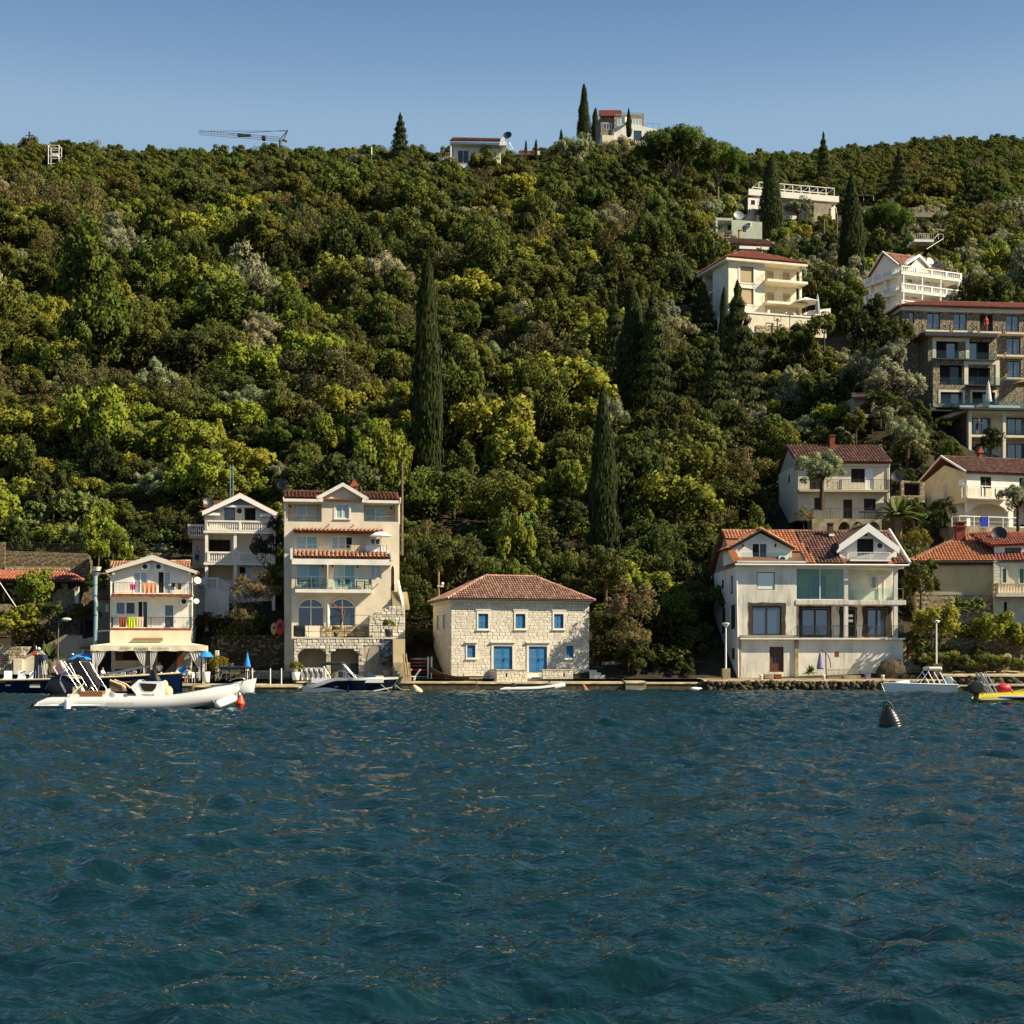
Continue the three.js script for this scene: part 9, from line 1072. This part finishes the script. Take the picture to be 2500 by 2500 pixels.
{
const h=REST.h,z=4.6,q=(x,y,zz)=>{const[u,v]=px('Z1',x,y);return h.pt((u-200)/0.15528,(v-1340)/0.15528,zz);};
const aw=thing('restaurant_awning','cream restaurant awning with lettered valance, curtains and posts','awning',h.world(0,0,0),h.a),L=q(712,1402,z),Rr=q(1618,1402,z),bl=q(860,1385,1.32),br=q(1500,1385,1.32),vb=q(712,1446,z).y;
h.part('roof',M.canvas,(b)=>b.quad(L,Rr,br,bl).quad(V(bl.x,bl.y-0.04,bl.z),V(br.x,br.y-0.04,br.z),V(Rr.x,Rr.y-0.04,Rr.z),V(L.x,L.y-0.04,L.z)),aw);h.part('valance',M.canvas,(b)=>{const n=46;for(let i=0;i<n;i++){const x0=lerp(L.x,Rr.x,i/n),x1=lerp(L.x,Rr.x,(i+1)/n),f=(k)=>0.025*Math.sin(k*0.9);b.quad(V(x0,vb+0.03*Math.sin(i*0.9),z+f(i)),V(x1,vb+0.03*Math.sin((i+1)*0.9),z+f(i+1)),V(x1,L.y,z),V(x0,L.y,z));}b.quad(V(L.x,vb,1.6),V(L.x,vb,z),V(L.x,L.y,z),V(L.x,L.y,1.6)).quad(V(Rr.x,vb,z),V(Rr.x,vb,1.6),V(Rr.x,L.y,1.6),V(Rr.x,L.y,z));},aw);
const lw=(a,c)=>(q(c,1420,z).x-q(a,1420,z).x),cx=(a,c)=>(q(a,1420,z).x+q(c,1420,z).x)/2,ty=(L.y+vb)/2-0.02;textMesh('RESTORANT','46px sans-serif',lw(942,1048),0.34,'#4a442f',aw,'lettering',V(cx(942,1048),ty,z+0.045),300,64);textMesh('Aragosta','italic bold 62px serif',lw(1045,1165),0.5,'#453f2e',aw,'lettering',V(cx(1045,1165),ty,z+0.045),280,96);textMesh('FISH - STEAK - PIZZA','40px sans-serif',lw(1188,1355),0.32,'#5a5440',aw,'lettering',V(cx(1188,1355),ty,z+0.045),440,60);
for(const[x,m]of[[736,M.offWhite],[1168,M.darkWood],[1600,M.offWhite]])h.part('post',m,(b)=>{const a=q(x,1446,z-0.15);b.box(a.x-0.1,-0.1,z-0.28,a.x+0.1,a.y,z-0.08);},aw);
const cur=(x0,x1,xb,yb)=>h.part('curtain',M.curtain,(b)=>{const n=12,a=q(x0,1448,z-0.1),c=q(x1,1448,z-0.1),t=q(xb,yb,z-0.1),w=0.13;for(let i=0;i<n;i++)for(let k=0;k<6;k++){const P=(u,s)=>{const e=s*s*0.4+s*0.6;return V(lerp(lerp(a.x,c.x,u),t.x+(u-0.5)*w,e),lerp(a.y,t.y,s),z-0.1+0.06*Math.sin(u*26)*(1-0.5*s));};b.quad(P(i/n,(k+1)/6),P((i+1)/n,(k+1)/6),P((i+1)/n,k/6),P(i/n,k/6));}b.quad(V(t.x-0.07,0.2,z-0.1),V(t.x+0.1,0.2,z-0.1),V(t.x+0.07,t.y,z-0.1),V(t.x-0.07,t.y,z-0.1));},aw);
cur(745,835,760,1570);cur(1058,1150,1132,1565);cur(1178,1240,1190,1570);cur(1485,1590,1568,1590);
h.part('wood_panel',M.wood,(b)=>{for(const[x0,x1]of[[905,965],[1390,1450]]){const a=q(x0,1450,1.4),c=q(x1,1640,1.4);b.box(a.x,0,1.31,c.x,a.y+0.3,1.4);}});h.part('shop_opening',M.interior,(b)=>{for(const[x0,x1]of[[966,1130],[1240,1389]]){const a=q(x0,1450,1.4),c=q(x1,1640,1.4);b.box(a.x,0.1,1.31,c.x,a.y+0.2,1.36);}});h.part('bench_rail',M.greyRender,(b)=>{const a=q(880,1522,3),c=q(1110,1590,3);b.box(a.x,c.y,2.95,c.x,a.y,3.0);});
const flr=0.02,W=(x,zz)=>h.world(q(x,1600,zz).x,flr,zz),gr='white chairs on the restaurant terrace';
[[1290,4.2,1.5],[1375,4.4,1.6],[1500,4.4,-1.5],[985,4.2,0.4],[1040,3.6,2.6],[880,4.0,1.2],[1540,3.4,-1.2],[1420,2.6,0.3]].forEach(([x,zz,t],i)=>placed('terrace_chair',chairM(M.white),`white chair on the restaurant terrace, ${RANK[[3, 4, 6, 1, 2, 0, 7, 5][i]]} from left`,'chair',W(x,zz),h.a+t,gr));[[1440,4.2],[930,4.0],[1240,3.0],[1120,3.6]].forEach(([x,zz],i)=>placed('terrace_table',tableM(M.white),`white table on the restaurant terrace, ${RANK[[3, 0, 2, 1][i]]} from left`,'table',W(x,zz),h.a,'white tables on the restaurant terrace'));
person('waiter in white shirt standing between the restaurant curtains',W(1252,3.4),h.a+0.4,'stand','#e8e6e2','#22242b');person('guest in dark clothes seated on a white chair at the right of the terrace',W(1385,4.4),h.a+1.5,'sit','#d8d8d8','#24252b');person('guest in white top seated opposite, by the right curtain',W(1495,4.4),h.a-1.5,'sit','#e6e2dc','#b9a58c',true);person('guest in white shirt seated beside the left curtain',W(800,4.0),h.a+1.2,'sit','#dfe1e4','#3b4a66');person('guest seated at the middle table of the terrace',W(1062,3.9),h.a-0.6,'sit','#c9cdd6','#4a3030');
const blueB=(label,x,y,d,s,flatp)=>{const p=at(...px('Z1',x,y),d),o=thing('blue_parasol',label,'parasol',V(p.x,0.75,p.z)),t=p.y-0.75;new B().lathe(flatp?[[0,t],[0.5*s,t-0.12],[s,t-0.5],[0.98*s,t-0.55],[0,t-0.05]]:[[0.02,t],[0.1,t-0.3],[0.3,t-1.2],[0.26,t-1.25],[0,t-1.2]],10,V(0,0,0)).build('canopy',M.parasolBlue,o);new B().bar(V(0,0,0),V(0,t,0),0.03,6).build('pole',M.white,o);return o;};
blueB('open blue parasol left of the restaurant curtains',660,1466,126.5,1.35,true);blueB('small open blue parasol right of the restaurant awning',1620,1446,127,0.65,true);const bp=blueB('folded blue and white parasol before the dark garden wall',1945,1462,126,0.5,false);new B().bar(V(0,bp.children[1].geometry.boundingBox?0:1.0,0),V(0,1.35,0),0.16,8,0.22).build('white_hem',M.white,bp);
const mb=thing('menu_board','blue menu board standing on the restaurant terrace','sign',W(1435,2.2),h.a);new B().box(-0.32,0.7,0,0.32,1.35,0.05).build('board',M.parasolBlue,mb);new B().bar(V(-0.3,0,0.02),V(-0.3,0.7,0.02),0.03,4).bar(V(0.3,0,0.02),V(0.3,0.7,0.02),0.03,4).build('stand',M.iron,mb);
const pp=thing('potted_plant','large white pot with bamboo right of the restaurant awning','potted plant',V(at(503,0,126).x,0.75,-126));new B().lathe([[0,0],[0.3,0],[0.36,0.9],[0,0.9]],12,V(0,0,0)).build('pot',M.offWhite,pp);const bush=handTree('golden_shrub',530,1622,24,3,1.3,127.5,'yellow bamboo bush beside the stair right of the restaurant');
}
person('shirtless man standing on the side stair of the balustrade house',BAL.h.world(...(()=>{const[a,b]=BAL.h.P(98,772,-2.6);return[a,b,-2.6];})()),BAL.h.a+0.4,'stand',null,'#26324a');{const p=BAL.h.pt(98,775,-2.6),b=new B();b.box(p.x-0.9,p.y-0.3,-3.2,p.x+0.9,p.y-0.01,-2.0);b.build('landing',M.concrete,BAL.h.g);}
{const u=(x,y,d)=>at(...px('A6',x,y),d),p=u(1062,1600,174);person('dark figure standing at a hotel balcony rail',p,0.5,'lean','#23252a','#1d1f24');const b=u(1165,415,181.3);person('person in red top on the hotel top-floor balcony',b,0,'stand','#d0483f','#c24a44');}
// ---------- lamps, bollards, stored things along the quay ----------
{
const l1=thing('street_lamp','white mushroom street lamp on a stone block beside the large white house','street lamp',V(at(1772,0,126.6).x,1.0,-126.6)),k=126.6/F,y=(v)=>H-(v-VH)*k-1.0;new B().rbox(-0.33,-0.1,-0.33,0.33,y(1632),0.33,0.03).build('stone_block',M.concrete,l1);new B().bar(V(0,y(1632),0),V(0,y(1532),0),0.075,8,0.06).build('post',M.white,l1);new B().lathe([[0.08,y(1532)],[0.14,y(1530)],[0.34,y(1522.5)],[0.3,y(1521)],[0,y(1520)]],14,V(0,0,0)).build('lamp_head',M.offWhite,l1);
const l2=thing('street_lamp','slim white street lamp on a concrete block above the white motorboat','street lamp',V(at(2286,0,127.5).x,1.2,-127.5)),j=127.5/F,w=(v)=>H-(v-VH)*j-1.2;new B().rbox(-0.4,-0.3,-0.4,0.4,w(1620),0.4,0.03).build('stone_block',M.wetConcrete,l2);new B().bar(V(0,w(1620),0),V(0,w(1520),0),0.08,8,0.055).build('post',M.white,l2);new B().lathe([[0.06,w(1522)],[0.34,w(1516)],[0,w(1513)]],12,V(0,0,0)).build('lamp_head',M.offWhite,l2);
[[1858,'white stone bollard before the brown door of the large white house'],[2011,'white stone bollard below the purple parasol'],[2155,'white stone bollard where the white motorboat is tied']].forEach(([u,l])=>{const o=thing('bollard',l,'bollard',V(at(u,0,125.5).x,0.95,-125.5));new B().lathe([[0,0],[0.14,0],[0.12,0.3],[0.17,0.34],[0.17,0.42],[0,0.45]],10,V(0,0,0)).build('body',M.whiteStone,o);o.userData.group='white bollards on the quay';});
[[1163,'iron mooring post at the left corner of the stone house quay'],[1341,'iron mooring post right of the dinghy'],[1520,'iron mooring post before the pale quay block']].forEach(([u,l])=>{const o=thing('mooring_post',l,'mooring post',V(at(u,0,125.2).x,0.74,-125.2));new B().lathe([[0,0],[0.1,0],[0.07,0.1],[0.07,0.22],[0.11,0.28],[0,0.32]],8,V(0,0,0)).build('body',M.iron,o);o.userData.group='iron mooring posts';});
[[660,1633,'left'],[687,1635,'right'],[616,1630,'leftmost']].forEach(([u,v,l])=>{const o=thing('white_post',`thin white post on the low stone quay, ${l} one`,'post',V(at(u,0,124).x,0.6,-124));new B().bar(V(0,0,0),V(0,1.35,0),0.05,6).build('body',M.white,o);});{const o=thing('garden_post','weathered white gate post at the foot of the stone stair','post',V(at(530,0,129.8).x,0.8,-129.8));new B().rbox(-0.16,0,-0.16,0.16,2.7,0.16,0.04).build('body',M.whiteStone,o);}
const pf=thing('purple_parasol','folded lilac cantilever parasol with curved arm before the large white house','parasol',V(at(2003,0,127.6).x,1.0,-127.6)),q=127.6/F,Y=(v)=>H-(v-VH)*q-1.0,m=new THREE.MeshStandardMaterial({color:'#8d7f9e',roughness:1});m.name='lilac_cloth';new B().lathe([[0.03,Y(1590)],[0.15,Y(1600)],[0.33,Y(1630)],[0.28,Y(1634)],[0.1,Y(1632)]],10,V(0,0,0)).build('canopy',m,pf);new B().tube([V(0.05,Y(1587),0),V(0.4,Y(1592),0),V(0.75,Y(1606),0),V(0.9,Y(1630),0)],0.04,6).bar(V(0.45,Y(1593),0),V(0.5,0,0),0.05,6).build('arm',M.anthracite,pf);
const lf=thing('leaning_fence','old iron fence panel leaning on the large white house wall','fence',V(at(2020,0,127.2).x,1.0,-127.2));{const b=new B(),n=22,L=75*q;for(let i=0;i<=n;i++)b.bar(V(L*i/n,0,0.25),V(L*i/n,0.85+0.1*Math.sin(i),0),0.015,4);b.bar(V(0,0.12,0.22),V(L,0.12,0.22),0.03,4).bar(V(0,0.8,0),V(L,0.84,0),0.03,4);b.build('bars',M.greyRender,lf);}const sk=thing('stone_slab','pale stone slab lying before the leaning fence','slab',V(at(2058,0,126.9).x,1.0,-126.9));new B().rbox(0,0,-0.2,1.5,0.32,0.2,0.04).build('body',M.concrete,sk);const pb=thing('plastic_crate','lilac plastic crate beside the boulder','crate',V(at(2112,0,127).x,1.0,-127));{const b=new B();b.box(0,0,-0.25,0.45,0.05,0.25);for(const z of[-0.25,0.22])for(let i=0;i<3;i++)b.box(0,0.08+i*0.14,z,0.45,0.17+i*0.14,z+0.03);for(const x of[0,0.42])b.box(x,0.05,-0.25,x+0.03,0.5,0.25);b.build('body',m,pb);}
[[1865,0.75,'left'],[1890,0.6,'right']].forEach(([u,w2,l],i)=>{const o=thing('wooden_planter',`wooden planter box before the brown door, ${l} one`,'planter',V(at(u,0,127.3).x,1.05,-127.3));new B().rbox(0,0,-0.25,w2,0.38,0.25,0.02).build('box',i?M.brickRed:M.concrete,o);new B().box(0.05,0.381,-0.2,w2-0.05,0.39,0.2).build('soil',M.darkRock,o);});
const rk=thing('kayak_rack','white rack holding stacked kayaks and boards left of the stone house','rack',V(at(1024,0,130).x,1.0,-130));for(const x of[0.75,1.05])new B().bar(V(x,0,0),V(x,1.95,0),0.06,6).bar(V(x,0,-0.8),V(x,1.95,-0.8),0.06,6).build('upright',M.white,rk);[['#8f9296',1.75],['#a33a30',1.45],['#55585c',1.15],['#b04036',0.8],['#2a2c30',0.5],['#5fa08c',0.2]].forEach(([c,y],i)=>{const mm=new THREE.MeshStandardMaterial({color:c,roughness:0.5});mm.name='board_plastic'+i;const o=thing('stored_kayak',`${['grey', 'dark red', 'dark grey', 'red', 'black', 'green'][i]} kayak or board in the white rack, ${RANK[i]} from top`,'kayak',V(rk.position.x,1.0+y,-130.3));new B().ball(0,0,0,1,0.85,0.1,0.33,12,8).build('hull',mm,o);new B().ball(0.2,0.06,0,0.3,1,0.2,0.7).build('cockpit',M.black,o);});
const rw=thing('wooden_skiff','narrow dark wooden skiff hauled up on the quay left of the stone house','boat',V(at(1052,0,126.4).x,0.98,-126.4),-0.03);mesh('hull',smoothGeo(hull(3.3,(t,s)=>{const w=0.42*Math.sin(Math.PI*(0.08+0.9*t))**0.7;return[lerp(0.05+0.55*(1-t)**3,0.32+0.75*(1-t)**3,s)-0.08*t,w*s**0.6];},20,6)),M.darkWood,rw);new B().box(0.7,0.28,-0.3,2.8,0.3,0.3).build('thwart',M.redTile,rw);
const ag=(label,u,v,d,s,n,len,w,m,up=0.5)=>{const p=at(u,v,d),o=thing('palm_plant',label,'plant',p),r=rngOf(u|0),L=new Leaves(u|0);const b=new B();for(let i=0;i<n;i++){const th=i*2.4,el=rr(0.1,1.3,r),l=len*rr(0.8,1.1,r),pts=[];for(let k=0;k<=5;k++){const t=k/5;pts.push(V(Math.cos(th)*Math.cos(el)*l*t,Math.sin(el)*l*t+up*0.2-0.45*l*t*t*Math.cos(el),Math.sin(th)*Math.cos(el)*l*t));}const sd=V(-Math.sin(th),0,Math.cos(th));for(let k=0;k<5;k++){const w0=w*Math.sin(Math.PI*(0.12+0.84*k/5)),w1=w*Math.sin(Math.PI*(0.12+0.84*(k+1)/5));for(const s2 of[1,-1]){const a=pts[k],c=pts[k+1],e=V().copy(c).addScaledVector(sd,w1*s2).add(V(0,-w1*0.3,0)),f=V().copy(a).addScaledVector(sd,w0*s2).add(V(0,-w0*0.3,0));s2>0?b.quad(a,c,e,f):b.quad(a,f,e,c);}}}b.build('fronds',m,o);return o;};
const pm=new THREE.MeshPhysicalMaterial({color:'#56622a',roughness:0.7,specularIntensity:0.3,side:THREE.DoubleSide});pm.name='palm_leaf';const pd=pm.clone();pd.color.set('#3c4a1e');pd.name='dark_palm_leaf';
ag('sago palm behind the folded frame of the navy boat',122,1612,127,1,40,1.9,0.16,pd);const p1=ag('fan palm rising between the large white house and the cream houses',2192,1262,139,1,34,2.6,0.3,pm);new B().bar(V(0,0,0),V(0.2,-4.5,0),0.35,8,0.28).build('trunk',M.paleBark,p1);ag('fan palm against the wall of the tall beige house, upper one',662,1402,133,1,30,1.4,0.2,pm);ag('fan palm against the wall of the tall beige house, lower one',680,1452,132.6,1,26,1.3,0.18,pd);ag('drooping palm in front of the hipped-roof house',2335,1490,132,1,26,1.7,0.12,pm);ag('agave with pale blades on the planted rock bank',2432,1618,129,1,22,0.9,0.07,M.tubeGrey,0.2);ag('green plant at the foot of the large white house wall',1978,1643,127,1,40,0.75,0.1,pm,0.2);ag('plant against the left wall of the stone house',1072,1640,128.6,1,24,0.8,0.08,pd,0.2);
for(let i=0;i<14;i++){const r=rngOf(i+40),u=2268+i*18,o=thing('bank_shrub',`low green shrub on the planted rock bank, ${NTH[i] ?? ['thirteenth', 'fourteenth'][i - 12]} from left`,'shrub',V(at(u,0,128.4).x,rr(1.9,2.7,r),-128.4),i);o.userData.group='shrubs on the planted rock bank';const c=mesh('foliage',K[['leafy_tree','oak_tree','fig_tree'][i%3]].crowns[0],tints[i%5],o);c.scale.set(rr(0.6,1.0,r),rr(0.5,0.75,r),0.7);c.position.y=-0.3;}
}
settlePlants();
// ---------- render ----------
const renderer=new THREE.WebGLRenderer({antialias:true});
renderer.setSize(1024,1024);renderer.shadowMap.enabled=true;
renderer.toneMapping=THREE.LinearToneMapping;renderer.toneMappingExposure=EXPOSURE;
renderer.render(scene,camera);
